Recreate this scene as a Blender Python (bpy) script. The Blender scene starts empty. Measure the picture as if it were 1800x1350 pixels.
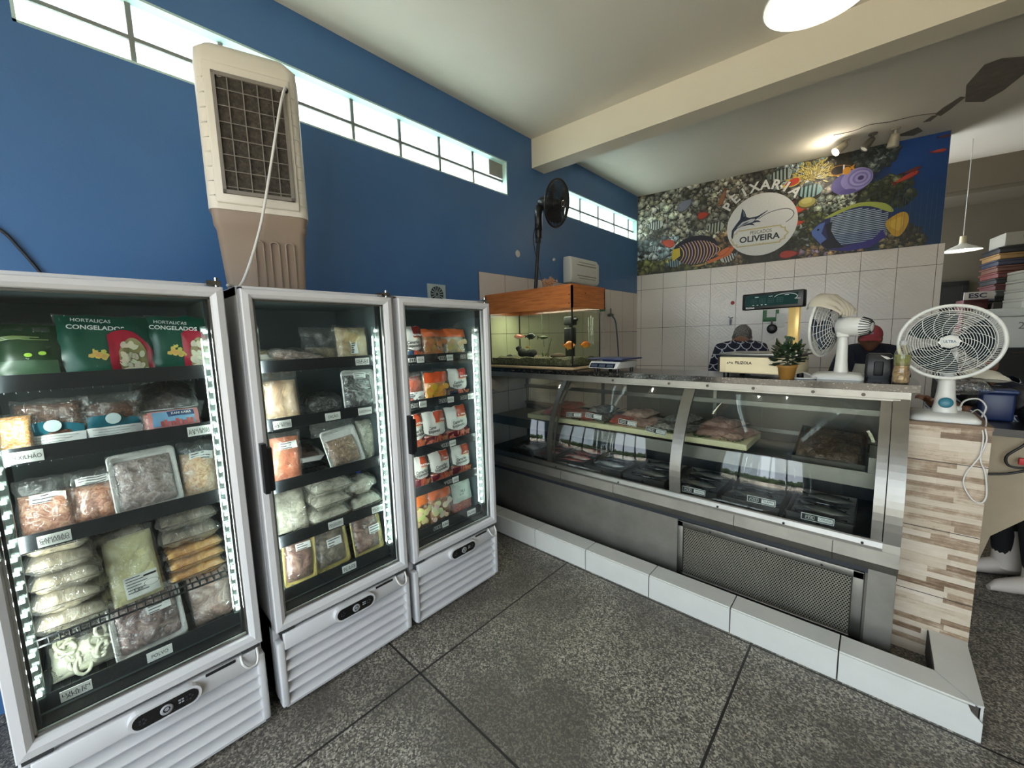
import bpy, bmesh, math, random
from mathutils import Vector, Matrix, noise
SC = bpy.context.scene
COL = SC.collection
PI = math.pi
def R_(d): return math.radians(d)

# ------------------------------------------------------------------ camera
cam_d = bpy.data.cameras.new('camera'); cam = bpy.data.objects.new('camera', cam_d); COL.objects.link(cam)
cam_d.sensor_fit = 'HORIZONTAL'; cam_d.sensor_width = 36.0
cam_d.lens = 690.82 / 1800 * 36.0
cam_d.clip_start = .05; cam_d.clip_end = 200
_yaw, _pitch, _roll = .7510, -.1164, -.0289
_F = Vector((-math.sin(_yaw)*math.cos(_pitch), math.cos(_yaw)*math.cos(_pitch), math.sin(_pitch)))
_Rt = Vector((math.cos(_yaw), math.sin(_yaw), 0)); _U = _Rt.cross(_F)
_R2 = math.cos(_roll)*_Rt + math.sin(_roll)*_U; _U2 = -math.sin(_roll)*_Rt + math.cos(_roll)*_U
CAM = Vector((2.6024, -5.4951, 1.6782))
cam.matrix_world = Matrix(((_R2.x, _U2.x, -_F.x, CAM.x), (_R2.y, _U2.y, -_F.y, CAM.y), (_R2.z, _U2.z, -_F.z, CAM.z), (0, 0, 0, 1)))
SC.camera = cam
# ------------------------------------------------------------------ view, world, daylight
vs = SC.view_settings
vs.view_transform = 'Standard'; vs.look = 'None'; vs.gamma = 1.0; vs.use_curve_mapping = False
vs.exposure = 0.36
SC.cycles.max_bounces = 8; SC.cycles.diffuse_bounces = 4; SC.cycles.glossy_bounces = 4
SC.cycles.transmission_bounces = 6; SC.cycles.transparent_max_bounces = 24
SC.cycles.sample_clamp_indirect = 6.0; SC.cycles.caustics_reflective = False; SC.cycles.caustics_refractive = False
SC.cycles.use_denoising = True
W = bpy.data.worlds.new('sky'); SC.world = W; W.use_nodes = True
_bg = W.node_tree.nodes['Background']
_bg.inputs['Color'].default_value = (.80, .90, 1.0, 1); _bg.inputs['Strength'].default_value = 6.0

def area(name, loc, rot, sx, sy, energy, color=(1, 1, 1), portal=False, spread=PI):
    l = bpy.data.lights.new(name, 'AREA'); l.shape = 'RECTANGLE'; l.size = sx; l.size_y = sy
    l.energy = energy; l.color = color; l.spread = spread
    o = bpy.data.objects.new(name, l); COL.objects.link(o); o.location = loc; o.rotation_euler = rot
    if portal: l.cycles.is_portal = True
    return o
def point(name, loc, energy, color=(1, 1, 1), r=.03):
    l = bpy.data.lights.new(name, 'POINT'); l.energy = energy; l.color = color; l.shadow_soft_size = r
    o = bpy.data.objects.new(name, l); COL.objects.link(o); o.location = loc
    return o
# the sun stands high on the window side: the fluted panes scatter it, the street bounces it to the ceiling
_s = bpy.data.lights.new('sun', 'SUN'); _s.energy = 34.0; _s.angle = .01; _s.color = (1, .93, .80)
_so = bpy.data.objects.new('sun', _s); COL.objects.link(_so); _so.rotation_euler = Vector((.62, -.22, -.75)).to_track_quat('-Z', 'Y').to_euler()
# sky portals at the shop front and at the two high windows
area('front_daylight', (3.1, -7.62, 1.55), (R_(90), 0, 0), 5.0, 3.1, 1, portal=True)
area('window_daylight', (-.62, -3.97, 3.31), (0, R_(-90), 0), .335, 3.2, 1, portal=True)
area('window_daylight', (-.62, -.38, 3.31), (0, R_(-90), 0), .335, 1.98, 1, portal=True)

# ------------------------------------------------------------------ materials
def lin(c):
    return tuple((x/12.92 if x <= .04045 else ((x+.055)/1.055)**2.4) for x in c)
def rgb(r, g, b): return lin((r/255, g/255, b/255))
MATS = {}
class NT:
    def __init__(s, name):
        s.m = bpy.data.materials.new(name); s.m.use_nodes = True
        s.t = s.m.node_tree; s.t.nodes.clear()
        s.out = s.t.nodes.new('ShaderNodeOutputMaterial')
    def n(s, ty, props=None, **inp):
        nd = s.t.nodes.new(ty)
        for k, v in (props or {}).items(): setattr(nd, k, v)
        for k, v in inp.items():
            k2 = int(k[1:]) if k[0] == '_' and k[1:].isdigit() else k.replace('_', ' ')
            sk = nd.inputs[k2]
            if isinstance(v, bpy.types.NodeSocket): s.t.links.new(v, sk)
            else:
                if hasattr(sk, 'default_value'):
                    try:
                        if len(sk.default_value) == 4 and len(v) == 3: v = tuple(v) + (1,)
                    except TypeError: pass
                    sk.default_value = v
        return nd
    def math(s, op, a, b=0, c=0):
        return s.n('ShaderNodeMath', {'operation': op}, _0=a, _1=b, _2=c).outputs[0]
    def mix(s, f, a, b):
        nd = s.t.nodes.new('ShaderNodeMix'); nd.data_type = 'RGBA'
        for i, v in ((0, f), (6, a), (7, b)):
            if isinstance(v, bpy.types.NodeSocket): s.t.links.new(v, nd.inputs[i])
            elif i == 0: nd.inputs[0].default_value = v
            else: nd.inputs[i].default_value = tuple(v) + (1,) if len(v) == 3 else v
        return nd.outputs[2]
    def ramp(s, f, stops, interp='LINEAR'):
        nd = s.t.nodes.new('ShaderNodeValToRGB'); s.t.links.new(f, nd.inputs[0])
        el = nd.color_ramp.elements; nd.color_ramp.interpolation = interp
        while len(el) < len(stops): el.new(.5)
        for e, (p, c) in zip(el, stops):
            e.position = p; e.color = tuple(c) + (1,) if len(c) == 3 else c
        return nd.outputs[0]
    def obj(s): return s.n('ShaderNodeTexCoord').outputs['Object']
    def sep(s, v): return s.n('ShaderNodeSeparateXYZ', _0=v).outputs
    def noise(s, v, scale, detail=3, rough=.5, dist=0):
        return s.n('ShaderNodeTexNoise', Vector=v, Scale=scale, Detail=detail, Roughness=rough, Distortion=dist).outputs[0]
    def bump(s, h, strength=.3, dist=.01):
        return s.n('ShaderNodeBump', Height=h, Strength=strength, Distance=dist).outputs[0]
    def bsdf(s, **k):
        return s.n('ShaderNodeBsdfPrincipled', **k)
    def done(s, sh):
        s.t.links.new(sh.outputs[0] if hasattr(sh, 'outputs') else sh, s.out.inputs[0]); return s.m
def mat(name, c, rough=.5, metal=0, var=.07, scale=9, coat=0, bump=0, spec=.5):
    if name in MATS: return MATS[name]
    t = NT(name); c = rgb(*c); v = t.obj()
    f = t.noise(v, scale, 4, .6)
    col = t.mix(f, tuple(max(0, x*(1-var*2)) for x in c), tuple(min(1, x*(1+var*2)) for x in c))
    k = dict(Base_Color=col, Roughness=rough, Metallic=metal)
    if bump: k['Normal'] = t.bump(t.noise(v, scale*8, 3), bump, .004)
    b = t.bsdf(**k); b.inputs['Coat Weight'].default_value = coat; b.inputs['Specular IOR Level'].default_value = spec
    MATS[name] = t.done(b); return MATS[name]
def emit(name, c, s):
    if name in MATS: return MATS[name]
    t = NT(name); f = t.noise(t.obj(), 3); c = rgb(*c)
    e = t.n('ShaderNodeEmission', Color=t.mix(f, c, tuple(x*.96 for x in c)), Strength=s)
    MATS[name] = t.done(e); return MATS[name]
def clear(name, tint=(1, 1, 1), ior=1.45, rough=.02, haze=0., hazecol=(.8, .8, .8), bump=0, scale=30, boost=1.0):
    """thin clear sheet: sees through, reflects by Fresnel, a little milky"""
    if name in MATS: return MATS[name]
    t = NT(name); v = t.obj()
    kw = {}
    if bump: kw['Normal'] = t.bump(t.noise(v, scale, 3, .6, .6), bump, .01)
    tr = t.n('ShaderNodeBsdfTransparent', Color=tuple(tint))
    gl = t.n('ShaderNodeBsdfGlossy', Color=(1, 1, 1), Roughness=rough, **kw)
    lw = t.n('ShaderNodeLayerWeight', Blend=.5, **kw).outputs['Facing']
    r0 = ((ior-1)/(ior+1))**2
    fr = t.math('MULTIPLY', t.math('ADD', r0, t.math('MULTIPLY', t.math('POWER', lw, 5), 1-r0)), boost)
    m1 = t.n('ShaderNodeMixShader', _0=fr, _1=tr.outputs[0], _2=gl.outputs[0])
    if haze:
        df = t.n('ShaderNodeBsdfDiffuse', Color=tuple(hazecol))
        hz = t.math('MULTIPLY', t.noise(v, 7, 3), haze*2)
        m1 = t.n('ShaderNodeMixShader', _0=hz, _1=m1.outputs[0], _2=df.outputs[0])
    MATS[name] = t.done(m1); return MATS[name]
def food(name, c1, c2, c3, scale=22, dist=1.2, rough=.38, bump=.5, coat=.35):
    if name in MATS: return MATS[name]
    t = NT(name); v = t.obj()
    f = t.noise(v, scale, 4, .6, dist)
    col = t.ramp(f, [(.28, rgb(*c1)), (.5, rgb(*c2)), (.72, rgb(*c3))])
    b = t.bsdf(Base_Color=col, Roughness=rough, Normal=t.bump(f, bump, .02)); b.inputs['Coat Weight'].default_value = coat
    MATS[name] = t.done(b); return MATS[name]
def painted(name, rough=.5):
    """printed colours that travel with the sheet (one colour per printed patch)"""
    if name in MATS: return MATS[name]
    t = NT(name); a = t.n('ShaderNodeVertexColor', {'layer_name': 'print'}).outputs[0]
    f = t.noise(t.obj(), 60, 3)
    b = t.bsdf(Base_Color=t.mix(t.math('MULTIPLY', f, .18), a, (0, 0, 0)), Roughness=rough)
    MATS[name] = t.done(b); return MATS[name]

# ------------------------------------------------------------------ mesh builder
_TXT = {}
class MB:
    def __init__(s): s.v = []; s.f = []; s.mi = []; s.sm = []; s.c = []; s.M = Matrix.Identity(4)
    def add(s, vs, fs, m=0, sm=False, col=None):
        b = len(s.v); M = s.M
        s.v += [tuple(M @ Vector(p)) for p in vs]
        for f in fs:
            s.f.append(tuple(i+b for i in f)); s.mi.append(m); s.sm.append(sm); s.c.append(col)
        return s
    def box(s, x0, x1, y0, y1, z0, z1, m=0, col=None):
        return s.add([(x0,y0,z0),(x1,y0,z0),(x1,y1,z0),(x0,y1,z0),(x0,y0,z1),(x1,y0,z1),(x1,y1,z1),(x0,y1,z1)],
                     [(3,2,1,0),(4,5,6,7),(0,1,5,4),(1,2,6,5),(2,3,7,6),(3,0,4,7)], m, False, col)
    def rbox(s, x0, x1, y0, y1, z0, z1, r=.01, m=0, seg=2):
        bm = bmesh.new(); bmesh.ops.create_cube(bm, size=1)
        for v in bm.verts: v.co = Vector(((x0+x1)/2+v.co.x*(x1-x0), (y0+y1)/2+v.co.y*(y1-y0), (z0+z1)/2+v.co.z*(z1-z0)))
        r = min(r, .49*min(x1-x0, y1-y0, z1-z0))
        bmesh.ops.bevel(bm, geom=list(bm.edges), offset=r, segments=seg, profile=.5, affect='EDGES')
        bm.verts.index_update()
        s.add([tuple(v.co) for v in bm.verts], [tuple(v.index for v in f.verts) for f in bm.faces], m, True); bm.free(); return s
    def prism(s, poly, z0, z1, m=0, sm=False, axis='z', col=None):
        n = len(poly)
        if axis == 'z': P = lambda a, b, c: (a, b, c)
        elif axis == 'x': P = lambda a, b, c: (c, a, b)      # poly in (y,z), extruded along x
        else: P = lambda a, b, c: (a, c, b)                   # poly in (x,z), extruded along y
        vs = [P(a, b, z0) for a, b in poly] + [P(a, b, z1) for a, b in poly]
        fs = [tuple(range(n))[::-1], tuple(range(n, 2*n))] + [(i, (i+1) % n, n+(i+1) % n, n+i) for i in range(n)]
        return s.add(vs, fs, m, sm, col)
    def cyl(s, p0, p1, r0, r1=None, n=16, m=0, caps=True, sm=True):
        r1 = r0 if r1 is None else r1
        p0 = Vector(p0); p1 = Vector(p1); d = (p1-p0).normalized()
        a = d.orthogonal().normalized(); b = d.cross(a)
        vs = []
        for p, r in ((p0, r0), (p1, r1)):
            vs += [tuple(p + a*r*math.cos(2*PI*i/n) + b*r*math.sin(2*PI*i/n)) for i in range(n)]
        s.add(vs, [(i, (i+1) % n, n+(i+1) % n, n+i) for i in range(n)], m, sm)
        if caps: s.add(vs, [tuple(range(n))[::-1], tuple(range(n, 2*n))], m, False)
        return s
    def tube(s, pts, r, n=8, m=0, smooth=0, closed=False):
        P = [Vector(p) for p in pts]
        if smooth: P = spline(P, smooth, closed)
        k = len(P); prev = None; rings = []
        for i, p in enumerate(P):
            if closed: d = (P[(i+1) % k]-P[i-1]).normalized()
            else: d = (P[min(i+1, k-1)]-P[max(i-1, 0)]).normalized()
            a = d.orthogonal().normalized() if prev is None else (prev - d*prev.dot(d)).normalized()
            prev = a; b = d.cross(a)
            rr = r(i/(k-1)) if callable(r) else r
            rings.append([tuple(p + a*rr*math.cos(2*PI*j/n) + b*rr*math.sin(2*PI*j/n)) for j in range(n)])
        vs = [v for q in rings for v in q]; fs = []
        for i in range(k if closed else k-1):
            i2 = (i+1) % k
            fs += [(i*n+j, i*n+(j+1) % n, i2*n+(j+1) % n, i2*n+j) for j in range(n)]
        if not closed: fs += [tuple(range(n))[::-1], tuple(range((k-1)*n, k*n))]
        return s.add(vs, fs, m, True)
    def lathe(s, prof, n=24, m=0, c=(0, 0, 0), axis=None, sm=True, caps=False):
        M = Matrix.Translation(c)
        if axis is not None: M = M @ Vector((0, 0, 1)).rotation_difference(Vector(axis)).to_matrix().to_4x4()
        vs = []
        for r, z in prof: vs += [tuple(M @ Vector((r*math.cos(2*PI*i/n), r*math.sin(2*PI*i/n), z))) for i in range(n)]
        fs = []
        for k in range(len(prof)-1): fs += [(k*n+i, k*n+(i+1) % n, (k+1)*n+(i+1) % n, (k+1)*n+i) for i in range(n)]
        if caps: fs += [tuple(range(n))[::-1], tuple(range((len(prof)-1)*n, len(prof)*n))]
        return s.add(vs, fs, m, sm)
    def grid(s, fn, nu, nv, m=0, sm=True, flip=False, col=None):
        vs = [tuple(fn(i/nu, j/nv)) for j in range(nv+1) for i in range(nu+1)]
        q = lambda i, j: j*(nu+1)+i
        fs = [(q(i, j), q(i+1, j), q(i+1, j+1), q(i, j+1)) for j in range(nv) for i in range(nu)]
        if flip: fs = [f[::-1] for f in fs]
        return s.add(vs, fs, m, sm, col)
    def ball(s, c, rx, ry=None, rz=None, nu=16, nv=10, m=0, rot=None, bumpy=0, seed=0):
        ry = rx if ry is None else ry; rz = rx if rz is None else rz
        M = Matrix.Translation(c) @ (rot.to_4x4() if rot else Matrix.Identity(4))
        vs = []; 
        for j in range(nv+1):
            th = PI*j/nv
            for i in range(nu):
                ph = 2*PI*i/nu; p = Vector((math.sin(th)*math.cos(ph), math.sin(th)*math.sin(ph), math.cos(th)))
                k = 1 + (bumpy*noise.noise(p*2.1 + Vector((seed, seed*.7, 3))) if bumpy else 0)
                vs.append(tuple(M @ Vector((p.x*rx*k, p.y*ry*k, p.z*rz*k))))
        fs = [(j*nu+i, (j+1)*nu+i, (j+1)*nu+(i+1) % nu, j*nu+(i+1) % nu) for j in range(nv) for i in range(nu)]
        return s.add(vs, fs, m, True)
    def text(s, string, size, place, m=0, col=None, bold=0, sx=1.0, fit=None):
        """flat lettering; place = 4x4 whose XY plane carries the text (centred)"""
        key = (string, bold)
        if key not in _TXT:
            cu = bpy.data.curves.new('t', 'FONT'); cu.body = string; cu.align_x = 'CENTER'; cu.align_y = 'CENTER'; cu.size = 1; cu.offset = bold
            cu.resolution_u = 3
            o = bpy.data.objects.new('t', cu); COL.objects.link(o)
            dg = bpy.context.evaluated_depsgraph_get(); me = bpy.data.meshes.new_from_object(o.evaluated_get(dg))
            _TXT[key] = ([tuple(v.co) for v in me.vertices], [tuple(p.vertices) for p in me.polygons])
            bpy.data.objects.remove(o); bpy.data.curves.remove(cu); bpy.data.meshes.remove(me)
        vs, fs = _TXT[key]
        if not vs: return s
        xs = [v[0] for v in vs]; w = max(xs)-min(xs)
        kx = size*sx if fit is None else fit/w
        return s.add([tuple(place @ Vector((v[0]*kx, v[1]*size, 0))) for v in vs], fs, m, False, col)
    def build(s, name, mats, parent=None, fixn=False):
        me = bpy.data.meshes.new(name)
        inv = wm(parent).inverted() if parent is not None else None
        vs = [tuple(inv @ Vector(v)) for v in s.v] if inv is not None else s.v
        me.from_pydata(vs, [], s.f)
        if not isinstance(mats, (list, tuple)): mats = [mats]
        for m in mats: me.materials.append(m)
        for p, mi, sm in zip(me.polygons, s.mi, s.sm): p.material_index = mi; p.use_smooth = sm
        if any(c is not None for c in s.c):
            ca = me.color_attributes.new('print', 'FLOAT_COLOR', 'CORNER')
            for p, c in zip(me.polygons, s.c):
                c = c or (1, 1, 1)
                for li in p.loop_indices: ca.data[li].color = (*c, 1)
        me.update()
        if fixn:
            bm = bmesh.new(); bm.from_mesh(me); bmesh.ops.recalc_face_normals(bm, faces=bm.faces); bm.to_mesh(me); bm.free()
        o = bpy.data.objects.new(name, me); COL.objects.link(o)
        if parent is not None: o.parent = parent
        return o
def wm(o):
    return (wm(o.parent) @ o.matrix_basis) if o.parent is not None else o.matrix_basis.copy()
def spline(P, n=4, closed=False):
    out = []; k = len(P)
    for i in range(k if closed else k-1):
        g = (lambda j: P[j % k]) if closed else (lambda j: P[min(max(j, 0), k-1)])
        p0, p1, p2, p3 = g(i-1), g(i), g(i+1), g(i+2)
        for a in range(n):
            t = a/n
            out.append(.5*((2*p1)+(p2-p0)*t+(2*p0-5*p1+4*p2-p3)*t*t+(3*p1-p0-3*p2+p3)*t**3))
    if not closed: out.append(P[-1])
    return out
def tag(o, label, cat, group=None, kind=None):
    o['label'] = label; o['category'] = cat
    if group: o['group'] = group
    if kind: o['kind'] = kind
    return o
def thing(name, label, cat, loc=(0, 0, 0), rot=(0, 0, 0), group=None):
    o = bpy.data.objects.new(name, None); COL.objects.link(o); o.empty_display_size = .1
    o.location = loc; o.rotation_euler = rot
    from mathutils import Euler
    o.matrix_world = Matrix.Translation(loc) @ Euler(rot).to_matrix().to_4x4()
    return tag(o, label, cat, group)
def struct(name, mb, m):
    o = mb.build(name, m); o['kind'] = 'structure'; return o
def dup(root, loc, rot=None, label=None):
    r = root.copy(); COL.objects.link(r); r.location = loc
    if rot is not None: r.rotation_euler = rot
    if label: r['label'] = label
    for ch in root.children:
        c = ch.copy(); COL.objects.link(c); c.parent = r
        for g in ch.children:
            d = g.copy(); COL.objects.link(d); d.parent = c
    return r
def TR(loc, rx=0, ry=0, rz=0):
    from mathutils import Euler
    return Matrix.Translation(loc) @ Euler((rx, ry, rz)).to_matrix().to_4x4()
FRONT = Matrix.Rotation(PI/2, 4, 'X')     # text plane facing -Y, upright

# ------------------------------------------------------------------ common materials
M_film = clear('clear_film', ior=1.45, rough=.10, haze=.05, hazecol=(.75, .75, .72), bump=1.6, scale=30, boost=2.6)
M_door = clear('door_glass', tint=(.93, .96, .95), ior=1.45, rough=.01, boost=.9)
M_caseglass = clear('case_glass', tint=(.90, .93, .92), ior=1.5, rough=.012)
M_white = mat('white_enamel', (205, 205, 206), .35, var=.03, scale=4)
M_whitepl = mat('white_plastic', (214, 213, 208), .38, var=.03)
M_cream = mat('cream_plastic', (222, 208, 172), .42, var=.03)
M_black = mat('black_plastic', (20, 20, 22), .4)
M_gasket = mat('dark_gasket', (16, 18, 20), .6)
M_steel = mat('brushed_steel', (165, 163, 158), .28, 1, var=.08, scale=14)
M_chrome = mat('chrome', (200, 200, 200), .12, 1)
M_paper = mat('white_paper', (226, 226, 222), .7, var=.02)
M_ink = mat('black_ink', (22, 22, 24), .7)
M_foam = mat('white_foam', (228, 228, 224), .65, var=.03)
# ================================================================== THE ROOM
BW = .1834                                     # the back wall is not square to the side wall
CB, SB = math.cos(BW), math.sin(BW)
XW, YW = -.30, .634                            # side wall plane; where it meets the back wall
BWM = Matrix(((CB, SB, 0, XW), (SB, -CB, 0, YW), (0, 0, 1, 0), (0, 0, 0, 1)))     # (u, off, z) -> world
KU = 1.1153                                    # the tile-and-mural drawing grid in metres
BWS = BWM @ Matrix(((KU, 0, 0, 0), (0, 1, 0, 0), (0, 0, KU, -.1935), (0, 0, 0, 1)))
LWS = Matrix(((1, 0, 0, XW), (0, KU, 0, YW), (0, 0, KU, -.1935), (0, 0, 0, 1)))
def bwp(u, z, off=0): return BWS @ Vector((u, off, z))
def clg(x, y): return (XW + KU*x, YW + KU*y)  # plan grid of the ceiling
ZC = 3.822
# --- floor: dark speckled terrazzo with joint strips
t = NT('terrazzo'); v = t.obj(); X, Y, Z = t.sep(v)
vo = t.n('ShaderNodeTexVoronoi', {'feature': 'F1'}, Vector=v, Scale=150).outputs
g1 = t.ramp(t.sep(vo['Color'])[0], [(.1, rgb(52, 50, 46)), (.4, rgb(100, 97, 90)), (.66, rgb(138, 133, 122)), (.92, rgb(194, 187, 171))])
stain = t.noise(v, 1.7, 4, .6, .4); stain2 = t.noise(v, 5, 3)
g2 = t.mix(t.ramp(stain, [(.38, (.75,)*3), (.62, (0, 0, 0))]), g1, rgb(68, 64, 59))
g2 = t.mix(t.math('MULTIPLY', stain2, .35), g2, rgb(96, 90, 82))
def line(axis, off, pitch, w):
    a = t.math('FRACT', t.math('DIVIDE', t.math('ADD', axis, 100*pitch - off + pitch/2), pitch))
    return t.math('LESS_THAN', t.math('ABSOLUTE', t.math('SUBTRACT', a, .5)), w/pitch/2)
ln = t.math('MAXIMUM', line(X, .992, 1.2, .011), line(Y, -4.516, 1.29, .011))
colr = t.mix(ln, g2, rgb(26, 25, 24))
h = t.math('SUBTRACT', t.math('MULTIPLY', t.sep(vo['Color'])[1], .15), ln)
M_floor = t.done(t.bsdf(Base_Color=colr, Roughness=t.math('ADD', .34, t.math('MULTIPLY', stain2, .35)), Normal=t.bump(h, .35, .003)))
b = MB(); b.box(-.6, 7.2, -7.6, 6.0, -.1, 0); struct('floor', b, M_floor)

# --- painted walls
def wallpaint(name, c1, c2, rough=.5):
    t = NT(name); v = t.obj(); f = t.noise(v, 1.4, 4, .6, .3); f2 = t.noise(v, 60, 3)
    return t.done(t.bsdf(Base_Color=t.mix(f, rgb(*c1), rgb(*c2)), Roughness=rough, Normal=t.bump(f2, .12, .004)))
M_blue = wallpaint('blue_paint', (58, 100, 150), (74, 117, 167), .38)
M_plaster = wallpaint('ceiling_plaster', (214, 208, 194), (224, 219, 206), .8)
M_beam = wallpaint('beam_paint', (220, 211, 190), (228, 220, 202), .75)
M_grey = wallpaint('grey_wall_paint', (104, 97, 84), (116, 109, 95), .8)
M_reveal = wallpaint('pale_green_paint', (176, 204, 196), (190, 214, 206), .6)
M_conc = mat('bare_concrete', (116, 110, 102), .9, var=.2, scale=12, bump=.5)
W1 = (-5.567, -2.367, 3.141, 3.476); W2 = (-1.374, .611, 3.141, 3.465)
b = MB()
b.M = Matrix.Translation((XW, 0, 0)); Y9 = .75
for y0, y1, z0, z1 in ((-7.6, Y9, -.05, W1[2]), (-7.6, Y9, W1[3], 3.95), (-7.6, W1[0], W1[2], W1[3]), (W1[1], W2[0], W1[2], W1[3]), (W2[1], Y9, W1[2], W1[3]), (W2[0], W2[1], W2[3], W1[3])):
    b.box(-.22, 0, y0, y1, z0, z1)
struct('wall_left', b, M_blue)
# the two long high windows: painted reveal, putty bars, fluted glass
t = NT('fluted_glass'); v = t.obj(); X, Y, Z = t.sep(v)
wv = t.math('SINE', t.math('MULTIPLY', Y, 420))
tr = t.n('ShaderNodeBsdfTransparent', Color=(.93, .97, .97, 1)); tl = t.n('ShaderNodeBsdfTranslucent', Color=(.88, .93, .93, 1))
gl = t.n('ShaderNodeBsdfGlossy', Roughness=.25)
m1 = t.n('ShaderNodeMixShader', _0=t.math('ADD', .94, t.math('MULTIPLY', wv, .05)), _1=tr.outputs[0], _2=tl.outputs[0])
m2 = t.n('ShaderNodeMixShader', _0=.06, _1=m1.outputs[0], _2=gl.outputs[0])
M_flute = t.done(m2)
M_bar = mat('window_bar_grey', (120, 122, 118), .7)
def window(n, y0, y1, z0, z1, bars, zmid, patch=None):
    b = MB(); r = .012; MX = Matrix.Translation((XW, 0, 0)); b.M = MX
    b.box(-.215, .001, y0, y0+r, z0, z1, 1); b.box(-.215, .001, y1-r, y1, z0, z1, 1)
    b.box(-.215, .001, y0, y1, z1-r, z1, 1); b.box(-.215, .001, y0, y1, z0, z0+r, 1)
    for y in bars: b.box(-.085, -.055, y-.011, y+.011, z0, z1, 0)
    b.box(-.084, -.056, y0, y1, zmid-.010, zmid+.010, 0)
    fr = struct('window_%d' % n, b, [M_bar, M_reveal])
    p = MB(); p.M = MX; p.box(-.073, -.068, y0+r, y1-r, z0+r, z1-r); p.build('glass_pane', M_flute, fr)
    if patch:
        q = MB(); q.M = MX; q.box(-.066, -.056, *patch); q.build('board_patch', mat('weathered_board', (150, 145, 138), .8, var=.15), fr)
window(1, *W1, [-5.166+.397*i for i in range(7)], 3.295, patch=(-2.567, -2.378, 3.32, 3.459))
window(2, *W2, [-1.374+.452*i for i in range(1, 5)], 3.295)
# --- back wall with tiled lower part
b = MB(); b.M = BWM; b.box(-.05, 3.415, -.18, 0, -.05, ZC+.1)
M_greywall = wallpaint('old_wall_paint', (150, 146, 138), (164, 158, 150), .7)
struct('wall_back', b, M_greywall)
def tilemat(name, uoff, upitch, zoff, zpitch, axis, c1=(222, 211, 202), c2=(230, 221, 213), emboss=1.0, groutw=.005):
    t = NT(name); v = t.obj(); S = t.sep(v)
    U = S[axis]; Z = S[2]
    def cell(a, off, p): return t.math('FRACT', t.math('DIVIDE', t.math('ADD', a, 100*p-off), p))
    fu, fz = cell(U, uoff, upitch), cell(Z, zoff, zpitch)
    def edge(f, p): return t.math('LESS_THAN', t.math('MINIMUM', f, t.math('SUBTRACT', 1, f)), groutw/p/2)
    g = t.math('MAXIMUM', edge(fu, upitch), edge(fz, zpitch))
    # embossed rings of petals
    def ring(a, bb, pu, pz):
        x = t.math('SUBTRACT', cell(U, a, pu), .5); z = t.math('SUBTRACT', cell(Z, bb, pz), .5)
        d = t.math('SQRT', t.math('ADD', t.math('MULTIPLY', x, x), t.math('MULTIPLY', z, z)))
        return t.math('SINE', t.math('MULTIPLY', d, 26))
    em = t.math('MULTIPLY', t.math('MULTIPLY', ring(0, 0, .30, .27), ring(.15, .135, .30, .27)), .22*emboss)
    h = t.math('SUBTRACT', t.math('ADD', em, t.math('MULTIPLY', t.noise(v, 14, 2), .12)), g)
    col = t.mix(g, t.mix(t.noise(v, 2.2, 3), rgb(*c1), rgb(*c2)), rgb(92, 80, 72))
    return t.done(t.bsdf(Base_Color=col, Roughness=.22, Normal=t.bump(h, .35, .006)))
M_backtile = tilemat('embossed_wall_tile', .067, .3324, 2.377, .602, 0)
b = MB(); b.box(0, 3.446, 0, .012, 0, 2.608)
o = b.build('trim_1', M_backtile); o.matrix_world = BWM; o['kind'] = 'structure'
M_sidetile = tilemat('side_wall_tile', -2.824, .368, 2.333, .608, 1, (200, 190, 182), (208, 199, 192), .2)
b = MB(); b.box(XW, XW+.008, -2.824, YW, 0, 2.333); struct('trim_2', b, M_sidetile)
# --- ceiling, beam, far walls
b = MB(); b.box(-.6, 7.2, -7.6, 6, ZC, ZC+.12); struct('ceiling', b, M_plaster)
BA = .0818; yb = lambda x: -1.966 + math.tan(BA)*(x-XW)
b = MB(); b.prism([(-.35, yb(-.35)), (7, yb(7)), (7, yb(7)+.2175), (-.35, yb(-.35)+.2175)], 3.523, ZC+.02); struct('trim_3', b, M_beam)
# far room behind: dark wall with its upper band, a doorway
FM = Matrix(((CB, SB, 0, 2.6), (SB, -CB, 0, 2.485), (0, 0, 1, 0), (0, 0, 0, 1)))
b = MB(); b.M = FM; b.box(-1, 5.2, -.9, -.75, 0, ZC+.1); struct('wall_far', b, M_grey)
b = MB(); b.M = FM; b.box(-1, 5.2, -.76, 0, 3.453, ZC+.05); b.box(-1, 5.2, -.76, -.02, 3.398, 3.453); struct('trim_4', b, M_grey)
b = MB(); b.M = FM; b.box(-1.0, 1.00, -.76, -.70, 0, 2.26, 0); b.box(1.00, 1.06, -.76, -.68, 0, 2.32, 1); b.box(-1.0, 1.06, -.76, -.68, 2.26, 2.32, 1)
struct('door_1', b, [mat('doorway_dark_panel', (38, 38, 36), .8), mat('door_frame_dark', (24, 24, 24), .6)])  # darkness of the doorway is put in as a flat dark panel
b = MB(); b.box(6.8, 7.0, -7.6, 6, 0, ZC+.1); struct('wall_right', b, M_grey)
b = MB(); b.box(-.6, .5, -7.75, -7.55, 0, ZC+.1); b.box(.5, 5.7, -7.75, -7.55, 3.1, ZC+.1); b.box(5.7, 7, -7.75, -7.55, 0, ZC+.1)
for x in (1.95, 3.75): b.box(x-.09, x+.09, -7.74, -7.56, 0, 3.1)
struct('wall_front', b, wallpaint('front_paint', (120, 124, 128), (134, 138, 142)))
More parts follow.
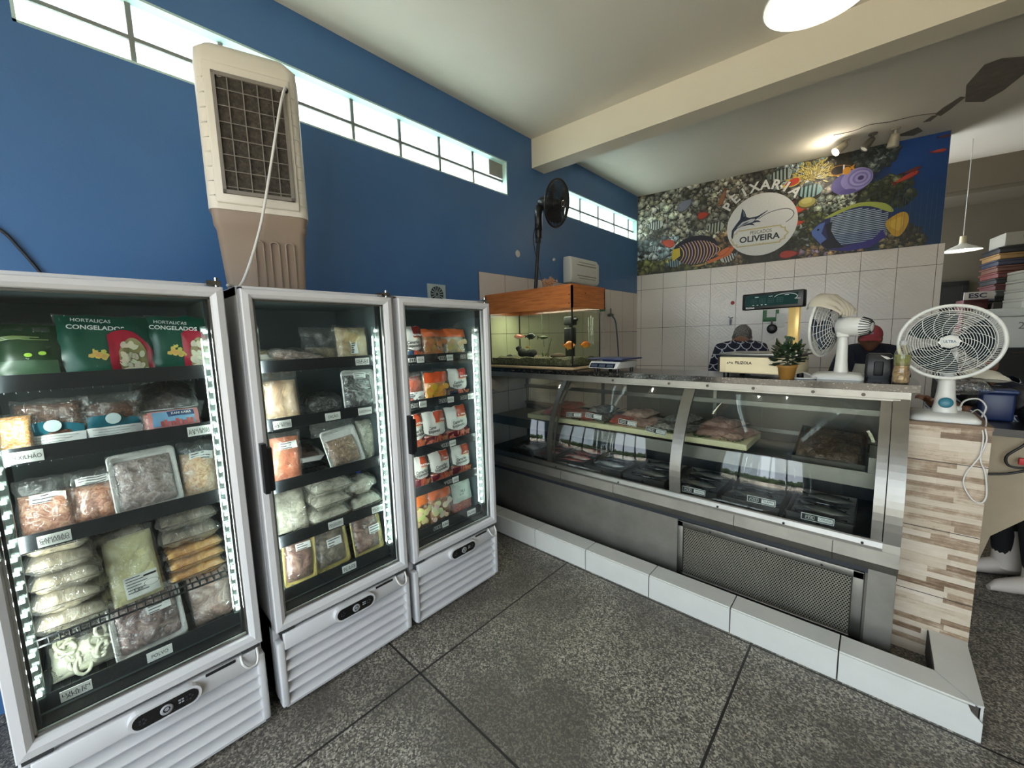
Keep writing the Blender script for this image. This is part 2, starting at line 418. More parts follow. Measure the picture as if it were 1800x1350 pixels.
# street outside the open shop front
b = MB(); b.box(-12, 20, -40, -7.7, -.14, -.02)
struct('road', b, mat('asphalt', (168, 160, 146), .9, var=.12, scale=30, bump=.4))
b = MB(); random.seed(5)
for i in range(46):
    b.ball((-9+i*.62, -24+random.uniform(-1, 1), random.uniform(.6, 1.3)), 1.0, 1.0, random.uniform(.9, 1.5), 10, 7, 0, None, .5, i)
o = b.build('hedge', food('hedge_leaves', (20, 34, 14), (44, 66, 26), (96, 110, 52), 6, .5, .8, .8, 0)); tag(o, 'dark green hedge across the street outside the shop front', 'hedge', kind='stuff')
# peeled plaster and cracks on the ceiling
b = MB()
for pts in ([(3.03, -.10), (3.00, -.45), (3.06, -.73), (3.14, -.74), (3.27, -.64), (3.33, -.40), (3.24, -.12), (3.15, .02)],
            [(2.86, .00), (2.90, -.10), (2.99, -.24), (3.02, -.20), (2.95, -.02), (2.90, .08)],
            [(2.79, .12), (2.84, .02), (2.88, .04), (2.84, .14)], [(2.60, .30), (2.76, .22), (2.80, .36), (2.74, .42)]):
    b.prism([clg(*p) for p in pts], ZC-.005, ZC+.001)
b.tube([(*clg(*p), ZC) for p in ((2.15, -.20), (2.30, -.16), (2.42, -.20), (2.55, -.13), (2.72, -.10), (2.86, -.02))], .006, 5, 0, 3)
struct('ceiling_patch', b, M_conc)

# --- tiled kerb and clad pillar at the end of the counter
M_kerb = mat('pale_kerb_tile', (204, 204, 198), .3, var=.05, scale=5)
M_grout = mat('dark_grout', (70, 64, 58), .9)
b = MB(); b.box(XW, 2.985, -3.198, -3.083, 0, .142, 1); b.box(2.885, 2.985, -3.10, -2.735, 0, .142, 1)
js = [-.29, -.265, .203, .671, 1.143, 1.614, 2.082, 2.548]
for i, x0 in enumerate(js):
    x1 = js[i+1] if i+1 < len(js) else 3.0
    if i+1 < len(js):
        b.box(x0+.003, x1-.003, -3.21, -3.202, 0, .143); b.box(x0+.003, x1-.003, -3.203, -3.07, .141, .15)
    else:   # end tile: chipped corner and mitred top
        b.prism([(x0+.003, 0), (2.998, 0), (2.998, .085), (2.965, .118), (2.955, .143), (x0+.003, .143)], -3.21, -3.202, axis='y')
        b.prism([(x0+.003, -3.203), (2.975, -3.200), (2.868, -3.07), (x0+.003, -3.07)], .141, .15)
b.prism([(2.872, -3.066), (2.982, -3.198), (3.0, -3.19), (3.0, -2.738), (2.872, -2.738)], .141, .15)
b.box(2.992, 3.0, -3.185, -2.738, 0, .143); b.box(2.868, 2.876, -3.07, -2.738, .02, .143, 1)
struct('kerb', b, [M_kerb, M_grout])
t = NT('wood_look_tile'); v = t.obj(); X, Y, Z = t.sep(v)
P = t.n('ShaderNodeCombineXYZ', _0=t.math('ADD', X, t.math('MULTIPLY', Y, 1)), _1=Z, _2=0).outputs[0]
br = t.n('ShaderNodeTexBrick', {'offset': .37, 'offset_frequency': 2, 'squash': 1.7, 'squash_frequency': 3}, Vector=P, Color1=(0, 0, 0, 1), Color2=(1, 1, 1, 1), Mortar=(.5, .5, .5, 1), Scale=1, Mortar_Size=.0, Brick_Width=.17, Row_Height=.0285)
gr = t.noise(t.n('ShaderNodeMapping', Vector=v, Scale=(9, 9, 110)).outputs[0], 1, 5, .65, .3)
fac = t.math('ADD', t.math('MULTIPLY', t.sep(br.outputs['Color'])[0], .8), t.math('ADD', t.math('MULTIPLY', t.math('SUBTRACT', gr, .5), .7), t.math('MULTIPLY', t.math('SUBTRACT', t.noise(v, 22, 4, .7), .5), .5)))
wcol = t.ramp(fac, [(.0, rgb(206, 194, 176)), (.42, rgb(188, 172, 150)), (.56, rgb(156, 134, 110)), (.78, rgb(108, 84, 62))])
jf = t.math('FRACT', t.math('DIVIDE', t.math('SUBTRACT', t.math('ADD', Z, 10*.343), 1.019), .343))
jn = t.math('LESS_THAN', jf, .012)
M_woodtile = t.done(t.bsdf(Base_Color=t.mix(jn, wcol, rgb(60, 50, 42)), Roughness=.45, Normal=t.bump(t.math('SUBTRACT', gr, jn), .3, .004)))
b = MB(); b.box(2.737, 3.005, -2.74, -2.28, 0, 1.197, 0); b.box(2.735, 3.008, -2.743, -2.275, 1.195, 1.212, 1)
struct('pillar', b, [M_woodtile, mat('pillar_cap_tile', (124, 98, 74), .5, var=.25, scale=14)])
# ================================================================== UPRIGHT GLASS-DOOR FREEZERS
M_liner = mat('freezer_liner', (92, 104, 107), .5, var=.05)
M_rail = mat('price_rail_black', (30, 33, 36), .35, var=.05)
M_wire = mat('coated_wire', (34, 36, 38), .4)
M_led = emit('led_white', (235, 255, 246), 40)
M_ledbar = clear('led_cover', tint=(.95, 1, .98), ior=1.5, rough=.2, haze=.05, hazecol=(.7, .8, .76))
M_lens = mat('badge_black', (14, 14, 16), .18, coat=.6)
SEG = {'0': 'abcdef', '1': 'bc', '2': 'abged', '3': 'abgcd', '4': 'fgbc', '5': 'afgcd', '6': 'afgedc', '7': 'abc', '8': 'abcdefg', '9': 'abcfgd'}
def sevenseg(b, s, size, place, m):
    w = size*.5; x = -len(s.replace(',', ''))*w*.62; t_ = size*.09
    q = lambda x0, x1, y0, y1: b.add([tuple(place @ Vector(p)) for p in ((x0, y0, 0), (x1, y0, 0), (x1, y1, 0), (x0, y1, 0))], [(0, 1, 2, 3)], m)
    for ch in s:
        if ch == ',': q(x-t_*1.2, x, -size*.5, -size*.5+t_); continue
        h = size/2
        for g in SEG[ch]:
            {'a': lambda: q(x, x+w, h-t_, h), 'd': lambda: q(x, x+w, -h, -h+t_), 'g': lambda: q(x, x+w, -t_/2, t_/2),
             'b': lambda: q(x+w-t_, x+w, 0, h), 'c': lambda: q(x+w-t_, x+w, -h, 0), 'f': lambda: q(x, x+t_, 0, h), 'e': lambda: q(x, x+t_, -h, 0)}[g]()
        x += w*1.28
# facing +x: text x axis -> +y, text y axis -> z
def FX(x, y, z, roll=0): return Matrix.Translation((x, y, z)) @ Matrix(((0, 0, 1, 0), (1, 0, 0, 0), (0, 1, 0, 0), (0, 0, 0, 1))) @ Matrix.Rotation(roll, 4, 'Z')
def freezer(label, yc, shelves, tags):
    """shelves: (surface z, has price rail); tags: per shelf list of (y offset, price or None, text lines)"""
    w = .34; T = thing('display_freezer', label, 'freezer', (.06, yc, 0), group='upright glass door freezers')
    b = MB()
    b.rbox(.06, .665, yc-w, yc-w+.030, .04, 1.925, .006); b.rbox(.06, .665, yc+w-.030, yc+w, .04, 1.925, .006)
    b.rbox(.06, .665, yc-w, yc+w, 1.88, 1.925, .006); b.rbox(.06, .625, yc-w, yc+w, .04, .40, .006); b.rbox(.06, .665, yc-w, yc+w, .385, .44, .006); b.rbox(.06, .09, yc-w, yc+w, .04, 1.925, .004)
    b.build('cabinet', M_white, T)
    b = MB(); y0, y1 = yc-w+.031, yc+w-.031
    b.box(.091, .096, y0, y1, .44, 1.88); b.box(.09, .655, y0, y0+.006, .44, 1.88); b.box(.09, .655, y1-.006, y1, .44, 1.88)
    b.box(.09, .655, y0, y1, .44, .446); b.box(.09, .655, y0, y1, 1.873, 1.88)
    b.build('liner', M_liner, T)
    b = MB()                                                         # dark mullion behind the door
    for s in (-1, 1): b.box(.63, .664, yc+s*.303-.022, yc+s*.303+.022, .44, 1.885)
    b.box(.63, .664, yc-.32, yc+.32, 1.868, 1.90); b.box(.60, .664, yc-.32, yc+.32, .435, .455)
    b.build('mullion', M_gasket, T)
    D = MB(); a = .045                                               # door frame: stepped profile
    o0, o1, z0, z1 = yc-.336, yc+.336, .40, 1.908; i0, i1, k0, k1 = yc-.293, yc+.293, .455, 1.868
    prof = [(0, .668), (0, .712), (.004, .719), (.026, .722), (a-.004, .714), (a, .704)]
    def loop(d):  # offset inwards by d
        return [(o0+d, z0+d*(k0-z0)/a), (o1-d, z0+d*(k0-z0)/a), (o1-d, z1-d*(z1-k1)/a), (o0+d, z1-d*(z1-k1)/a)]
    vs = []
    for d, x in prof: vs += [(x, y, z) for y, z in loop(d*(i0-o0)/a)]
    D.add(vs, [(4*k+i, 4*k+(i+1) % 4, 4*k+4+(i+1) % 4, 4*k+4+i) for k in range(len(prof)-1) for i in range(4)], 0, False)
    vs = [(.668, y, z) for y, z in loop(0)] + [(.668, y, z) for y, z in loop(i0-o0)] + [(.704, y, z) for y, z in loop(i0-o0)]
    D.add(vs, [(4+i, 4+(i+1) % 4, (i+1) % 4, i) for i in range(4)] + [(8+i, 8+(i+1) % 4, 4+(i+1) % 4, 4+i) for i in range(4)])
    dr = D.build('door', M_white, T, True)
    b = MB(); b.box(.693, .697, i0, i1, k0, k1); b.build('glass_pane', M_door, dr)
    b = MB(); g = .007
    b.box(.690, .7005, i0, i1, k0, k0+g); b.box(.690, .7005, i0, i1, k1-g, k1); b.box(.690, .7005, i0, i0+g, k0, k1); b.box(.690, .7005, i1-g, i1, k0, k1)
    b.build('glass_trim', M_steel, dr)
    b = MB(); b.rbox(.705, .752, i0-.028, i0+.004, 1.06, 1.25, .006); b.box(.715, .756, i0-.036, i0-.018, 1.055, 1.27); b.build('handle', M_black, dr)
    b = MB(); b.cyl((.69, o1-.015, 1.90), (.69, o1-.015, 1.945), .007, None, 8); b.box(.64, .71, o1-.05, o1-.004, 1.915, 1.931); b.build('hinge', M_chrome, dr)
    for ya in (o0+.01, o1-.075): b = MB(); b.box(.66, .712, ya, ya+.065, .386, .40); b.build('hinge_plate', mat('hinge_dark', (60, 60, 60), .4), dr)
    # louvred plinth panel
    b = MB()
    b.rbox(.665, .715, yc-w, yc-w+.032, .03, .345, .008); b.rbox(.665, .715, yc+w-.032, yc+w, .03, .345, .008)
    b.box(.62, .635, yc-w+.004, yc+w-.004, .03, .385); b.box(.62, .70, yc-w+.02, yc+w-.02, .015, .034)
    for k in range(5):
        zt = .30-.054*k
        vs = [(.646, yc-w+.03, zt), (.646, yc+w-.03, zt), (.7165, yc+w-.03, zt-.044), (.7165, yc-w+.03, zt-.044), (.700, yc+w-.03, zt-.054), (.700, yc-w+.03, zt-.054)]
        b.add(vs, [(0, 3, 2, 1), (3, 5, 4, 2)])
    b.rbox(.69, .7165, yc-w+.03, yc+w-.03, .302, .382, .006)
    pn = b.build('louvre_panel', M_white, T)
    pill = lambda hw, hh, n=10: [(hw-hh+hh*math.cos(-PI/2+PI*i/n), hh*math.sin(-PI/2+PI*i/n)) for i in range(n+1)] + [(-hw+hh+hh*math.cos(PI/2+PI*i/n), hh*math.sin(PI/2+PI*i/n)) for i in range(n+1)]
    c = yc+.012; b = MB()
    b.prism([(c+y, .348+z) for y, z in pill(.105, .036)], .71, .742, 0, axis='x'); hs = b.build('badge_housing', M_white, pn)
    b = MB(); b.prism([(c+y, .348+z) for y, z in pill(.094, .027)], .741, .7445, 0, axis='x')
    b.lathe([(.011, 0), (.019, .002), (.019, .004), (.011, .004)], 20, 1, (.7445, c, .348), (1, 0, 0)); b.lathe([(.0, .002), (.007, .002)], 12, 1, (.7445, c, .348), (1, 0, 0))
    for dy in (-.066, .066):
        for k in range(5): b.cyl((.7445, c+dy+.009*math.cos(k*1.257), .348+.009*math.sin(k*1.257)), (.7449, c+dy+.009*math.cos(k*1.257), .348+.009*math.sin(k*1.257)), .004, None, 6, 2)
    for dy in (.034, .043):
        for dz in (-.006, .004): b.box(.7446, .7449, c+dy, c+dy+.007, .348+dz, .348+dz+.006, 1)
    b.build('badge', [M_lens, mat('badge_silver', (150, 152, 155), .3), mat('badge_grey', (44, 44, 48), .4)], pn)
    b = MB(); e = yc+w-.055
    b.tube([(.712, e-.03, .385), (.735, e-.03, .36), (.742, e-.012, .335), (.738, e+.016, .33), (.73, e+.026, .355), (.712, e+.028, .385)], .005, 6, 0, 4); b.build('cable_loop', M_whitepl, pn)
    b = MB(); b.box(.717, .7185, e-.15, e-.05, .372, .384); b.build('slot', M_gasket, pn)
    for sx in (.10, .62):
        for sy in (-.29, .29): b = MB(); b.cyl((sx, yc+sy, 0), (sx, yc+sy, .045), .022, None, 10); b.build('foot', M_black, T)
    # LED bars with their own light
    for s in (-1, 1):
        y = yc+s*.276; b = MB()
        b.rbox(.612, .634, y-.012, y+.012, .53, 1.76, .003, 0)
        for k in range(26):
            z = .55+.0475*k; b.box(.6335, .637, y-.005, y+.005, z-.0055, z+.0055, 1)
        b.build('light_bar', [M_ledbar, M_led], T)
        area('freezer_led', (.618, y-s*.016, 1.13), (R_(90), 0, R_(s*-42)), .012, 1.16, 2.7, (.92, 1, .96))
    # shelves
    for (z, rail), tg in zip(shelves, tags):
        b = MB()
        for x in (.12, .36, .592): b.cyl((x, y0+.01, z-.006), (x, y1-.01, z-.006), .004, None, 6)
        if not rail: b.cyl((.598, y0+.012, z+.022), (.598, y1-.012, z+.022), .0035, None, 6)
        for k in range(25):
            y = y0+.02+(y1-y0-.04)*k/24
            b.tube([(.11, y, z-.003), (.596, y, z-.003), (.600, y, z+(.022 if not rail else -.018))], .0022, 5)
        for y in (y0+.012, y1-.012): b.tube([(.11, y, z-.004), (.60, y, z-.004), (.612, y, z-.03)], .0035, 6)
        sh = b.build('wire_shelf', M_wire, T)
        if rail:
            b = MB(); b.prism([(.602, z-.012), (.612, z-.012), (.606, z+.042), (.600, z+.042)], y0+.02, y1-.02, axis='y')
            b.build('price_rail', M_rail, sh)
            for dy, price, lines in tg:
                b = MB(); y = yc+dy; n = len(lines); lw = .075 if price is None else .05
                yl = y+(.036 if price else 0)
                if True:
                    b.box(.6085, .6115, yl-lw/2, yl+lw/2, z-.010, z+.030, 0)
                    for i, s_ in enumerate(lines):
                        P = FX(.612, yl, z+.010+(.0095*(n-1)/2-.0095*i*1.0 if n > 1 else 0)*1.05)
                        b.text(s_, .0155 if n > 1 else .02, P, 1, fit=min(lw*.88, len(s_)*.0098))
                if price: sevenseg(b, price, .024, FX(.6115, y-.028, z+.012), 2)
                b.build('price_label', [M_paper, M_ink, M_paper], sh)
    return T
FZ1, FZ2, FZ3 = -5.445, -4.718, -4.008
S1 = [(1.565, 1), (1.332, 1), (1.042, 1), (.697, 0), (.482, 1)]
S2 = [(1.567, 1), (1.302, 1), (1.010, 1), (.744, 1), (.482, 1)]
S3 = [(1.555, 1), (1.286, 1), (1.000, 1), (.752, 1), (.482, 1)]
freezer('white glass door freezer nearest the camera with bags of green printed garlic on top', FZ1, S1,
        [[], [(-.22, None, ['MEXILHÃO']), (.225, None, ['KANI KAMA', 'R$ 18,00'])], [(-.19, None, ['CAMARÃO', 'SETE BARBAS'])], [], [(-.20, None, ['LULA EM', 'ANÉIS']), (.02, None, ['POLVO'])]])
freezer('white glass door freezer in the middle with an orange bag at its door handle', FZ2, S2,
        [[(.205, None, ['FILÉ DE', 'PESCADA'])], [(-.20, None, ['FILÉ DE PANGA', 'R$ 40,00']), (.03, None, ['CAÇÃO']), (.20, None, ['SARDINHA'])], [], [(.0, None, ['BACALHAU', 'DESFIADO']), (.235, None, ['BACALHAU', 'LASCAS'])], [(.05, None, ['ISCA DE', 'TILÁPIA'])]])
freezer('white glass door freezer farthest from the camera full of breaded snack pouches', FZ3, S3,
        [[(-.18, '40,00', ['ISCA']), (.04, '40,00', ['BOLINHO']), (.21, '18,00', ['CASQUINHA'])], [(-.18, '35,00', ['BOLINHO']), (.03, '35,00', ['PASTEL']), (.20, '32,00', ['ISCA'])], [(.03, '40,00', ['CAMARÃO'])], [(.04, '44,00', ['CAMARÃO'])], [(-.06, '28,00', ['KIBE']), (.20, None, ['TILÁPIA'])]])

# ------------------------------------------------------------------ frozen goods on the shelves
F_SHRIMP = food('shrimp_meat', (120, 66, 52), (196, 138, 112), (228, 190, 160), 34, 2.2)
F_PALESH = food('pale_shrimp_meat', (150, 100, 76), (214, 176, 140), (236, 214, 184), 36, 2.4)
F_GREYMIX = food('grey_pink_squid', (98, 82, 80), (160, 140, 134), (206, 190, 182), 26, 2.0)
F_MUSSEL = food('mussel_meat', (40, 26, 22), (92, 62, 50), (140, 100, 74), 40, 1.6)
F_SEAFOOD = food('mixed_seafood', (196, 96, 40), (232, 170, 90), (240, 226, 190), 60, 1.5)
F_OCTO = food('octopus_meat', (66, 48, 50), (132, 104, 100), (186, 160, 150), 14, 2.6)
F_OCTO2 = food('pink_octopus_meat', (112, 84, 78), (178, 148, 136), (212, 186, 170), 12, 2.2)
F_DARKSQ = food('dark_squid', (40, 32, 32), (92, 76, 72), (140, 122, 114), 20, 2.5)
F_FILLET = food('beige_fillet', (150, 122, 84), (204, 182, 138), (230, 214, 178), 9, 1.0)
F_BEIGEST = food('beige_fish_stack', (104, 92, 74), (160, 148, 126), (204, 194, 172), 12, 1.8)
F_TALLOW = food('pale_yellow_block', (206, 198, 142), (226, 220, 168), (238, 234, 194), 8, .6)
F_ORANGE = food('orange_sticks', (156, 92, 26), (212, 146, 58), (232, 184, 104), 20, 1.0)
F_RING = food('squid_ring_white', (196, 196, 168), (226, 226, 204), (240, 240, 226), 8, .8)
F_CHICK = food('pale_fillet_pink', (170, 134, 104), (214, 184, 150), (232, 210, 182), 7, 1.0)
F_BLACKF = food('small_dark_fish', (14, 14, 18), (58, 58, 62), (168, 168, 168), 16, 3.0, .25)
F_SALMON = food('orange_minced_fish', (170, 88, 58), (212, 122, 84), (228, 150, 112), 30, .8)
F_BROWNSH = food('brown_shrimp', (80, 56, 40), (142, 108, 82), (192, 164, 134), 24, 2.2)
F_PURPLE = food('purple_brown_fillet', (76, 50, 46), (136, 98, 88), (186, 150, 130), 12, 2.4)
F_GREYBR = food('grey_brown_fillet', (88, 76, 66), (142, 128, 112), (184, 170, 150), 12, 2.2)
F_SALT = food('salted_cod', (150, 146, 128), (200, 196, 178), (228, 224, 208), 18, 1.8)
F_BREAD = food('breaded_brown', (110, 64, 30), (170, 110, 58), (212, 158, 96), 34, 1.0)
F_BREADO = food('breaded_orange', (170, 96, 30), (214, 142, 62), (238, 186, 110), 30, 1.0)
F_PINKBR = food('breaded_pink', (120, 48, 36), (178, 88, 66), (214, 130, 100), 40, 1.4)
F_WHITEB = food('white_pieces', (180, 170, 140), (214, 206, 180), (234, 228, 208), 24, 1.0)
M_print = painted('printed_film', .3)
def hump(u, v): return (max(0, 1-(2*u-1)**4)*max(0, 1-(2*v-1)**4))**.48
def pillow(b, w, h, th, seed, lump=.3, m=0, nu=14, nv=12, edge=.02, flat=False, z0=0, x0=0, fscale=9):
    """closed soft slab: front faces -Y (or up when flat); stands on z=0"""
    def f(sign):
        def g(u, v):
            q = Vector((u*w*fscale, v*h*fscale, seed*3.7))
            k = hump(u, v)
            tt = th/2*k*(1 + lump*noise.noise(q*1.3)*1.6 + lump*.6*noise.noise(q*3.1)) + .0012
            ex = edge*w*noise.noise(Vector((v*4, seed, 2.2)))*(1 if u in (0, 1) else .3); ez = edge*h*noise.noise(Vector((u*4, seed, 8.2)))*(v if v > .5 else 0)
            x = (u-.5)*w + ex + x0; a = v*h + ez
            if flat: return (x, a-h/2, z0 + th/2 + sign*tt)
            return (x, -sign*tt, a + z0)
        return g
    b.grid(f(1), nu, nv, m, True, flat is True and False); b.grid(f(-1), nu, nv, m, True, True)
    return f(1)
def sticker(b, surf, u0, u1, v0, v1, eps=.003, m=0, mi=1, lines=3, seed=1, flat=False):
    rnd = random.Random(seed)
    def pt(u, v, e):
        p = Vector(surf(u, v)); return p + (Vector((0, 0, e)) if flat else Vector((0, -e, 0)))
    b.grid(lambda u, v: pt(u0+(u1-u0)*u, v0+(v1-v0)*v, eps), 3, 2, m, False)
    for k in range(lines):
        vv = v1-(v1-v0)*(.2+.68*k/max(1, lines-1 if lines > 1 else 1)); dv = (v1-v0)*.06
        ua = u0+(u1-u0)*.08; ub = u0+(u1-u0)*rnd.uniform(.45, .92)
        b.grid(lambda u, v: pt(ua+(ub-ua)*u, vv-dv+2*dv*v, eps+.0009), 3, 1, mi, False)
def place(x, y, z, tilt=0, roll=0, yaw=0): return dict(loc=(x, y, z), rot=(R_(-tilt), R_(roll), R_(90+yaw)))
def bag(name, label, cat, group, pos, w, h, th, fm, fill=.8, lump=.35, st=None, film=1.08, flat=False, seed=1, part='contents', fscale=9, extra=None):
    T = thing(name, label, cat, group=group, **pos); M0 = T.matrix_world.copy(); T.matrix_world = Matrix.Identity(4)
    b = MB(); sf = pillow(b, w*.95, h*fill, th, seed, lump, flat=flat, fscale=fscale)
    b.build(part, fm, T, True)
    b = MB(); fs = pillow(b, w*film, h, th*1.12+.004, seed+40, .34, flat=flat, edge=.05, fscale=15, nu=18, nv=16)
    fo = b.build('film', M_film, T, True)
    if st:
        b = MB(); sticker(b, fs, *st[:4], seed=seed, flat=flat, lines=st[4] if len(st) > 4 else 3); b.build('sticker', [M_paper, mat('print_grey', (96, 96, 98), .7)], T)
    if extra: extra(T, fs)
    T.matrix_world = M0
    return T
def tray(name, label, cat, group, pos, w, h, d, fm, st=None, seed=1, tm=None, heap=.02, fillv=.94):
    """foam tray standing on its short side, open side to the front, wrapped in film"""
    T = thing(name, label, cat, group=group, **pos); M0 = T.matrix_world.copy(); T.matrix_world = Matrix.Identity(4)
    def rr(sx, sz, y, n=5, r=.02):
        out = []
        for cx, cz, a0 in ((sx-r, sz-r, 0), (-sx+r, sz-r, 90), (-sx+r, -sz+r, 180), (sx-r, -sz+r, 270)):
            out += [(cx+r*math.cos(R_(a0+90*i/n)), y, h/2+cz+r*math.sin(R_(a0+90*i/n))) for i in range(n+1)]
        return out
    b = MB(); W, H = w/2, h/2
    rings = [rr(W, H, -d), rr(W-.004, H-.004, -d-.003), rr(W-.009, H-.009, -d), rr(W-.018, H-.018, -.005), ]
    rings = [rr(W-.012, H-.012, 0)] + [rr(W-.001, H-.001, -d+.003)] + rings
    n = len(rings[0]); vs = [p for r_ in rings for p in r_]
    fs = [(k*n+i, k*n+(i+1) % n, (k+1)*n+(i+1) % n, (k+1)*n+i) for k in range(len(rings)-1) for i in range(n)] + [tuple(range(n)), tuple(range((len(rings)-1)*n, len(rings)*n))]
    b.add(vs, fs, 0, False); b.build('tray', tm or M_foam, T, True)
    b = MB()
    def g(u, v):
        q = Vector((u*w*11, v*h*11, seed*2.3)); k = hump(u, v)
        return ((u-.5)*(w-.03), -.006-(d*.75+heap)*k*(.8+.5*noise.noise(q)+.3*noise.noise(q*2.7)), .016+v*(h-.032)*fillv)
    b.grid(g, 20, 20, 0, True); b.build('contents', fm, T)
    b = MB(); fs_ = lambda u, v: ((u-.5)*w*1.0, -d-.004-(heap+.004)*1.05*hump(u, v)-.0015*noise.noise(Vector((u*14, v*14, seed))), v*h)
    b.grid(fs_, 16, 16, 0, True); b.build('film', M_film, T)
    if st:
        b = MB(); sticker(b, fs_, *st[:4], seed=seed, lines=3); b.build('sticker', [M_paper, mat('print_grey', (96, 96, 98), .7)], T)
    T.matrix_world = M0
    return T
def overlay(b, surf, poly_u, vlo, vhi, col, nu=8, nv=5, eps=.004):
    u0, u1 = poly_u
    lo = vlo if callable(vlo) else (lambda u: vlo); hi = vhi if callable(vhi) else (lambda u: vhi)
    def g(a, c):
        u = u0+(u1-u0)*a; v = lo(a)+(hi(a)-lo(a))*c
        p = Vector(surf(min(max(u, 0), 1), min(max(v, 0), 1))); return (p.x, p.y-eps, p.z)
    b.grid(g, nu, nv, 0, True, col=rgb(*col))
def otext(b, surf, u, v, s, size, col, roll=0, eps=.0115, bold=.02, fit=None):
    p = Vector(surf(u, v)); b.text(s, size, Matrix.Translation((p.x, p.y-eps, p.z)) @ FRONT @ Matrix.Rotation(roll, 4, 'Z'), 0, rgb(*col), bold, fit=fit)
# --- first freezer --------------------------------------------------------------------------------------
def garlic(T, fs):
    b = MB()
    overlay(b, fs, (.02, .98), .02, .96, (16, 78, 62), 10, 8)
    overlay(b, fs, (.50, .98), lambda a: .04, lambda a: .40+.34*math.sin(PI*min(1, .25+a*.75))**.8, (176, 30, 58), 10, 6, .0075)
    overlay(b, fs, (.60, .90), .05, lambda a: .18+.42*math.sin(PI*(.08+.84*a))**.5, (150, 140, 96), 10, 6, .010)
    rnd = random.Random(4)
    for k in range(26):
        u, v = rnd.uniform(.63, .87), rnd.uniform(.08, .50); p = Vector(fs(u, v)); a = rnd.uniform(0, PI)
        pts = [(p.x+.0135*math.cos(q)*math.cos(a)-.008*math.sin(q)*math.sin(a), p.y-.0135-k*.00006, p.z+.0135*math.cos(q)*math.sin(a)+.008*math.sin(q)*math.cos(a)) for q in [2*PI*i/10 for i in range(10)]]
        b.add(pts, [tuple(range(10))], 0, False, rgb(222+rnd.randint(-14, 10), 214+rnd.randint(-14, 8), 184))
    for k in range(22):
        a = rnd.uniform(0, 2*PI); r = rnd.uniform(0, .028); p = Vector(fs(.40, .36)); s = .0085
        b.add([(p.x+r*math.cos(a)+s*math.cos(q), p.y-.0085-k*.00003, p.z+r*math.sin(a)+s*math.sin(q)) for q in (0, 1.2, 2.4, 3.7, 5)], [(0, 1, 2, 3, 4)], 0, False, rgb(214+rnd.randint(-20, 16), 180+rnd.randint(-20, 16), 96))
    otext(b, fs, .36, .86, 'HORTALIÇAS', .017, (226, 232, 228), R_(-4), bold=.01); otext(b, fs, .40, .76, 'CONGELADOS', .022, (236, 240, 236), R_(-4))
    b.build('print', M_print, T)
G1 = 'printed bags in the nearest freezer'
bag('garlic_bag', 'green and red printed garlic bag between the dark green bag and its twin', 'frozen food bag', G1, place(.50, -5.44, 1.568, 12), .235, .245, .05, F_WHITEB, .8, .15, seed=3, extra=garlic)
bag('garlic_bag', 'green and red printed garlic bag beside the light bar in the nearest freezer', 'frozen food bag', G1, place(.50, -5.225, 1.568, 10, 0, -6), .205, .245, .05, F_WHITEB, .8, .15, seed=5, extra=garlic)
def greens(T, fs):
    b = MB(); overlay(b, fs, (.02, .98), .03, .92, (32, 58, 36), 8, 6)
    overlay(b, fs, (.1, .9), .08, .34, (58, 84, 62), 8, 4, .0075)
    for k, (u, v) in enumerate(((.55, .42), (.72, .44))):
        p = Vector(fs(u, v)); b.add([(p.x+.009*math.cos(q), p.y-.011, p.z+.007*math.sin(q)) for q in [2*PI*i/12 for i in range(12)]], [tuple(range(12))], 0, False, rgb(150, 190, 70))
    for k in range(7): overlay(b, fs, (.05+.05*k, .16+.11*k), .66+.02*(k % 3), .675+.02*(k % 3), (120, 140, 90), 4, 1, .0095)
    b.build('print', M_print, T)
bag('greens_bag', 'dark green printed vegetable bag at the left end of the top shelf', 'frozen food bag', G1, place(.50, -5.64, 1.568, 14), .17, .22, .05, F_GREYMIX, .7, .15, seed=7, extra=greens)
def teal(T, fs):
    b = MB(); overlay(b, fs, (.12, .90), .06, lambda a: .50-.10*a+.05*math.sin(PI*a), (24, 96, 112), 8, 6)
    overlay(b, fs, (.10, .92), .03, .27, (224, 226, 224), 8, 4, .0078)
    p = Vector(fs(.5, .42)); b.add([(p.x+.021*math.cos(q), p.y-.011, p.z+.021*math.sin(q)) for q in [2*PI*i/18 for i in range(18)]], [tuple(range(18))], 0, False, rgb(196, 214, 214))
    for k in range(4): overlay(b, fs, (.18+.08*(k % 2), .82-.09*k), .22-.05*k, .228-.05*k, (120, 124, 124), 6, 1, .0105)
    b.build('print', M_print, T)
G2 = 'mussel bags on the second shelf'
bag('mussel_bag', 'clear mussel bag with teal label beside the colourful seafood at the left of the shelf', 'frozen food bag', G2, place(.50, -5.605, 1.335, 16), .17, .185, .05, F_MUSSEL, .9, .4, seed=11, extra=teal)
bag('mussel_bag', 'clear mussel bag with teal label in the middle of the second shelf', 'frozen food bag', G2, place(.49, -5.455, 1.335, 16), .165, .185, .05, F_MUSSEL, .8, .4, seed=13, extra=teal)
bag('seafood_bag', 'orange and cream mixed seafood bag at the left end of the second shelf', 'frozen food bag', G2, place(.53, -5.685, 1.335, 10), .075, .14, .05, F_SEAFOOD, .95, .5, seed=17)
tray('squid_tray', 'white tray of dark squid strips lying behind the pink crab stick pack', 'food tray', 'trays in the nearest freezer', dict(loc=(.44, -5.30, 1.392), rot=(R_(-68), 0, R_(84))), .22, .30, .035, F_DARKSQ, seed=3, heap=.03)
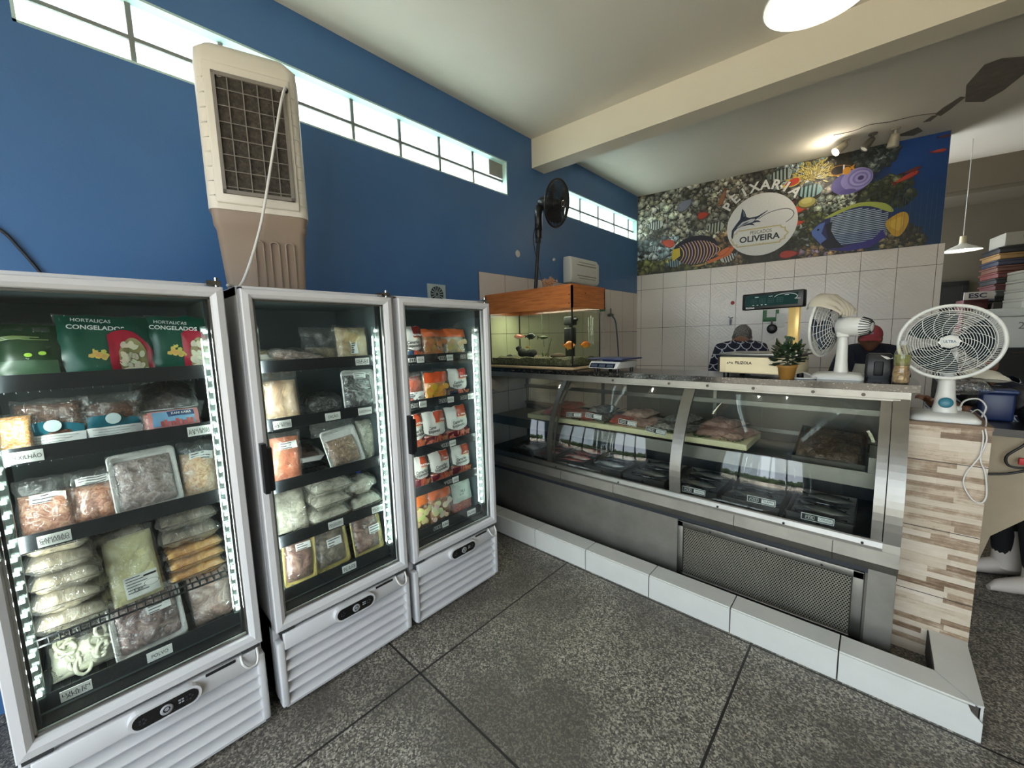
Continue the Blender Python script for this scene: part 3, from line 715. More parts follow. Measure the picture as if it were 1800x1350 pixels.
def kani(T, fs):
    b = MB(); overlay(b, fs, (.12, .94), .10, .92, (232, 150, 146), 8, 5); overlay(b, fs, (.18, .86), .30, .88, (128, 178, 214), 8, 5, .0078)
    overlay(b, fs, (.42, .86), .66, .86, (38, 66, 112), 6, 2, .0105); otext(b, fs, .64, .76, 'KANI KAMA', .013, (240, 240, 240), 0, .013, fit=.062)
    for k in range(9): overlay(b, fs, (.30+.06*k, .345+.06*k), .30, .50+.06*math.sin(k*1.9), (206, 92, 84), 2, 2, .010)
    b.build('print', M_print, T)
bag('crab_stick_pack', 'pink and blue crab stick pack on the second shelf of the nearest freezer', 'frozen food pack', None, place(.535, -5.29, 1.335, 14), .175, .10, .045, F_PINKBR, .9, .15, seed=19, extra=kani)
bag('folded_bag', 'crumpled empty clear bag top behind the crab stick pack', 'plastic bag', None, place(.48, -5.235, 1.40, 30, 20), .09, .075, .02, M_film, .5, .3, seed=77)
G3 = 'shrimp bags on the third shelf of the nearest freezer'
bag('shrimp_bag', 'clear bag of pink shrimp with a slanted sticker at the left light bar', 'frozen food bag', G3, place(.50, -5.65, 1.045, 18), .13, .20, .055, F_SHRIMP, .70, .5, (.25, .85, .52, .68), seed=21)
bag('shrimp_bag', 'clear bag of pink shrimp with a straight sticker beside the large foam tray', 'frozen food bag', G3, place(.49, -5.535, 1.045, 16), .125, .195, .055, F_SHRIMP, .70, .5, (.2, .86, .70, .84), seed=23)
tray('seafood_tray', 'large white foam tray of grey pink seafood on the third shelf', 'food tray', 'trays in the nearest freezer', place(.52, -5.385, 1.045, 16, -2), .20, .235, .03, F_GREYMIX, seed=5)
bag('shrimp_bag', 'clear bag of pale shrimp with a sticker at the right light bar', 'frozen food bag', G3, place(.52, -5.225, 1.045, 12, 0, -8), .125, .235, .06, F_PALESH, .80, .5, (.30, .88, .66, .80), seed=25)
G4 = 'stacked fish bags on the fourth shelf of the nearest freezer'
for k, (z, w, yy, lab) in enumerate(((.700, .17, -5.63, 'bottom'), (.775, .165, -5.635, 'second from the bottom'), (.845, .165, -5.63, 'third from the bottom'), (.915, .16, -5.635, 'second from the top'), (.982, .15, -5.64, 'top'))):
    bag('fish_bag', 'clear bag of beige fish, %s of the left stack' % lab, 'frozen food bag', G4, dict(loc=(.44, yy, z), rot=(0, R_(2), R_(90))), w, .30, .070, F_BEIGEST, .97, .5, flat=True, seed=31+k)
for k, (z, lab) in enumerate(((.83, 'bottom'), (.90, 'middle'), (.965, 'top'))):
    bag('fish_bag', 'clear bag of beige fish, %s of the stack behind the pale yellow block' % lab, 'frozen food bag', G4, dict(loc=(.34, -5.49, z), rot=(0, R_(2), R_(90))), .16, .26, .07, F_BEIGEST, .97, .5, flat=True, seed=41+k)
for k, (z, lab) in enumerate(((.70, 'bottom'), (.765, 'second'),)):
    bag('yellow_block', 'pale yellow block lying flat behind the upright one, %s of two' % ('lower' if k == 0 else 'upper'), 'frozen food bag', None, dict(loc=(.38, -5.49, z), rot=(0, 0, R_(90))), .15, .26, .065, F_TALLOW, .97, .12, flat=True, seed=45+k)
def fatlabel(T, fs):
    b = MB(); overlay(b, fs, (.28, .90), .06, .36, (228, 228, 222), 6, 4)
    for k in range(6): overlay(b, fs, (.32, .58+.06*(k % 3)), .33-.04*k, .342-.04*k, (90, 92, 94), 5, 1, .0095)
    overlay(b, fs, (.64, .88), .30, .325, (30, 30, 32), 5, 1, .0095)
    p0 = Vector(fs(.76, .2)); n = 26
    ring = [(p0.x+.022*k*math.cos(2*PI*i/n), p0.y-.0052, p0.z+.012*k*math.sin(2*PI*i/n)) for k in (1, .93) for i in range(n)]
    b.add(ring, [(i, (i+1) % n, n+(i+1) % n, n+i) for i in range(n)], 0, False, rgb(70, 72, 74))
    otext(b, fs, .50, .16, '1 kg', .016, (60, 60, 62)); b.build('label_sheet', M_print, T)
bag('yellow_block', 'upright pale yellow vacuum block with a white printed label', 'frozen food bag', None, place(.53, -5.455, .700, 16, -3), .15, .275, .045, F_TALLOW, .93, .10, seed=49, film=1.05, extra=fatlabel)
for k, (z, lab) in enumerate(((.855, 'lower'), (.925, 'upper'))):
    bag('fish_bag', 'clear bag of grey fish, %s of the pair above the orange sticks' % lab, 'frozen food bag', G4, dict(loc=(.40, -5.275, z), rot=(0, R_(-2), R_(90))), .19, .30, .075, F_GREYBR, .97, .45, flat=True, seed=51+k)
for k, (y, z, lab) in enumerate(((-5.27, .702, 'lowest'), (-5.265, .752, 'middle'), (-5.27, .802, 'top'))):
    bag('orange_fish_bag', 'clear bag with an orange smoked fish piece, %s of three beside the light bar' % lab, 'frozen food bag', 'orange fish bags', dict(loc=(.46, y, z), rot=(0, R_(-3), R_(92))), .19, .17, .050, F_ORANGE, .92, .25, flat=True, seed=55+k)
def rings(T, fs):
    rnd = random.Random(8); b = MB()
    for k in range(15):
        u, v = rnd.uniform(.12, .86), rnd.uniform(.08, .55); p = Vector(fs(u, v)); r = rnd.uniform(.020, .034); a = rnd.uniform(-.9, .9); t2 = rnd.uniform(.1, .9)
        pts = [(p.x+r*.62*math.cos(q)*math.cos(a)-r*math.sin(q)*math.sin(a), p.y+.012-rnd.uniform(.0, .016)+.008*math.cos(q)*t2, p.z+r*.62*math.cos(q)*math.sin(a)+r*math.sin(q)*math.cos(a)) for q in [2*PI*i/14 for i in range(14)]]
        b.tube(pts, .0062, 7, 0, 0, True)
    b.build('squid_rings', F_RING, T)
bag('squid_ring_bag', 'clear bag of white squid rings at the bottom left of the nearest freezer', 'frozen food bag', None, place(.49, -5.625, .485, 22), .165, .235, .07, F_RING, .52, .5, (.18, .62, .80, .93), seed=61, extra=rings)
tray('octopus_tray', 'white tray of mauve octopus behind the polvo label', 'food tray', 'octopus packs', place(.53, -5.435, .485, 14, -3), .215, .235, .03, F_OCTO, (.50, .84, .60, .74), seed=9)
bag('octopus_bag', 'clear bag of pinkish octopus at the bottom right of the nearest freezer', 'frozen food bag', 'octopus packs', place(.53, -5.23, .485, 10, -4, -6), .15, .23, .055, F_OCTO2, .95, .4, seed=65)
# --- second freezer -------------------------------------------------------------------------------------
tray('foam_tray', 'shallow white foam tray lying on the top shelf of the middle freezer', 'food tray', None, dict(loc=(.44, -4.90, 1.600), rot=(R_(-86), 0, R_(84))), .16, .24, .03, F_FILLET, seed=12)
bag('fish_tail_bag', 'clear bag with a long fish tail lying across the top shelf', 'frozen food bag', None, dict(loc=(.52, -4.79, 1.585), rot=(0, R_(13), R_(90))), .27, .12, .05, F_GREYMIX, .85, .35, flat=True, seed=67)
bag('fish_slab_bag', 'flat white fish pack under the tail bag on the top shelf', 'frozen food bag', None, dict(loc=(.50, -4.885, 1.570), rot=(0, 0, R_(90))), .19, .16, .03, F_FILLET, .95, .2, flat=True, seed=68)
bag('crumpled_bag', 'large crumpled clear bag beside the fillets on the top shelf', 'plastic bag', None, place(.46, -4.655, 1.570, 12), .17, .20, .06, F_BEIGEST, .45, .4, seed=69)
def stick2(T, fs):
    b = MB(); sticker(b, fs, .36, .56, .22, .56, lines=5, seed=9); b.build('sticker', [M_paper, mat('print_grey', (96, 96, 98), .7)], T)
bag('fillet_bag', 'clear bag of upright beige fillets with a tall sticker on the top shelf', 'frozen food bag', None, place(.52, -4.515, 1.570, 8), .175, .205, .06, F_FILLET, .93, .35, seed=71, fscale=18, extra=stick2)
bag('pale_fillet_bag', 'clear bag of thick pale fillets at the left of the second shelf', 'frozen food bag', None, place(.51, -4.885, 1.305, 12), .17, .255, .07, F_CHICK, .80, .55, seed=73, fscale=6)
bag('dark_fish_bag', 'dark fish bag lying behind the tray of small black fish', 'frozen food bag', None, dict(loc=(.36, -4.66, 1.305), rot=(0, 0, R_(90))), .17, .25, .09, F_BLACKF, .95, .5, flat=True, seed=75)
tray('black_fish_tray', 'white tray of small black fish beside the light bar', 'food tray', 'trays in the middle freezer', place(.54, -4.515, 1.305, 8, 1), .185, .225, .028, F_BLACKF, (.30, .66, .78, .92), seed=15)
bag('orange_mince_bag', 'orange minced fish bag with a white sticker near the door handle', 'frozen food bag', None, place(.53, -4.895, 1.012, 10, 3), .135, .245, .05, F_SALMON, .90, .2, (.25, .80, .66, .80), seed=81)
tray('flat_fish_tray', 'white tray of fish lying flat beside the orange bag', 'food tray', 'trays in the middle freezer', dict(loc=(.42, -4.75, 1.050), rot=(R_(-80), R_(3), R_(88))), .16, .26, .03, F_PURPLE, seed=17)
tray('brown_shrimp_tray', 'tilted white tray of brown shrimp on the third shelf', 'food tray', 'trays in the middle freezer', place(.53, -4.600, 1.012, 22, -6), .19, .215, .032, F_BROWNSH, seed=19, fillv=.80)
bag('crumpled_bag', 'crumpled clear bag hanging behind the shrimp tray', 'plastic bag', None, place(.44, -4.62, 1.18, 20), .22, .10, .03, M_film, .5, .3, seed=83)
bag('white_fillet_bag', 'pale bag of fillets leaning at the right end of the third shelf', 'frozen food bag', None, place(.47, -4.455, 1.012, 6), .10, .235, .06, F_SALT, .95, .3, seed=85)
G6 = 'salt cod bags on the fourth shelf'
bag('cod_bag', 'large pale clear bag of salt cod at the left of the fourth shelf', 'frozen food bag', G6, place(.50, -4.885, .746, 30, 4), .165, .235, .08, F_SALT, .9, .4, seed=87)
for k, (z, w, lab) in enumerate(((.746, .19, 'bottom'), (.82, .185, 'middle'), (.892, .20, 'top'))):
    bag('cod_bag', 'clear bag of salt cod, %s of the middle stack' % lab, 'frozen food bag', G6, dict(loc=(.45, -4.715+.012*k, z), rot=(0, R_(-2), R_(90))), w, .27, .074, F_SALT, .97, .5, flat=True, seed=91+k)
T = thing('tied_cod_bag', 'round bag of salt cod tied with a blue band', 'frozen food bag', (.50, -4.53, .84), (0, 0, R_(90)), G6); M0 = T.matrix_world.copy(); T.matrix_world = Matrix.Identity(4)
b = MB(); b.ball((0, 0, .05), .088, .08, .05, 18, 12, 0, None, .3, 4); b.build('contents', F_SALT, T)
b = MB(); b.ball((0, 0, .05), .093, .085, .056, 18, 12, 0, None, .25, 4); b.lathe([(.02, .10), (.009, .115), (.011, .125), (.032, .165), (.04, .18)], 12); b.build('film', M_film, T)
b = MB(); b.lathe([(.010, .112), (.0125, .115), (.0125, .122), (.010, .125)], 12); b.build('band', mat('blue_band', (30, 60, 160), .5), T)
T.matrix_world = M0
bag('cod_bag', 'clear bag of salt cod under the bag tied with a blue band', 'frozen food bag', G6, dict(loc=(.47, -4.52, .746), rot=(0, R_(-3), R_(90))), .17, .24, .085, F_SALT, .97, .5, flat=True, seed=97)
G7 = 'yellow tray packs at the bottom of the middle freezer'
M_ytray = mat('yellow_foam', (226, 206, 120), .6)
tray('yellow_tray_pack', 'yellow tray of reddish brown strips at the left of the bottom shelf', 'food tray', G7, place(.53, -4.885, .485, 8, 3), .155, .235, .025, F_PURPLE, (.34, .80, .74, .88), seed=21, tm=M_ytray)
tray('yellow_tray_pack', 'yellow tray of grey brown strips in the middle of the bottom shelf', 'food tray', G7, place(.52, -4.715, .485, 10, -2), .18, .235, .025, F_GREYBR, (.34, .76, .52, .70), seed=22, tm=M_ytray)
tray('yellow_tray_pack', 'yellow tray of dark purple strips at the right of the bottom shelf', 'food tray', G7, place(.53, -4.52, .485, 8, -2), .175, .24, .025, F_PURPLE, (.50, .86, .48, .66), seed=23, tm=M_ytray)
# --- third freezer --------------------------------------------------------------------------------------
def brand(window, accent=(176, 70, 40), dark=(90, 20, 34)):
    def f(T, fs):
        b = MB()
        overlay(b, fs, (.03, .97), .03, lambda a: .24+.06*a, dark, 8, 4, .0036)
        overlay(b, fs, (.05, .95), lambda a: .26+.22*(a-.55)**2*2, .97, (214, 212, 206), 10, 7, .0044)
        overlay(b, fs, (.50, .95), .64, .96, accent, 6, 4, .010); overlay(b, fs, (.52, .93), .60, .64, (224, 196, 160), 6, 1, .0105)
        otext(b, fs, .72, .70, 'RAYNA', .019, (240, 236, 228), 0, .0125, fit=.062)
        otext(b, fs, .46, .50, 'Camarão', .027, (44, 34, 32), R_(4), .0115, fit=.085); otext(b, fs, .46, .40, 'Empanado', .027, (44, 34, 32), R_(4), .0115, fit=.10)
        rnd = random.Random(3)
        for k in range(16):
            u, v = rnd.uniform(.36, .92), rnd.uniform(.05, .24); p = Vector(fs(u, v)); a = rnd.uniform(.6, 2.4)
            pts = [(p.x+.017*math.cos(q)*math.cos(a)-.006*math.sin(q)*math.sin(a), p.y-.011-k*.00004, p.z+.017*math.cos(q)*math.sin(a)+.006*math.sin(q)*math.cos(a)) for q in [2*PI*i/9 for i in range(9)]]
            b.add(pts, [tuple(range(9))], 0, False, rgb(186+rnd.randint(-20, 20), 92+rnd.randint(-16, 20), 66))
        b.build('print', M_print, T)
    return f
G8 = 'breaded shrimp pouches in the farthest freezer'
for yy, z, w, h, lab, sd in ((-4.155, 1.002, .12, .225, 'cut off by the door handle on the third shelf', 3), (-4.02, 1.002, .185, .225, 'in the middle of the third shelf', 4), (-3.825, 1.002, .185, .235, 'beside the light bar on the third shelf', 5),
                             (-4.145, .754, .12, .20, 'at the left end of the fourth shelf', 6), (-3.985, .754, .165, .20, 'in the middle of the fourth shelf', 7), (-3.815, .754, .165, .205, 'beside the light bar on the fourth shelf', 8)):
    bag('shrimp_pouch', 'white and orange breaded shrimp pouch ' + lab, 'snack pouch', G8, place(.52, yy, z, 10, (-1)**sd*2), w, h, .05, F_PINKBR, .30, .3, seed=100+sd, film=1.0, extra=brand(0))
def band(col, v0=.70, chunk=None):
    def f(T, fs):
        b = MB(); overlay(b, fs, (.03, .97), v0, .93, col, 8, 4, .0044)
        if chunk:
            rnd = random.Random(5)
            for k in range(14):
                u, v = rnd.uniform(.12, .88), rnd.uniform(.12, v0-.12); p = Vector(fs(u, v)); r = rnd.uniform(.016, .024)
                b.add([(p.x+r*math.cos(q), p.y-.0085-k*.00006, p.z+r*.9*math.sin(q)) for q in [2*PI*i/12 for i in range(12)]], [tuple(range(12))], 0, False, tuple(x*rnd.uniform(.8, 1.1) for x in rgb(*chunk)))
        b.build('print', M_print, T)
    return f
G9 = 'clear snack bags in the farthest freezer'
bag('snack_pouch', 'white and red snack pouch at the left end of the top shelf', 'snack pouch', G9, place(.52, -4.145, 1.558, 8), .135, .215, .05, F_GREYMIX, .30, .3, seed=111, film=1.0, extra=brand(0, (150, 44, 40), (40, 60, 84)))
bag('snack_bag', 'clear bag of brown snacks with an orange band, middle of the top shelf', 'snack bag', G9, place(.52, -3.985, 1.558, 8), .175, .20, .06, F_BREAD, .85, .4, seed=112, extra=band((196, 92, 44), .70, (176, 118, 70)))
bag('snack_bag', 'clear bag of green filled snacks with an orange band by the light bar', 'snack bag', G9, place(.52, -3.815, 1.558, 8), .175, .205, .06, F_WHITEB, .85, .4, seed=113, extra=band((214, 104, 52), .66, (186, 160, 110)))
bag('snack_bag', 'pinkish snack bag with a white printed label on the second shelf', 'snack bag', G9, place(.51, -4.145, 1.289, 10), .13, .20, .06, F_PINKBR, .85, .4, (.06, .94, .04, .36, 5), seed=114)
bag('snack_bag', 'clear bag of round golden snacks under a red orange band', 'snack bag', G9, place(.52, -3.99, 1.289, 6), .17, .20, .06, F_BREADO, .85, .35, seed=115, extra=band((204, 80, 38), .60, (214, 160, 62)))
bag('snack_pouch', 'navy and white snack pouch with a red badge on the second shelf', 'snack pouch', G9, place(.52, -3.81, 1.289, 8), .165, .20, .05, F_BREAD, .30, .3, seed=116, film=1.0, extra=brand(0, (184, 56, 44), (24, 30, 52)))
bag('snack_bag', 'clear bag of greenish snacks with an orange band at the bottom left', 'snack bag', G9, place(.52, -4.14, .485, 10), .125, .225, .05, F_BREAD, .85, .4, seed=117, extra=band((206, 110, 54), .66, (190, 186, 130)))
bag('snack_bag', 'clear bag of white pieces with an orange band on the bottom shelf', 'snack bag', G9, place(.53, -4.005, .485, 8), .175, .23, .06, F_BREAD, .85, .4, seed=118, extra=band((196, 98, 56), .70, (214, 206, 176)))
def leaflet(T, fs):
    b = MB(); overlay(b, fs, (.04, .96), .32, .96, (188, 196, 186), 8, 6, .0044); otext(b, fs, .5, .62, 'FILÉ', .022, (90, 96, 92), 0, .0066); otext(b, fs, .5, .53, 'de tilápia', .017, (90, 96, 92), 0, .0066)
    for k in range(3): overlay(b, fs, (.12, .60+.1*k), .43-.035*k, .437-.035*k, (150, 156, 150), 5, 1, .0105)
    b.build('print', M_print, T)
bag('fillet_pouch', 'pale printed fillet pouch with pink pieces at the bottom right', 'snack pouch', G9, place(.52, -3.815, .485, 10), .185, .225, .05, F_PINKBR, .40, .3, seed=119, film=1.0, extra=leaflet)
# ================================================================== REFRIGERATED FISH COUNTER
M_steelb = mat('worn_steel', (134, 132, 126), .40, 1, var=.14, scale=5, bump=.05)
M_steeld = mat('stained_steel', (150, 147, 139), .46, .85, var=.22, scale=4, bump=.08)
M_darkin = mat('case_interior', (34, 38, 44), .5, var=.1)
CX0 = -.28
CT = thing('display_counter', 'long stainless steel fish counter with curved glass front and perforated grille', 'display case', (1.38, -2.75, 0))
GP = [(-2.995, .655), (-3.000, .80), (-2.975, .93), (-2.925, 1.06), (-2.855, 1.18), (-2.765, 1.295), (-2.745, 1.317)]
gp = [tuple(p) for p in spline([Vector((y, z, 0)) for y, z in GP], 4)]
gp = [(p[0], p[1]) for p in gp]
def strip(b, x0, x1, off0, off1, m=0, pts=None, sm=False):
    pts = pts or gp; n = len(pts); nor = []
    for i in range(n):
        d = Vector((pts[min(i+1, n-1)][0]-pts[max(i-1, 0)][0], pts[min(i+1, n-1)][1]-pts[max(i-1, 0)][1])).normalized()
        nor.append((-d.y, d.x))           # outward: towards -y
    for x in (x0, x1): pass
    vs = []
    for x in (x0, x1):
        for o in (off0, off1): vs += [(x, p[0]+q[0]*o, p[1]+q[1]*o) for p, q in zip(pts, nor)]
    A = lambda k, i: k*n+i
    fs = []
    for i in range(n-1):
        fs += [(A(1, i), A(1, i+1), A(3, i+1), A(3, i)), (A(0, i), A(2, i), A(2, i+1), A(0, i+1)), (A(0, i), A(0, i+1), A(1, i+1), A(1, i)), (A(2, i), A(3, i), A(3, i+1), A(2, i+1))]
    fs += [(A(0, 0), A(1, 0), A(3, 0), A(2, 0)), (A(0, n-1), A(2, n-1), A(3, n-1), A(1, n-1))]
    b.add(vs, fs, m, sm)
for x0, x1 in ((CX0, .655), (.688, 1.66), (1.722, 2.635)):
    b = MB(); strip(b, x0, x1, -.003, .003, sm=True); b.build('glass_pane', M_caseglass, CT, True)
for x0, x1, w in ((.652, .692, 0), (1.655, 1.725, 0)):
    b = MB(); strip(b, x0, x1, -.008, .010); b.build('glass_frame', M_steelb, CT, True)
b = MB(); strip(b, .70, .712, -.03, -.02); b.build('inner_frame', M_steelb, CT, True)
b = MB(); strip(b, 2.628, 2.668, -.010, .012, 0); b.build('glass_frame', M_steelb, CT, True)
pp = [(-3.008, .612)] + [(y-.008, z) for y, z in gp] + [(-2.745, 1.335)]
b = MB(); strip(b, 2.672, 2.733, -.06, .010, 0, pp); b.build('end_post', M_steelb, CT, True)
b = MB(); b.prism([(-3.02, .615), (-3.02, .63), (-3.012, .655), (-2.985, .655), (-2.985, .615)], CX0, 2.672, axis='x'); b.box(CX0, 2.672, -3.014, -3.008, .655, .663)
for x in (.75, 1.30, 1.95, 2.28, 2.60): b.cyl((x, -3.019, .637), (x, -3.024, .637), .006, None, 8, 1)
b.build('glass_sill', [M_steelb, M_black], CT)
b = MB(); b.prism([(-3.02, .615), (-3.025, .55), (-2.95, .475), (-2.93, .475), (-2.93, .615)], CX0, 2.733, axis='x')
for x in (.80, 1.26, 2.04, 2.49): b.tube([(x, -3.021, .612), (x, -3.0255, .551), (x, -2.952, .478)], .0018, 4, 1)
b.build('lower_ledge', [M_steeld, M_black], CT)
b = MB(); b.box(CX0, 1.655, -2.945, -2.92, .06, .49); b.box(1.655, 2.733, -2.94, -2.92, .04, .49); b.box(2.63, 2.73, -2.962, -2.94, .04, .485); b.box(1.652, 1.70, -2.95, -2.94, .06, .49); b.build('front_panel', M_steeld, CT)
# perforated grille with frame
t = NT('perforated_sheet'); v = t.obj(); X, Y, Z = t.sep(v)
s = .0125
def dots(ox, oz):
    fx = t.math('SUBTRACT', t.math('FRACT', t.math('DIVIDE', t.math('ADD', X, 10+ox), s)), .5)
    fz = t.math('SUBTRACT', t.math('FRACT', t.math('DIVIDE', t.math('ADD', Z, 10+oz), s*1.73)), .5)
    fz = t.math('MULTIPLY', fz, 1.73)
    return t.math('LESS_THAN', t.math('ADD', t.math('MULTIPLY', fx, fx), t.math('MULTIPLY', fz, fz)), .095)
hole = t.math('MAXIMUM', dots(0, 0), dots(s/2, s*.865))
dirt = t.noise(v, 6, 4)
hb = t.bsdf(Base_Color=t.mix(dirt, rgb(112, 108, 98), rgb(146, 142, 130)), Metallic=.6, Roughness=.5)
ho = t.n('ShaderNodeBsdfDiffuse', Color=rgb(14, 14, 14))
M_perf = t.done(t.n('ShaderNodeMixShader', _0=hole, _1=hb.outputs[0], _2=ho.outputs[0]))
b = MB(); b.box(1.735, 2.575, -2.956, -2.950, .10, .42); gr_ = b.build('grille', M_perf, CT)
b = MB()
b.rbox(1.70, 2.62, -2.972, -2.945, .42, .462, .005); b.rbox(1.70, 2.62, -2.972, -2.945, .07, .105, .005); b.rbox(1.70, 1.738, -2.972, -2.945, .07, .462, .005); b.rbox(2.572, 2.62, -2.972, -2.945, .07, .462, .005)
for x in (1.9, 2.2, 2.45): b.cyl((x, -2.971, .44), (x, -2.975, .44), .006, None, 8, 1)
b.build('grille_frame', [M_steelb, M_black], gr_)
# body, rails, inside
b = MB()
b.box(CX0, 2.733, -2.93, -2.15, .04, .46); b.box(CX0, 2.733, -2.18, -2.15, .46, .95); b.build('cabinet', M_darkin, CT)
b = MB(); b.box(CX0, 2.733, -2.96, -2.18, .46, .575); b.build('well', M_darkin, CT)
b = MB(); b.box(CX0, 2.68, -2.205, -2.175, 1.13, 1.165); b.box(CX0, 2.68, -2.20, -2.18, .95, .975)
for x in (-.25, .70, 1.69, 2.65): b.box(x-.012, x+.012, -2.20, -2.178, .95, 1.345)
b.build('back_rail', M_steelb, CT)
M_rear = mat('rear_panel_brown', (84, 79, 70), .35, var=.12, scale=3)  # solid panels added to close the back and darken the inside
for x0, x1, z1 in ((.95, 1.68, 1.335), (1.70, 2.63, 1.335)):
    b = MB(); b.box(x0, x1, -2.195, -2.187, .955, z1); b.box(x0+.3, x0+.306, -2.2, -2.187, .96, 1.13); b.build('added_rear_panel', M_rear, CT)
b = MB(); b.box(2.640, 2.672, -2.96, -2.18, .50, .66); b.build('inner_wall', M_steeld, CT)
b = MB(); b.box(CX0, 2.735, -2.765, -2.742, 1.312, 1.354); b.box(CX0, 2.70, -2.772, -2.75, 1.308, 1.318)
for x in (1.12, 1.55, 1.80, 2.06, 2.35, 2.56): b.cyl((x, -2.764, 1.333), (x, -2.772, 1.333), .009, None, 10, 1); b.cyl((x, -2.764, 1.333), (x, -2.768, 1.333), .017, None, 10, 0)
b.build('top_trim', [M_steeld, mat('screw_dark', (70, 66, 60), .4, .8)], CT)
b = MB(); b.box(CX0, 2.735, -2.745, -2.16, 1.335, 1.354); b.build('top_board', M_black, CT)
# middle shelf: steel pan on brackets
b = MB()
b.box(-.25, 2.64, -2.80, -2.26, .895, .908); b.box(-.25, 2.64, -2.806, -2.80, .86, .93); b.box(-.25, 2.64, -2.80, -2.796, .845, .87)
for x in (.72, 1.66, 2.62): b.box(x, x+.02, -2.78, -2.20, .845, .895)
b.build('shelf', M_steelb, CT)
# granite worktop
t = NT('dark_granite'); v = t.obj()
vo = t.n('ShaderNodeTexVoronoi', Vector=v, Scale=160).outputs['Color']; n1 = t.noise(v, 45, 4)
gc = t.ramp(t.sep(vo)[0], [(.25, rgb(10, 10, 11)), (.62, rgb(26, 26, 25)), (.88, rgb(52, 50, 47)), (.985, rgb(130, 122, 110))])
M_granite = t.done(t.bsdf(Base_Color=t.mix(t.math('MULTIPLY', n1, .5), gc, rgb(14, 14, 15)), Roughness=.14))
b = MB(); b.prism([(-.29, -2.765), (2.765, -2.765), (2.765, -2.34), (.86, -2.34), (.86, -2.20), (-.29, -2.20)], 1.355, 1.392)
tag(b.build('worktop', M_granite), 'dark speckled granite worktop along the top of the fish counter', 'worktop')

# ---- trays and fish inside
G = 'steel fish trays at the bottom of the counter'
TX = [(.09, .36), (.385, .60), (.62, .895), (.915, 1.235), (1.255, 1.565), (1.60, 1.90), (1.93, 2.235), (2.265, 2.565)]
def names8(i): return ['leftmost, beside the freezers', 'second from the left end', 'third from the left end', 'fourth from the left end', 'left of the wide middle post', 'right of the wide middle post', 'second from the right end', 'rightmost, beside the end post'][i]
def steeltray(x0, x1, label, i, y0=-2.86, y1=-2.42, z=.578, h=.075, tilt=0):
    b = MB(); c = .004
    b.box(x0, x1, y0, y1, z, z+c); b.box(x0, x1, y0, y0+c, z, z+h); b.box(x0, x1, y1-c, y1, z, z+h); b.box(x0, x0+c, y0, y1, z, z+h); b.box(x1-c, x1, y0, y1, z, z+h)
    b.box(x0-.004, x1+.004, y0-.006, y0+c, z+h-.004, z+h); b.cyl(((x0+x1)/2, y0-.001, z+.045), ((x0+x1)/2, y0-.003, z+.045), .012, None, 10, 1)
    return tag(b.build('fish_tray', [M_steelb, M_black]), label, 'tray', G)
for i, (x0, x1) in enumerate(TX): steeltray(x0, x1, 'shallow steel fish tray on the counter floor, ' + names8(i), i)
ICE = food('crushed_ice', (120, 126, 132), (168, 174, 178), (214, 218, 220), 70, .5, .3, .8)
for i, (x0, x1) in enumerate(TX):
    b = MB(); b.grid(lambda u, v: (x0+.008+(x1-x0-.016)*u, -2.85+.42*v, .602+.016*noise.noise(Vector((u*6, v*8, i*3)))), 14, 16)
    tag(b.build('crushed_ice', ICE), 'bed of crushed ice in the fish tray, ' + names8(i), 'ice', 'ice beds in the trays', kind='stuff')
def fishmat(name, back, belly, side):
    t = NT(name); v = t.obj(); X, Y, Z = t.sep(v); n = t.noise(v, 26, 3)
    f = t.math('ADD', t.math('MULTIPLY', Z, 14), t.math('MULTIPLY', t.math('SUBTRACT', n, .5), .6))
    c = t.ramp(t.math('ADD', f, .5), [(.15, rgb(*belly)), (.5, rgb(*side)), (.85, rgb(*back))])
    return t.done(t.bsdf(Base_Color=c, Roughness=.25, Metallic=.15, Coat_Weight=.5))
FM_ = [fishmat('silver_fish_skin', (64, 70, 76), (196, 194, 190), (140, 142, 144)), fishmat('red_fish_skin', (150, 66, 56), (222, 190, 176), (190, 108, 94)), fishmat('dark_fish_skin', (34, 36, 38), (126, 122, 112), (72, 74, 74))]
M_eye = mat('fish_eye', (12, 12, 12), .1)
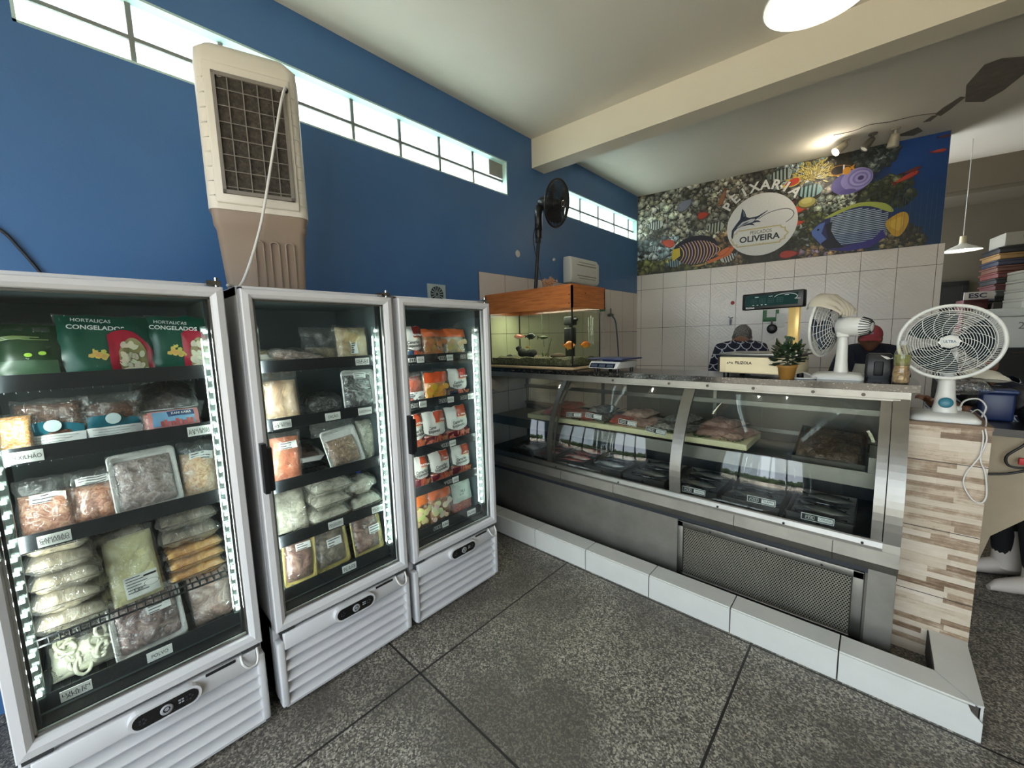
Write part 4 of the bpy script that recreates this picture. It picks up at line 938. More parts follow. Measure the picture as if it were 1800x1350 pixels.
def fish(label, loc, L, rz, mi, lie=80, name='fish', group=None, H=.30, cat='fish', W=.13, mats=None):
    T = thing(name, label, cat, loc, (R_(lie), 0, R_(rz)), group); M0 = T.matrix_world.copy(); T.matrix_world = Matrix.Identity(4)
    prof = [(-.5, .02), (-.46, .22), (-.36, .62), (-.2, .95), (0, 1), (.16, .78), (.30, .42), (.38, .25)]
    b = MB(); n = 12; vs = []
    for x, k in prof: vs += [(x*L, W*L*k*.5*math.cos(2*PI*i/n), H*L*k*.5*math.sin(2*PI*i/n)) for i in range(n)]
    fs = [(k*n+i, k*n+(i+1) % n, (k+1)*n+(i+1) % n, (k+1)*n+i) for k in range(len(prof)-1) for i in range(n)] + [tuple(range(n)), tuple(range((len(prof)-1)*n, len(prof)*n))]
    b.add(vs, fs, 0, True)
    m = mats or FM_[mi]; b.build('body', m, T, True)
    b = MB()
    b.prism([(.36*L, -.035*L), (.52*L, -.15*L), (.47*L, 0), (.52*L, .15*L), (.36*L, .035*L)], -.004*L*2, .004*L*2, axis='y'); b.build('tail', m, T)
    b = MB(); b.prism([(-.2*L, H*.45*L), (-.05*L, H*.62*L), (.16*L, H*.5*L), (.2*L, H*.33*L)], -.006*L, .006*L, axis='y')
    b.prism([(.02*L, -H*.47*L), (.1*L, -H*.62*L), (.18*L, -H*.35*L)], -.006*L, .006*L, axis='y'); b.build('fin', m, T)
    b = MB(); b.ball((-.40*L, -.35*W*L, .05*L), .018*L, None, None, 8, 6); b.ball((-.40*L, .35*W*L, .05*L), .018*L, None, None, 8, 6); b.build('eye', M_eye, T)
    T.matrix_world = M0; return T
rnd = random.Random(11)
kinds = {0: (0, 'silver fish'), 1: (1, 'reddish fish'), 2: (1, 'reddish fish'), 3: (0, 'silver fish'), 4: (2, 'dark fish'), 5: (2, 'dark fish'), 6: (2, 'dark fish'), 7: (2, 'dark fish')}
for i, (x0, x1) in enumerate(TX):
    mi, nm = kinds[i]; cx = (x0+x1)/2
    for k in range(4):
        L = min(.25, (x1-x0)*.86)
        fish('%s lying %s in the tray %s' % (nm, ['nearest the glass', 'second from the glass', 'third from the glass', 'farthest from the glass'][k], names8(i)), (cx+rnd.uniform(-.012, .012), -2.80+.095*k, .640+.004*k), L, 180*(k % 2)+rnd.uniform(-9, 9), mi, lie=74, group='whole fish on ice')
# cutting board shelf with fillets and greens
b = MB(); b.rbox(.27, 2.045, -2.80, -2.40, .945, .985, .004)
tag(b.build('cutting_board', mat('cream_board', (214, 206, 164), .5, var=.05)), 'long cream plastic board on the middle shelf of the fish counter', 'cutting board')
F1 = food('red_fillet', (128, 40, 34), (178, 74, 60), (206, 118, 98), 20, 1.6, .3)
F2 = food('pink_grey_fillet', (128, 92, 82), (178, 140, 126), (212, 184, 170), 14, 1.8, .3)
F3 = food('silver_skin_fillet', (70, 72, 74), (128, 124, 118), (186, 180, 170), 16, 2.0, .25)
def fillet(label, x, y, w, l, fm, rz, z=.985, h=.035, seed=1):
    b = MB(); b.M = TR((x, y, z), 0, 0, R_(rz))
    pillow(b, w, l, h, seed, .6, flat=True, nu=12, nv=12, edge=.08, fscale=14)
    return tag(b.build('fish_fillet', fm, None, True), label, 'fish fillet', 'fish fillets on the cream board')
fl = [(.50, F1, 'thick red fillet at the left end of the cream board'), (.66, F1, 'red fillet behind the left glass frame'), (.84, F1, 'red fillet behind the leftmost price tag'), (1.00, F3, 'grey skin fillet behind the second price tag'), (1.16, F1, 'dark pink fillet left of the third price tag'),
      (1.33, F2, 'folded pink fillet behind the third price tag'), (1.50, F3, 'silvery fillet behind the fourth price tag'), (1.64, F3, 'silvery fillet beside the wide middle post'), (1.80, F2, 'pale fillet right of the wide middle post'), (1.94, F2, 'pale fillet at the right end of the cream board')]
for k, (x, fm, lb) in enumerate(fl):
    fillet(lb, x, -2.64, .19, .30, fm, (-1)**k*14, .984, .05, 200+k)
for k, x in enumerate((.58, .92, 1.25, 1.58, 1.86)):
    fillet('upper fillet resting on the row, %s along the board' % ['first', 'second', 'third', 'fourth', 'last'][k], x, -2.56, .20, .26, [F1, F3, F2, F3, F2][k], 8-5*k, 1.026, .05, 220+k)
M_pars = food('parsley', (22, 44, 16), (52, 84, 30), (96, 128, 52), 30, .5, .7, .6, 0)
for k, (x, lb) in enumerate(((.47, 'under the thick red fillet at the left'), (.78, 'below the leftmost price tag'), (1.10, 'left of the third price tag'), (1.56, 'below the fourth price tag'), (1.78, 'right of the wide middle post'), (1.95, 'at the right end of the cream board'))):
    b = MB(); rnd = random.Random(k)
    for j in range(70):
        p = Vector((x+rnd.uniform(-.06, .06), -2.775+rnd.uniform(-.015, .05), .99+rnd.uniform(0, .022))); a = rnd.uniform(0, 6.28); r = rnd.uniform(.006, .012); tz = rnd.uniform(-.6, .6)
        b.add([tuple(p+Vector((r*math.cos(a+q), r*math.sin(a+q), r*tz*math.sin(q)))) for q in (0, .9, 2.1, 3.1, 4.2, 5.3)], [tuple(range(6))])
    tag(b.build('parsley', M_pars), 'sprig of green parsley ' + lb, 'parsley', 'parsley sprigs on the cream board', kind='stuff')
# tilted tray on the right of the shelf
T = thing('seafood_tray', 'tilted steel tray of dark seafood at the right end of the middle shelf', 'tray', (2.43, -2.56, .908), (R_(14), 0, 0)); M0 = T.matrix_world.copy(); T.matrix_world = Matrix.Identity(4)
b = MB(); b.box(-.16, .16, -.21, .21, .0, .004); b.box(-.16, .16, -.21, -.206, 0, .055); b.box(-.16, .16, .206, .21, 0, .055); b.box(-.16, -.156, -.21, .21, 0, .055); b.box(.156, .16, -.21, .21, 0, .055); b.build('pan', M_steelb, T)
b = MB(); b.grid(lambda u, v: (-.152+.304*u, -.20+.40*v, .02+.055*hump(u, v)+.022*noise.noise(Vector((u*7, v*9, 4)))), 20, 24); b.build('seafood', food('dark_seafood', (34, 26, 22), (84, 68, 56), (138, 118, 98), 26, 2.2, .3), T)
T.matrix_world = M0 @ Matrix.Translation((0, 0, .052))
b = MB(); b.box(2.60, 2.635, -2.80, -2.5, .909, 1.01); tag(b.build('steel_divider', M_steelb), 'narrow steel divider at the right end of the middle shelf', 'divider')
# price tags
def pricetag(x, y, z, price, word, label, w=.14, h=.036, roll=0, lean=8, group='price tags in the fish counter'):
    T = thing('price_tag', label, 'price tag', (x, y, z), (R_(-lean), R_(roll), 0), group); M0 = T.matrix_world.copy(); T.matrix_world = Matrix.Identity(4)
    b = MB(); b.box(-w/2, w/2, -.002, .002, 0, h, 0); b.box(-w/2+.003, w/2-.003, -.0026, -.002, .003, h-.003, 1); b.box(.002, w/2-.006, -.0031, -.002, .007, h-.007, 0)
    sevenseg(b, price, .019, Matrix.Translation((-w*.25, -.0033, h/2)) @ FRONT, 0)
    b.text(word, .017, Matrix.Translation((w*.24, -.0036, h/2)) @ FRONT, 1, fit=w*.36); b.box(-.004, .004, .0, .012, -.004, .004, 1)
    b.build('plate', [M_paper, M_ink], T); T.matrix_world = M0
for a in ((.85, -2.905, 1.037, '50,00', 'SALMÃO', 'leftmost price tag on the upper row of the counter', 3), (1.025, -2.90, 1.045, '60,00', 'ATUM', 'second price tag from the left on the upper row', -3), (1.305, -2.90, 1.030, '60,00', 'PINTADO', 'price tag below the folded pink fillet', -4), (1.515, -2.90, .999, '88,00', 'ROBALO', 'price tag left of the wide middle post, above the board edge', -6)):
    pricetag(a[0], a[1], a[2], a[3], a[4], a[5], roll=-a[6])
for a in ((1.79, -2.955, .657, '25,00', 'SARDINHA', 'price tag with 25,00 at the foot of the wide middle post'), (2.16, -2.955, .69, '22,00', 'TILÁPIA', 'price tag with 22,00 at the middle of the right pane'), (2.418, -2.955, .660, '19,90', 'CORVINA', 'price tag with 19,90 near the end post')):
    pricetag(*a)
# ================================================================== AIR COOLER ON THE FREEZERS
M_cool = mat('cooler_cream', (214, 208, 194), .42, var=.03)
M_taupe = mat('cooler_taupe', (142, 124, 108), .5, var=.04)
M_taupeg = mat('cooler_grille_grey', (122, 116, 108), .5)
M_pad = food('cooling_pad', (40, 36, 30), (62, 56, 48), (78, 70, 60), 60, .4, .9, .4, 0)
AC = thing('air_cooler', 'tall cream and taupe air cooler standing on the freezers against the blue wall', 'air cooler', (.245, -4.815, 1.931), (0, 0, R_(90-16.5)))
M0 = AC.matrix_world.copy(); AC.matrix_world = Matrix.Identity(4)
# local: front faces -Y, width X
def rsec(w0, w1, y0, y1, z, r, n=4):
    out = []
    for cx, cy, a0 in ((w1-r, y1-r, 0), (w0+r, y1-r, 90), (w0+r, y0+r, 180), (w1-r, y0+r, 270)):
        out += [(cx+r*math.cos(R_(a0+90*i/n)), cy+r*math.sin(R_(a0+90*i/n)), z) for i in range(n+1)]
    return out
def loft(b, rings, m=0, sm=True, caps=True):
    n = len(rings[0]); vs = [p for r_ in rings for p in r_]
    b.add(vs, [(k*n+i, k*n+(i+1) % n, (k+1)*n+(i+1) % n, (k+1)*n+i) for k in range(len(rings)-1) for i in range(n)], m, sm)
    if caps: b.add(vs, [tuple(range(n))[::-1], tuple(range((len(rings)-1)*n, len(rings)*n))], m, False)
b = MB()
loft(b, [rsec(-.165, .165, -.13, .15, 0, .03), rsec(-.185, .185, -.150, .16, .30, .03), rsec(-.193, .193, -.157, .165, .31, .03), rsec(-.196, .196, -.160, .165, .375, .03)])
for x in (-.02, .045, .11):
    b.tube([(x-.018, -.146, .03), (x-.018, -.1555, .235), (x-.008, -.156, .245), (x+.008, -.156, .245), (x+.018, -.1555, .235), (x+.018, -.146, .03)], .004, 5)
b.build('water_tank', M_taupe, AC)
b = MB()
loft(b, [rsec(-.205, .205, -.165, .17, .375, .045), rsec(-.205, .205, -.165, .17, .99, .045), rsec(-.20, .20, -.16, .165, 1.06, .05), rsec(-.17, .17, -.12, .12, 1.105, .05), rsec(-.15, .15, -.10, .10, 1.11, .05)])
for s in (-1, 1):
    for k in range(9): b.tube([(s*.198, -.135, .43+.062*k), (s*.188, -.156, .432+.062*k), (s*.172, -.167, .432+.062*k)], .0032, 4)
b.rbox(-.168, .168, -.176, -.16, .40, 1.0, .01)
b.build('body', M_cool, AC)
b = MB(); b.rbox(-.13, .09, -.09, .09, 1.105, 1.122, .006); b.build('top_panel', M_taupe, AC)
b = MB(); b.box(-.130, .140, -.179, -.170, .450, .945); b.build('cooling_pad', M_pad, AC)
b = MB(); x0, x1, z0, z1 = -.138, .148, .44, .955
for q in ((x0, x1, z0, z0+.016), (x0, x1, z1-.016, z1), (x0, x0+.014, z0, z1), (x1-.014, x1, z0, z1)): b.box(q[0], q[1], -.190, -.174, q[2], q[3])
for k in range(1, 5): b.box(x0+(x1-x0)*k/5-.002, x0+(x1-x0)*k/5+.002, -.1875, -.183, z0, z1)
for k in range(1, 7): b.box(x0, x1, -.187, -.183, z0+.03+(z1-z0-.03)*k/7-.0018, z0+.03+(z1-z0-.03)*k/7+.0018)
b.box(x0, x1, -.180, -.176, z0+.030, z0+.034)
for x in (x0+.03, x1-.03): b.cyl((x, -.18, z1-.012), (x, -.186, z1-.012), .011, None, 10)
b.build('rear_grille', M_taupeg, AC)
b = MB(); b.tube([(.150, -.178, .95), (.146, -.205, .945), (.12, -.225, .85), (.06, -.235, .58), (0, -.235, .32), (-.06, -.245, .13), (-.105, -.27, .02), (-.13, -.36, .004), (-.14, -.44, -.004)], .006, 8, 0, 6)
b.cyl((.150, -.176, .95), (.150, -.184, .95), .012, None, 12, 1); b.build('power_cord', [M_whitepl, M_black], AC)
AC.matrix_world = M0

# ================================================================== FISH TANK AND WHAT STANDS ON IT
AX0, AX1, AY0, AY1, AZ0, AZ1 = -.275, .715, -2.715, -2.265, 1.418, 1.93
b = MB(); b.rbox(AX0-.01, AX1+.025, AY0-.03, AY1+.02, 1.393, 1.416, .008)
tag(b.build('foam_mat', mat('tan_foam', (176, 150, 116), .8, var=.1, scale=20)), 'tan foam mat under the fish tank', 'mat')
AQ = thing('fish_tank', 'glass fish tank with an orange wooden hood on the dark worktop', 'fish tank', (.37, -2.49, 1.417))
M_tank = clear('tank_glass', tint=(.95, .97, .94), ior=1.45, rough=.01, boost=.5)
M_water = clear('tank_water', tint=(.94, .96, .88), ior=1.1, rough=.02, haze=.016, hazecol=(.62, .66, .50), boost=.3)
b = MB(); g = .006
b.box(AX0, AX1, AY0, AY0+g, AZ0, AZ1); b.box(AX0, AX1, AY1-g, AY1, AZ0, AZ1); b.box(AX0, AX0+g, AY0, AY1, AZ0, AZ1); b.box(AX1-g, AX1, AY0, AY1, AZ0, AZ1)
b.build('glass_panes', M_tank, AQ)
b = MB(); b.box(AX0, AX1, AY0, AY1, AZ0-.001, AZ0+.007)
for x in (AX0+.003, AX1-.003):
    for y in (AY0+.003, AY1-.003): b.box(x-.005, x+.005, y-.005, y+.005, AZ0, AZ1)
b.build('black_seal', M_black, AQ)
b = MB(); b.box(AX0+.008, AX1-.008, AY0+.008, AY1-.008, AZ0+.01, AZ1-.045); b.build('water', M_water, AQ)
t = NT('orange_wood'); v = t.obj(); wn = t.noise(t.n('ShaderNodeMapping', Vector=v, Scale=(2.2, 2.2, 30)).outputs[0], 2.2, 4, .55, .6)
M_wood = t.done(t.bsdf(Base_Color=t.ramp(wn, [(.3, rgb(150, 84, 38)), (.6, rgb(186, 112, 56)), (.8, rgb(200, 130, 74))]), Roughness=.42))
b = MB(); HX0, HX1, HY0, HY1, HZ = -.285, .745, -2.755, -2.225, 2.105
b.box(HX0, HX1, HY0, HY0+.015, 1.915, HZ); b.box(HX0, HX1, HY1-.015, HY1, 1.915, HZ); b.box(HX0, HX0+.015, HY0, HY1, 1.915, HZ); b.box(HX1-.015, HX1, HY0, HY1, 1.915, HZ); b.box(HX0-.0, HX1+.004, HY0-.004, HY1, HZ-.012, HZ)
hd = b.build('hood', M_wood, AQ)
b = MB()
for z in (1.95, 2.02): b.ball((HX1-.03, HY0-.001, z), .008, .003, .005, 8, 6)
b.ball((HX1+.001, HY0+.2, 2.04), .003, .012, .004, 8, 6); b.build('wood_knot', mat('dark_knot', (40, 22, 12), .7), hd)
b = MB(); b.cyl((-.15, -2.49, 1.955), (.62, -2.49, 1.955), .012, None, 10); b.build('hood_lamp', emit('tank_lamp', (236, 240, 206), 4), AQ)
area('tank_lamp', (.22, -2.49, 1.94), (0, 0, 0), .8, .2, 5.0, (1, 1, .86))
GRV = food('tank_gravel', (36, 32, 24), (92, 84, 64), (176, 166, 134), 90, .4, .8, 1.0, 0)
b = MB(); b.grid(lambda u, v: (AX0+.01+(AX1-AX0-.02)*u, AY0+.01+(AY1-AY0-.02)*v, AZ0+.070+.022*noise.noise(Vector((u*7, v*5, 2)))+.008*noise.noise(Vector((u*40, v*26, 2)))), 40, 24)
b.grid(lambda u, v: (AX0+.01+(AX1-AX0-.02)*u, AY0+.0105, AZ0+.008+(.062+.022*noise.noise(Vector((u*7, 0, 2)))+.008*noise.noise(Vector((u*40, 0, 2))))*v), 40, 3)
b.grid(lambda u, v: (AX1-.0105, AY0+.01+(AY1-AY0-.02)*u, AZ0+.008+(.062+.022*noise.noise(Vector((7, u*5, 2)))+.008*noise.noise(Vector((40, u*26, 2))))*v), 24, 3)
tag(b.build("gravel", GRV), 'speckled gravel on the bottom of the fish tank', 'gravel', kind='stuff')
b = MB()
pts = [(-.12, 0, .07), (-.10, .01, .03), (-.05, 0, .0), (.03, .01, -.008), (.08, 0, .004), (.105, -.01, .015)]
b.tube([(.085+p[0], -2.57+p[1], 1.525+p[2]) for p in pts], lambda t_: .020+.022*math.sin(PI*t_)+.006*math.sin(t_*23), 9, 0, 4)
tag(b.build('driftwood', mat('black_driftwood', (26, 22, 20), .8, var=.2, scale=30, bump=.6)), 'black driftwood lying on the tank gravel', 'driftwood')
b = MB(); b.ball((.44, -2.54, 1.497), .075, .05, .03, 14, 9, 0, None, .3, 2); tag(b.build('tank_stone', mat('brown_stone', (84, 62, 46), .8, var=.15, bump=.4)), 'flat brown stone on the gravel beside the filter', 'stone')
b = MB(); b.ball((-.10, -2.62, 1.495), .035, .03, .022, 12, 8, 0, None, .3, 5); tag(b.build('tank_stone', mat('dark_stone', (40, 38, 36), .8, var=.15, bump=.4)), 'small dark stone at the left end of the tank gravel', 'stone')
PL = thing('tank_plant', 'small leafy plant rooted in the middle of the tank gravel', 'plant', (.345, -2.56, 1.485)); b = MB(); rnd = random.Random(3)
stem = spline([Vector((.335, -2.56, 1.482)), Vector((.340, -2.565, 1.54)), Vector((.36, -2.56, 1.61)), Vector((.385, -2.56, 1.67))], 4); b.tube(stem, .003, 6); b.build('stem', mat('plant_green_dark', (40, 52, 28), .6), PL)
b = MB()
for i, p in enumerate(stem):
    for k in range(4):
        a = i*1.3+k*1.57; r = .022; d = Vector((math.cos(a), math.sin(a), .35)).normalized(); s_ = Vector((-math.sin(a), math.cos(a), 0))
        b.add([tuple(p), tuple(p+d*r*.5+s_*.007), tuple(p+d*r), tuple(p+d*r*.5-s_*.007)], [(0, 1, 2, 3)])
for k in range(9):
    a = k*.7; p = Vector((.31+.02*math.cos(a*2), -2.58, 1.485)); d = Vector((math.cos(a)*.7, math.sin(a)*.3, .9)).normalized(); s_ = Vector((-math.sin(a), math.cos(a), 0))*.008; L = .06
    b.add([tuple(p), tuple(p+d*L*.5+s_), tuple(p+d*L), tuple(p+d*L*.5-s_)], [(0, 1, 2, 3)])
b.build('leaves', food('tank_leaf', (52, 60, 22), (98, 104, 44), (150, 146, 70), 20, .5, .5, .3, .2), PL)
FT = thing('tank_filter', 'tall black filter pump at the right end inside the fish tank', 'filter', (.49, -2.40, 1.49)); b = MB()
b.rbox(.445, .53, -2.46, -2.37, 1.60, 1.76, .012); b.rbox(.455, .52, -2.455, -2.38, 1.47, 1.60, .01); b.build('motor_housing', M_black, FT)
b = MB(); b.rbox(.45, .535, -2.465, -2.365, 1.78, 1.86, .01); b.cyl((.49, -2.41, 1.74), (.49, -2.41, 1.80), .012, None, 8); b.tube([(.53, -2.42, 1.83), (.58, -2.44, 1.83)], .016, 8); b.build('pump_head', M_gasket, FT)
b = MB(); b.tube([(.10, -2.34, 1.93), (.105, -2.35, 1.75), (.12, -2.34, 1.58)], .003, 6, 0, 5); tag(b.build('air_hose', mat('hose_grey', (70, 76, 66), .5)), 'thin grey air hose hanging at the back of the tank', 'hose')
b = MB()
for x, y, z0_, z1_ in ((.69, -2.42, 1.62, 1.84), (.69, -2.38, 1.58, 1.86), (.69, -2.35, 1.60, 1.84)): b.tube([(x, y, z1_), (x, y+.004, z0_)], .005, 6)
tag(b.build('thermometer_tubes', clear('tube_glass', tint=(.9, .95, .9), ior=1.5, rough=.1, haze=.3)), 'clear tubes hanging at the end pane of the fish tank', 'tube')
fo = fishmat('goldfish_skin', (206, 96, 14), (238, 164, 64), (228, 126, 28))
fish('bulky orange goldfish behind the front corner of the tank', (.60, -2.60, 1.60), .15, 170, 0, 0, 'goldfish', 'fish in the tank', .50, 'fish', .30, fo)
fish('copy of the orange goldfish added for its second view through the end pane', (.655, -2.42, 1.60), .12, 250, 0, 0, 'goldfish', 'fish in the tank', .50, 'fish', .30, fo)  # added twin stands in for the goldfish refracted through the end pane
fish('red and white goldfish swimming at the left of the tank', (-.02, -2.56, 1.69), .11, 60, 1, 0, 'goldfish', 'fish in the tank', .40, 'fish', .22, fishmat('red_white_skin', (150, 50, 40), (214, 200, 190), (186, 110, 96)))
fish('black goldfish with trailing fins in the middle of the tank', (.122, -2.56, 1.69), .12, 190, 2, 0, 'goldfish', 'fish in the tank', .50, 'fish', .28, fishmat('black_goldfish_skin', (22, 24, 22), (60, 60, 52), (36, 38, 34)))
fish('slim olive fish swimming near the plant', (.26, -2.54, 1.675), .16, 170, 2, 0, 'tank_fish', 'fish in the tank', .20, 'fish', .10, fishmat('olive_fish_skin', (58, 66, 48), (120, 122, 96), (84, 92, 68)))
fish('small yellow fish above the driftwood', (.10, -2.57, 1.585), .06, 20, 0, 0, 'tank_fish', 'fish in the tank', .35, 'fish', .16, fishmat('yellow_fish_skin', (150, 112, 40), (214, 190, 110), (190, 156, 74)))
# pedestal fan standing on the hood
SF = thing('pedestal_fan', 'black pedestal fan standing on the fish tank hood', 'fan', (.165, -2.615, 2.106))
Mfan = mat('fan_black', (15, 15, 17), .42, var=.04); b = MB()
b.lathe([(.0, .022), (.03, .030), (.06, .024), (.13, .012), (.145, .004), (.145, 0), (0, 0)], 32, 0, (.165, -2.615, 2.106)); b.build('base', Mfan, SF)
b = MB(); b.cyl((.165, -2.615, 2.13), (.172, -2.56, 2.62), .017, .016, 14); b.cyl((.171, -2.568, 2.57), (.172, -2.56, 2.63), .026, .022, 14); b.build('pole', Mfan, SF)
b = MB(); b.rbox(.142, .20, -2.59, -2.53, 2.60, 2.74, .02); b.tube([(.172, -2.56, 2.68), (.168, -2.555, 2.80), (.175, -2.55, 2.90)], .036, 10); b.ball((.195, -2.60, 2.70), .016, None, None, 8, 6); b.build('neck', Mfan, SF)
fc = Vector((.330, -2.475, 2.905)); fa = Vector((.82, .08, -.18)).normalized()
b = MB(); b.tube([tuple(fc-fa*.19), tuple(fc-fa*.16), tuple(fc-fa*.05)], lambda t_: .050 if t_ < .2 else .062, 14); b.build('motor', Mfan, SF)
def cage(b, c, ax, R, dep0, dep1, nring, nspoke, wr, rim, hub, swirl=0, m=0, n=48, spokes_m=0):
    q = Vector((0, 0, 1)).rotation_difference(ax).to_matrix(); P = lambda r, a, h: tuple(Vector(c) + q @ Vector((r*math.cos(a), r*math.sin(a), h)))
    dome = lambda r: dep1*(1-(r/R)**2.2)
    back = lambda r: -dep0*(1-(r/R)**2.6)
    b.tube([P(R, 2*PI*i/n, 0) for i in range(n)], rim, 8, m, 0, True)
    for k in range(1, nring+1):
        r = hub+(R-hub)*k/(nring+1)
        b.tube([P(r, 2*PI*i/n, dome(r)) for i in range(n)], wr, 4, m, 0, True)
        if k % 2: b.tube([P(r, 2*PI*i/n, back(r)) for i in range(n)], wr, 4, m, 0, True)
    for k in range(nspoke):
        a = 2*PI*k/nspoke
        b.tube([P(hub*.8+(R-hub*.8)*j/6, a+swirl*(j/6), dome(hub*.8+(R-hub*.8)*j/6)) for j in range(7)], wr, 4, m)
        if k % 2 == 0: b.tube([P(hub+(R-hub)*j/5, a-swirl*.5*(j/5), back(hub+(R-hub)*j/5)) for j in range(6)], wr, 4, m)
    return P, dome
b = MB(); P, dome = cage(b, fc, fa, .205, .075, .06, 17, 48, .0017, .009, .045, .5)
b.lathe([(0, .062), (.035, .062), (.042, .054)], 20, 0, fc, fa); b.build('grille', Mfan, SF)
b = MB(); b.lathe([(.022, .0625), (.028, .064), (.030, .0625)], 20, 0, fc, fa); b.build('badge', M_chrome, SF)
def blades(b, c, ax, R, n=3, m=0, pitch=.5, wid=1.0):
    q = Vector((0, 0, 1)).rotation_difference(ax).to_matrix()
    for k in range(n):
        def g(u, v, k=k):
            r = R*(.2+.8*u); a = 2*PI*k/n + (v-.5)*wid*(1.1-.35*abs(u-.6)); h = (v-.5)*pitch*.09
            return tuple(Vector(c)+q @ Vector((r*math.cos(a), r*math.sin(a), h)))
        b.grid(g, 6, 6, m)
    b.lathe([(0, .03), (.03, .026), (.036, -.02)], 16, m, c, ax)
b = MB(); blades(b, fc-fa*.008, fa, .17, 3, 0, .6, 1.4); b.build('blades', Mfan, SF)
b = MB(); b.tube([(.148, -2.575, 2.72), (.125, -2.58, 2.64), (.145, -2.60, 2.55), (.178, -2.60, 2.40), (.195, -2.57, 2.25), (.235, -2.54, 2.12), (.30, -2.50, 2.112)], .004, 6, 0, 5); b.build('cord', Mfan, SF)
SF.matrix_world = Matrix.Translation((.012, .085, 0)) @ SF.matrix_world
b = MB(); rnd = random.Random(2)
for k in range(46):
    a = rnd.uniform(0, 6.28); c = Vector((.46+rnd.uniform(-.05, .05), -2.69+rnd.uniform(-.03, .03), 2.14+rnd.uniform(-.01, .035)))
    b.tube([tuple(c+Vector((rnd.uniform(-.035, .035), rnd.uniform(-.02, .02), rnd.uniform(-.02, .025)))) for _ in range(4)], .0028, 5, 0, 3)
b.tube([(.50, -2.70, 2.11), (.56, -2.70, 2.112), (.62, -2.72, 2.112), (.60, -2.74, 2.108)], .004, 5, 0, 3); b.tube([(.44, -2.74, 2.112), (.42, -2.762, 2.09), (.43, -2.764, 2.03), (.44, -2.764, 2.0)], .002, 5, 0, 3)
tag(b.build('twine_bundle', mat('brown_twine', (176, 128, 92), .8, var=.2, scale=40)), 'tangled bundle of brown twine on the tank hood', 'twine')

# ================================================================== ON THE WALLS
PD = thing('towel_dispenser', 'white square towel dispenser on the blue wall below the small window', 'dispenser', tuple(LWS @ Vector((.06, -1.56, 2.27)))); b = MB(); b.M = LWS
loft(b, [rsec(0.001, .11, -1.84, -1.25, 2.27, .02), rsec(.001, .13, -1.84, -1.25, 2.30, .02), rsec(.001, .13, -1.84, -1.25, 2.50, .02), rsec(.001, .10, -1.83, -1.26, 2.545, .02)]); b.build('case', M_whitepl, PD)
b = MB(); b.M = LWS; b.box(.128, .1335, -1.72, -1.33, 2.46, 2.468); b.box(.128, .1335, -1.72, -1.33, 2.345, 2.353)
for k in range(14): b.box(.128, .1335, -1.69+.025*k, -1.675+.025*k, 2.49, 2.496); b.box(.128, .1335, -1.69+.025*k, -1.675+.025*k, 2.318, 2.324)
b.build('slots', M_taupeg, PD)
VG = thing('wall_vent', 'small pale square vent grille on the blue wall above the farthest freezer', 'vent', tuple(LWS @ Vector((.004, -3.56, 2.06)))); b = MB(); b.M = LWS
b.box(0, .012, -3.645, -3.475, 1.965, 2.118); b.build('plate', mat('pale_vent_plastic', (168, 184, 184), .5), VG)
b = MB(); b.M = LWS; b.lathe([(0, .0125), (.058, .0125), (.062, .012)], 28, 0, (0, -3.56, 2.04), (1, 0, 0)); b.build('opening', mat('vent_dark', (34, 48, 58), .7), VG)
b = MB(); b.M = LWS
for k in range(14):
    a = 2*PI*k/14; b.add([(.0135, -3.56+r*math.cos(a+d), 2.04+r*math.sin(a+d)) for r, d in ((.012, -.16), (.058, -.06), (.058, .06), (.012, .16))], [(0, 1, 2, 3)])
b.build('blades', mat('pale_vent_plastic', (168, 184, 184), .5), VG)
b = MB(); b.M = LWS; b.lathe([(0, .004), (.02, .003), (.034, .0)], 14, 0, (.001, -2.573, 2.484), (1, 0, 0)); tag(b.build('filled_hole', mat('filler_white', (210, 208, 200), .8)), 'round white patch of filler on the blue wall behind the pedestal fan', 'wall patch')
b = MB(); b.M = LWS; b.ball((.012, -2.01, 2.494), .02, None, None, 10, 8); tag(b.build('wall_plug', M_whitepl), 'small white knob on the blue wall right of the pedestal fan', 'knob')
b = MB(); b.M = LWS; b.tube([(.006, -5.90, 2.30), (.008, -5.78, 2.25), (.01, -5.68, 2.165), (.012, -5.64, 2.10), (.012, -5.60, 2.02), (.03, -5.56, 1.93)], .006, 6, 0, 4); tag(b.build('wall_cable', mat('navy_cable', (14, 22, 34), .5)), 'dark cable on the blue wall above the nearest freezer', 'cable')
SH = thing('wall_tap', 'thin grey tap and hose on the tiled side wall behind the tank', 'tap', tuple(LWS @ Vector((.02, -.80, 1.86)))); b = MB(); b.M = LWS
b.cyl((.01, -.85, 1.93), (.06, -.85, 1.93), .012, None, 10); b.lathe([(.05, 0), (.045, .015), (.012, .03), (.01, .09)], 14, 0, (.05, -.85, 1.93)); b.build('tap_body', mat('dull_metal', (110, 112, 112), .4, .8), SH)
b = MB(); b.M = LWS; b.tube([(.06, -.83, 1.93), (.07, -.76, 1.86), (.06, -.70, 1.70), (.06, -.66, 1.44), (.06, -.65, 1.2)], .011, 8, 0, 5); b.build('hose', mat('hose_blue_grey', (92, 104, 114), .4), SH)
b = MB(); b.M = LWS; b.rbox(.008, .06, -1.12, -.99, 1.98, 2.03, .01); b.box(.008, .05, -1.06, -1.03, 2.02, 2.12, 0); b.tube([(.04, -1.03, 1.98), (.045, -1.02, 1.75), (.05, -1.0, 1.5)], .004, 6, 1)
tag(b.build('soap_holder', [mat('green_plastic', (52, 112, 66), .4), M_whitepl]), 'green soap holder with a white strap on the tiled side wall', 'holder')
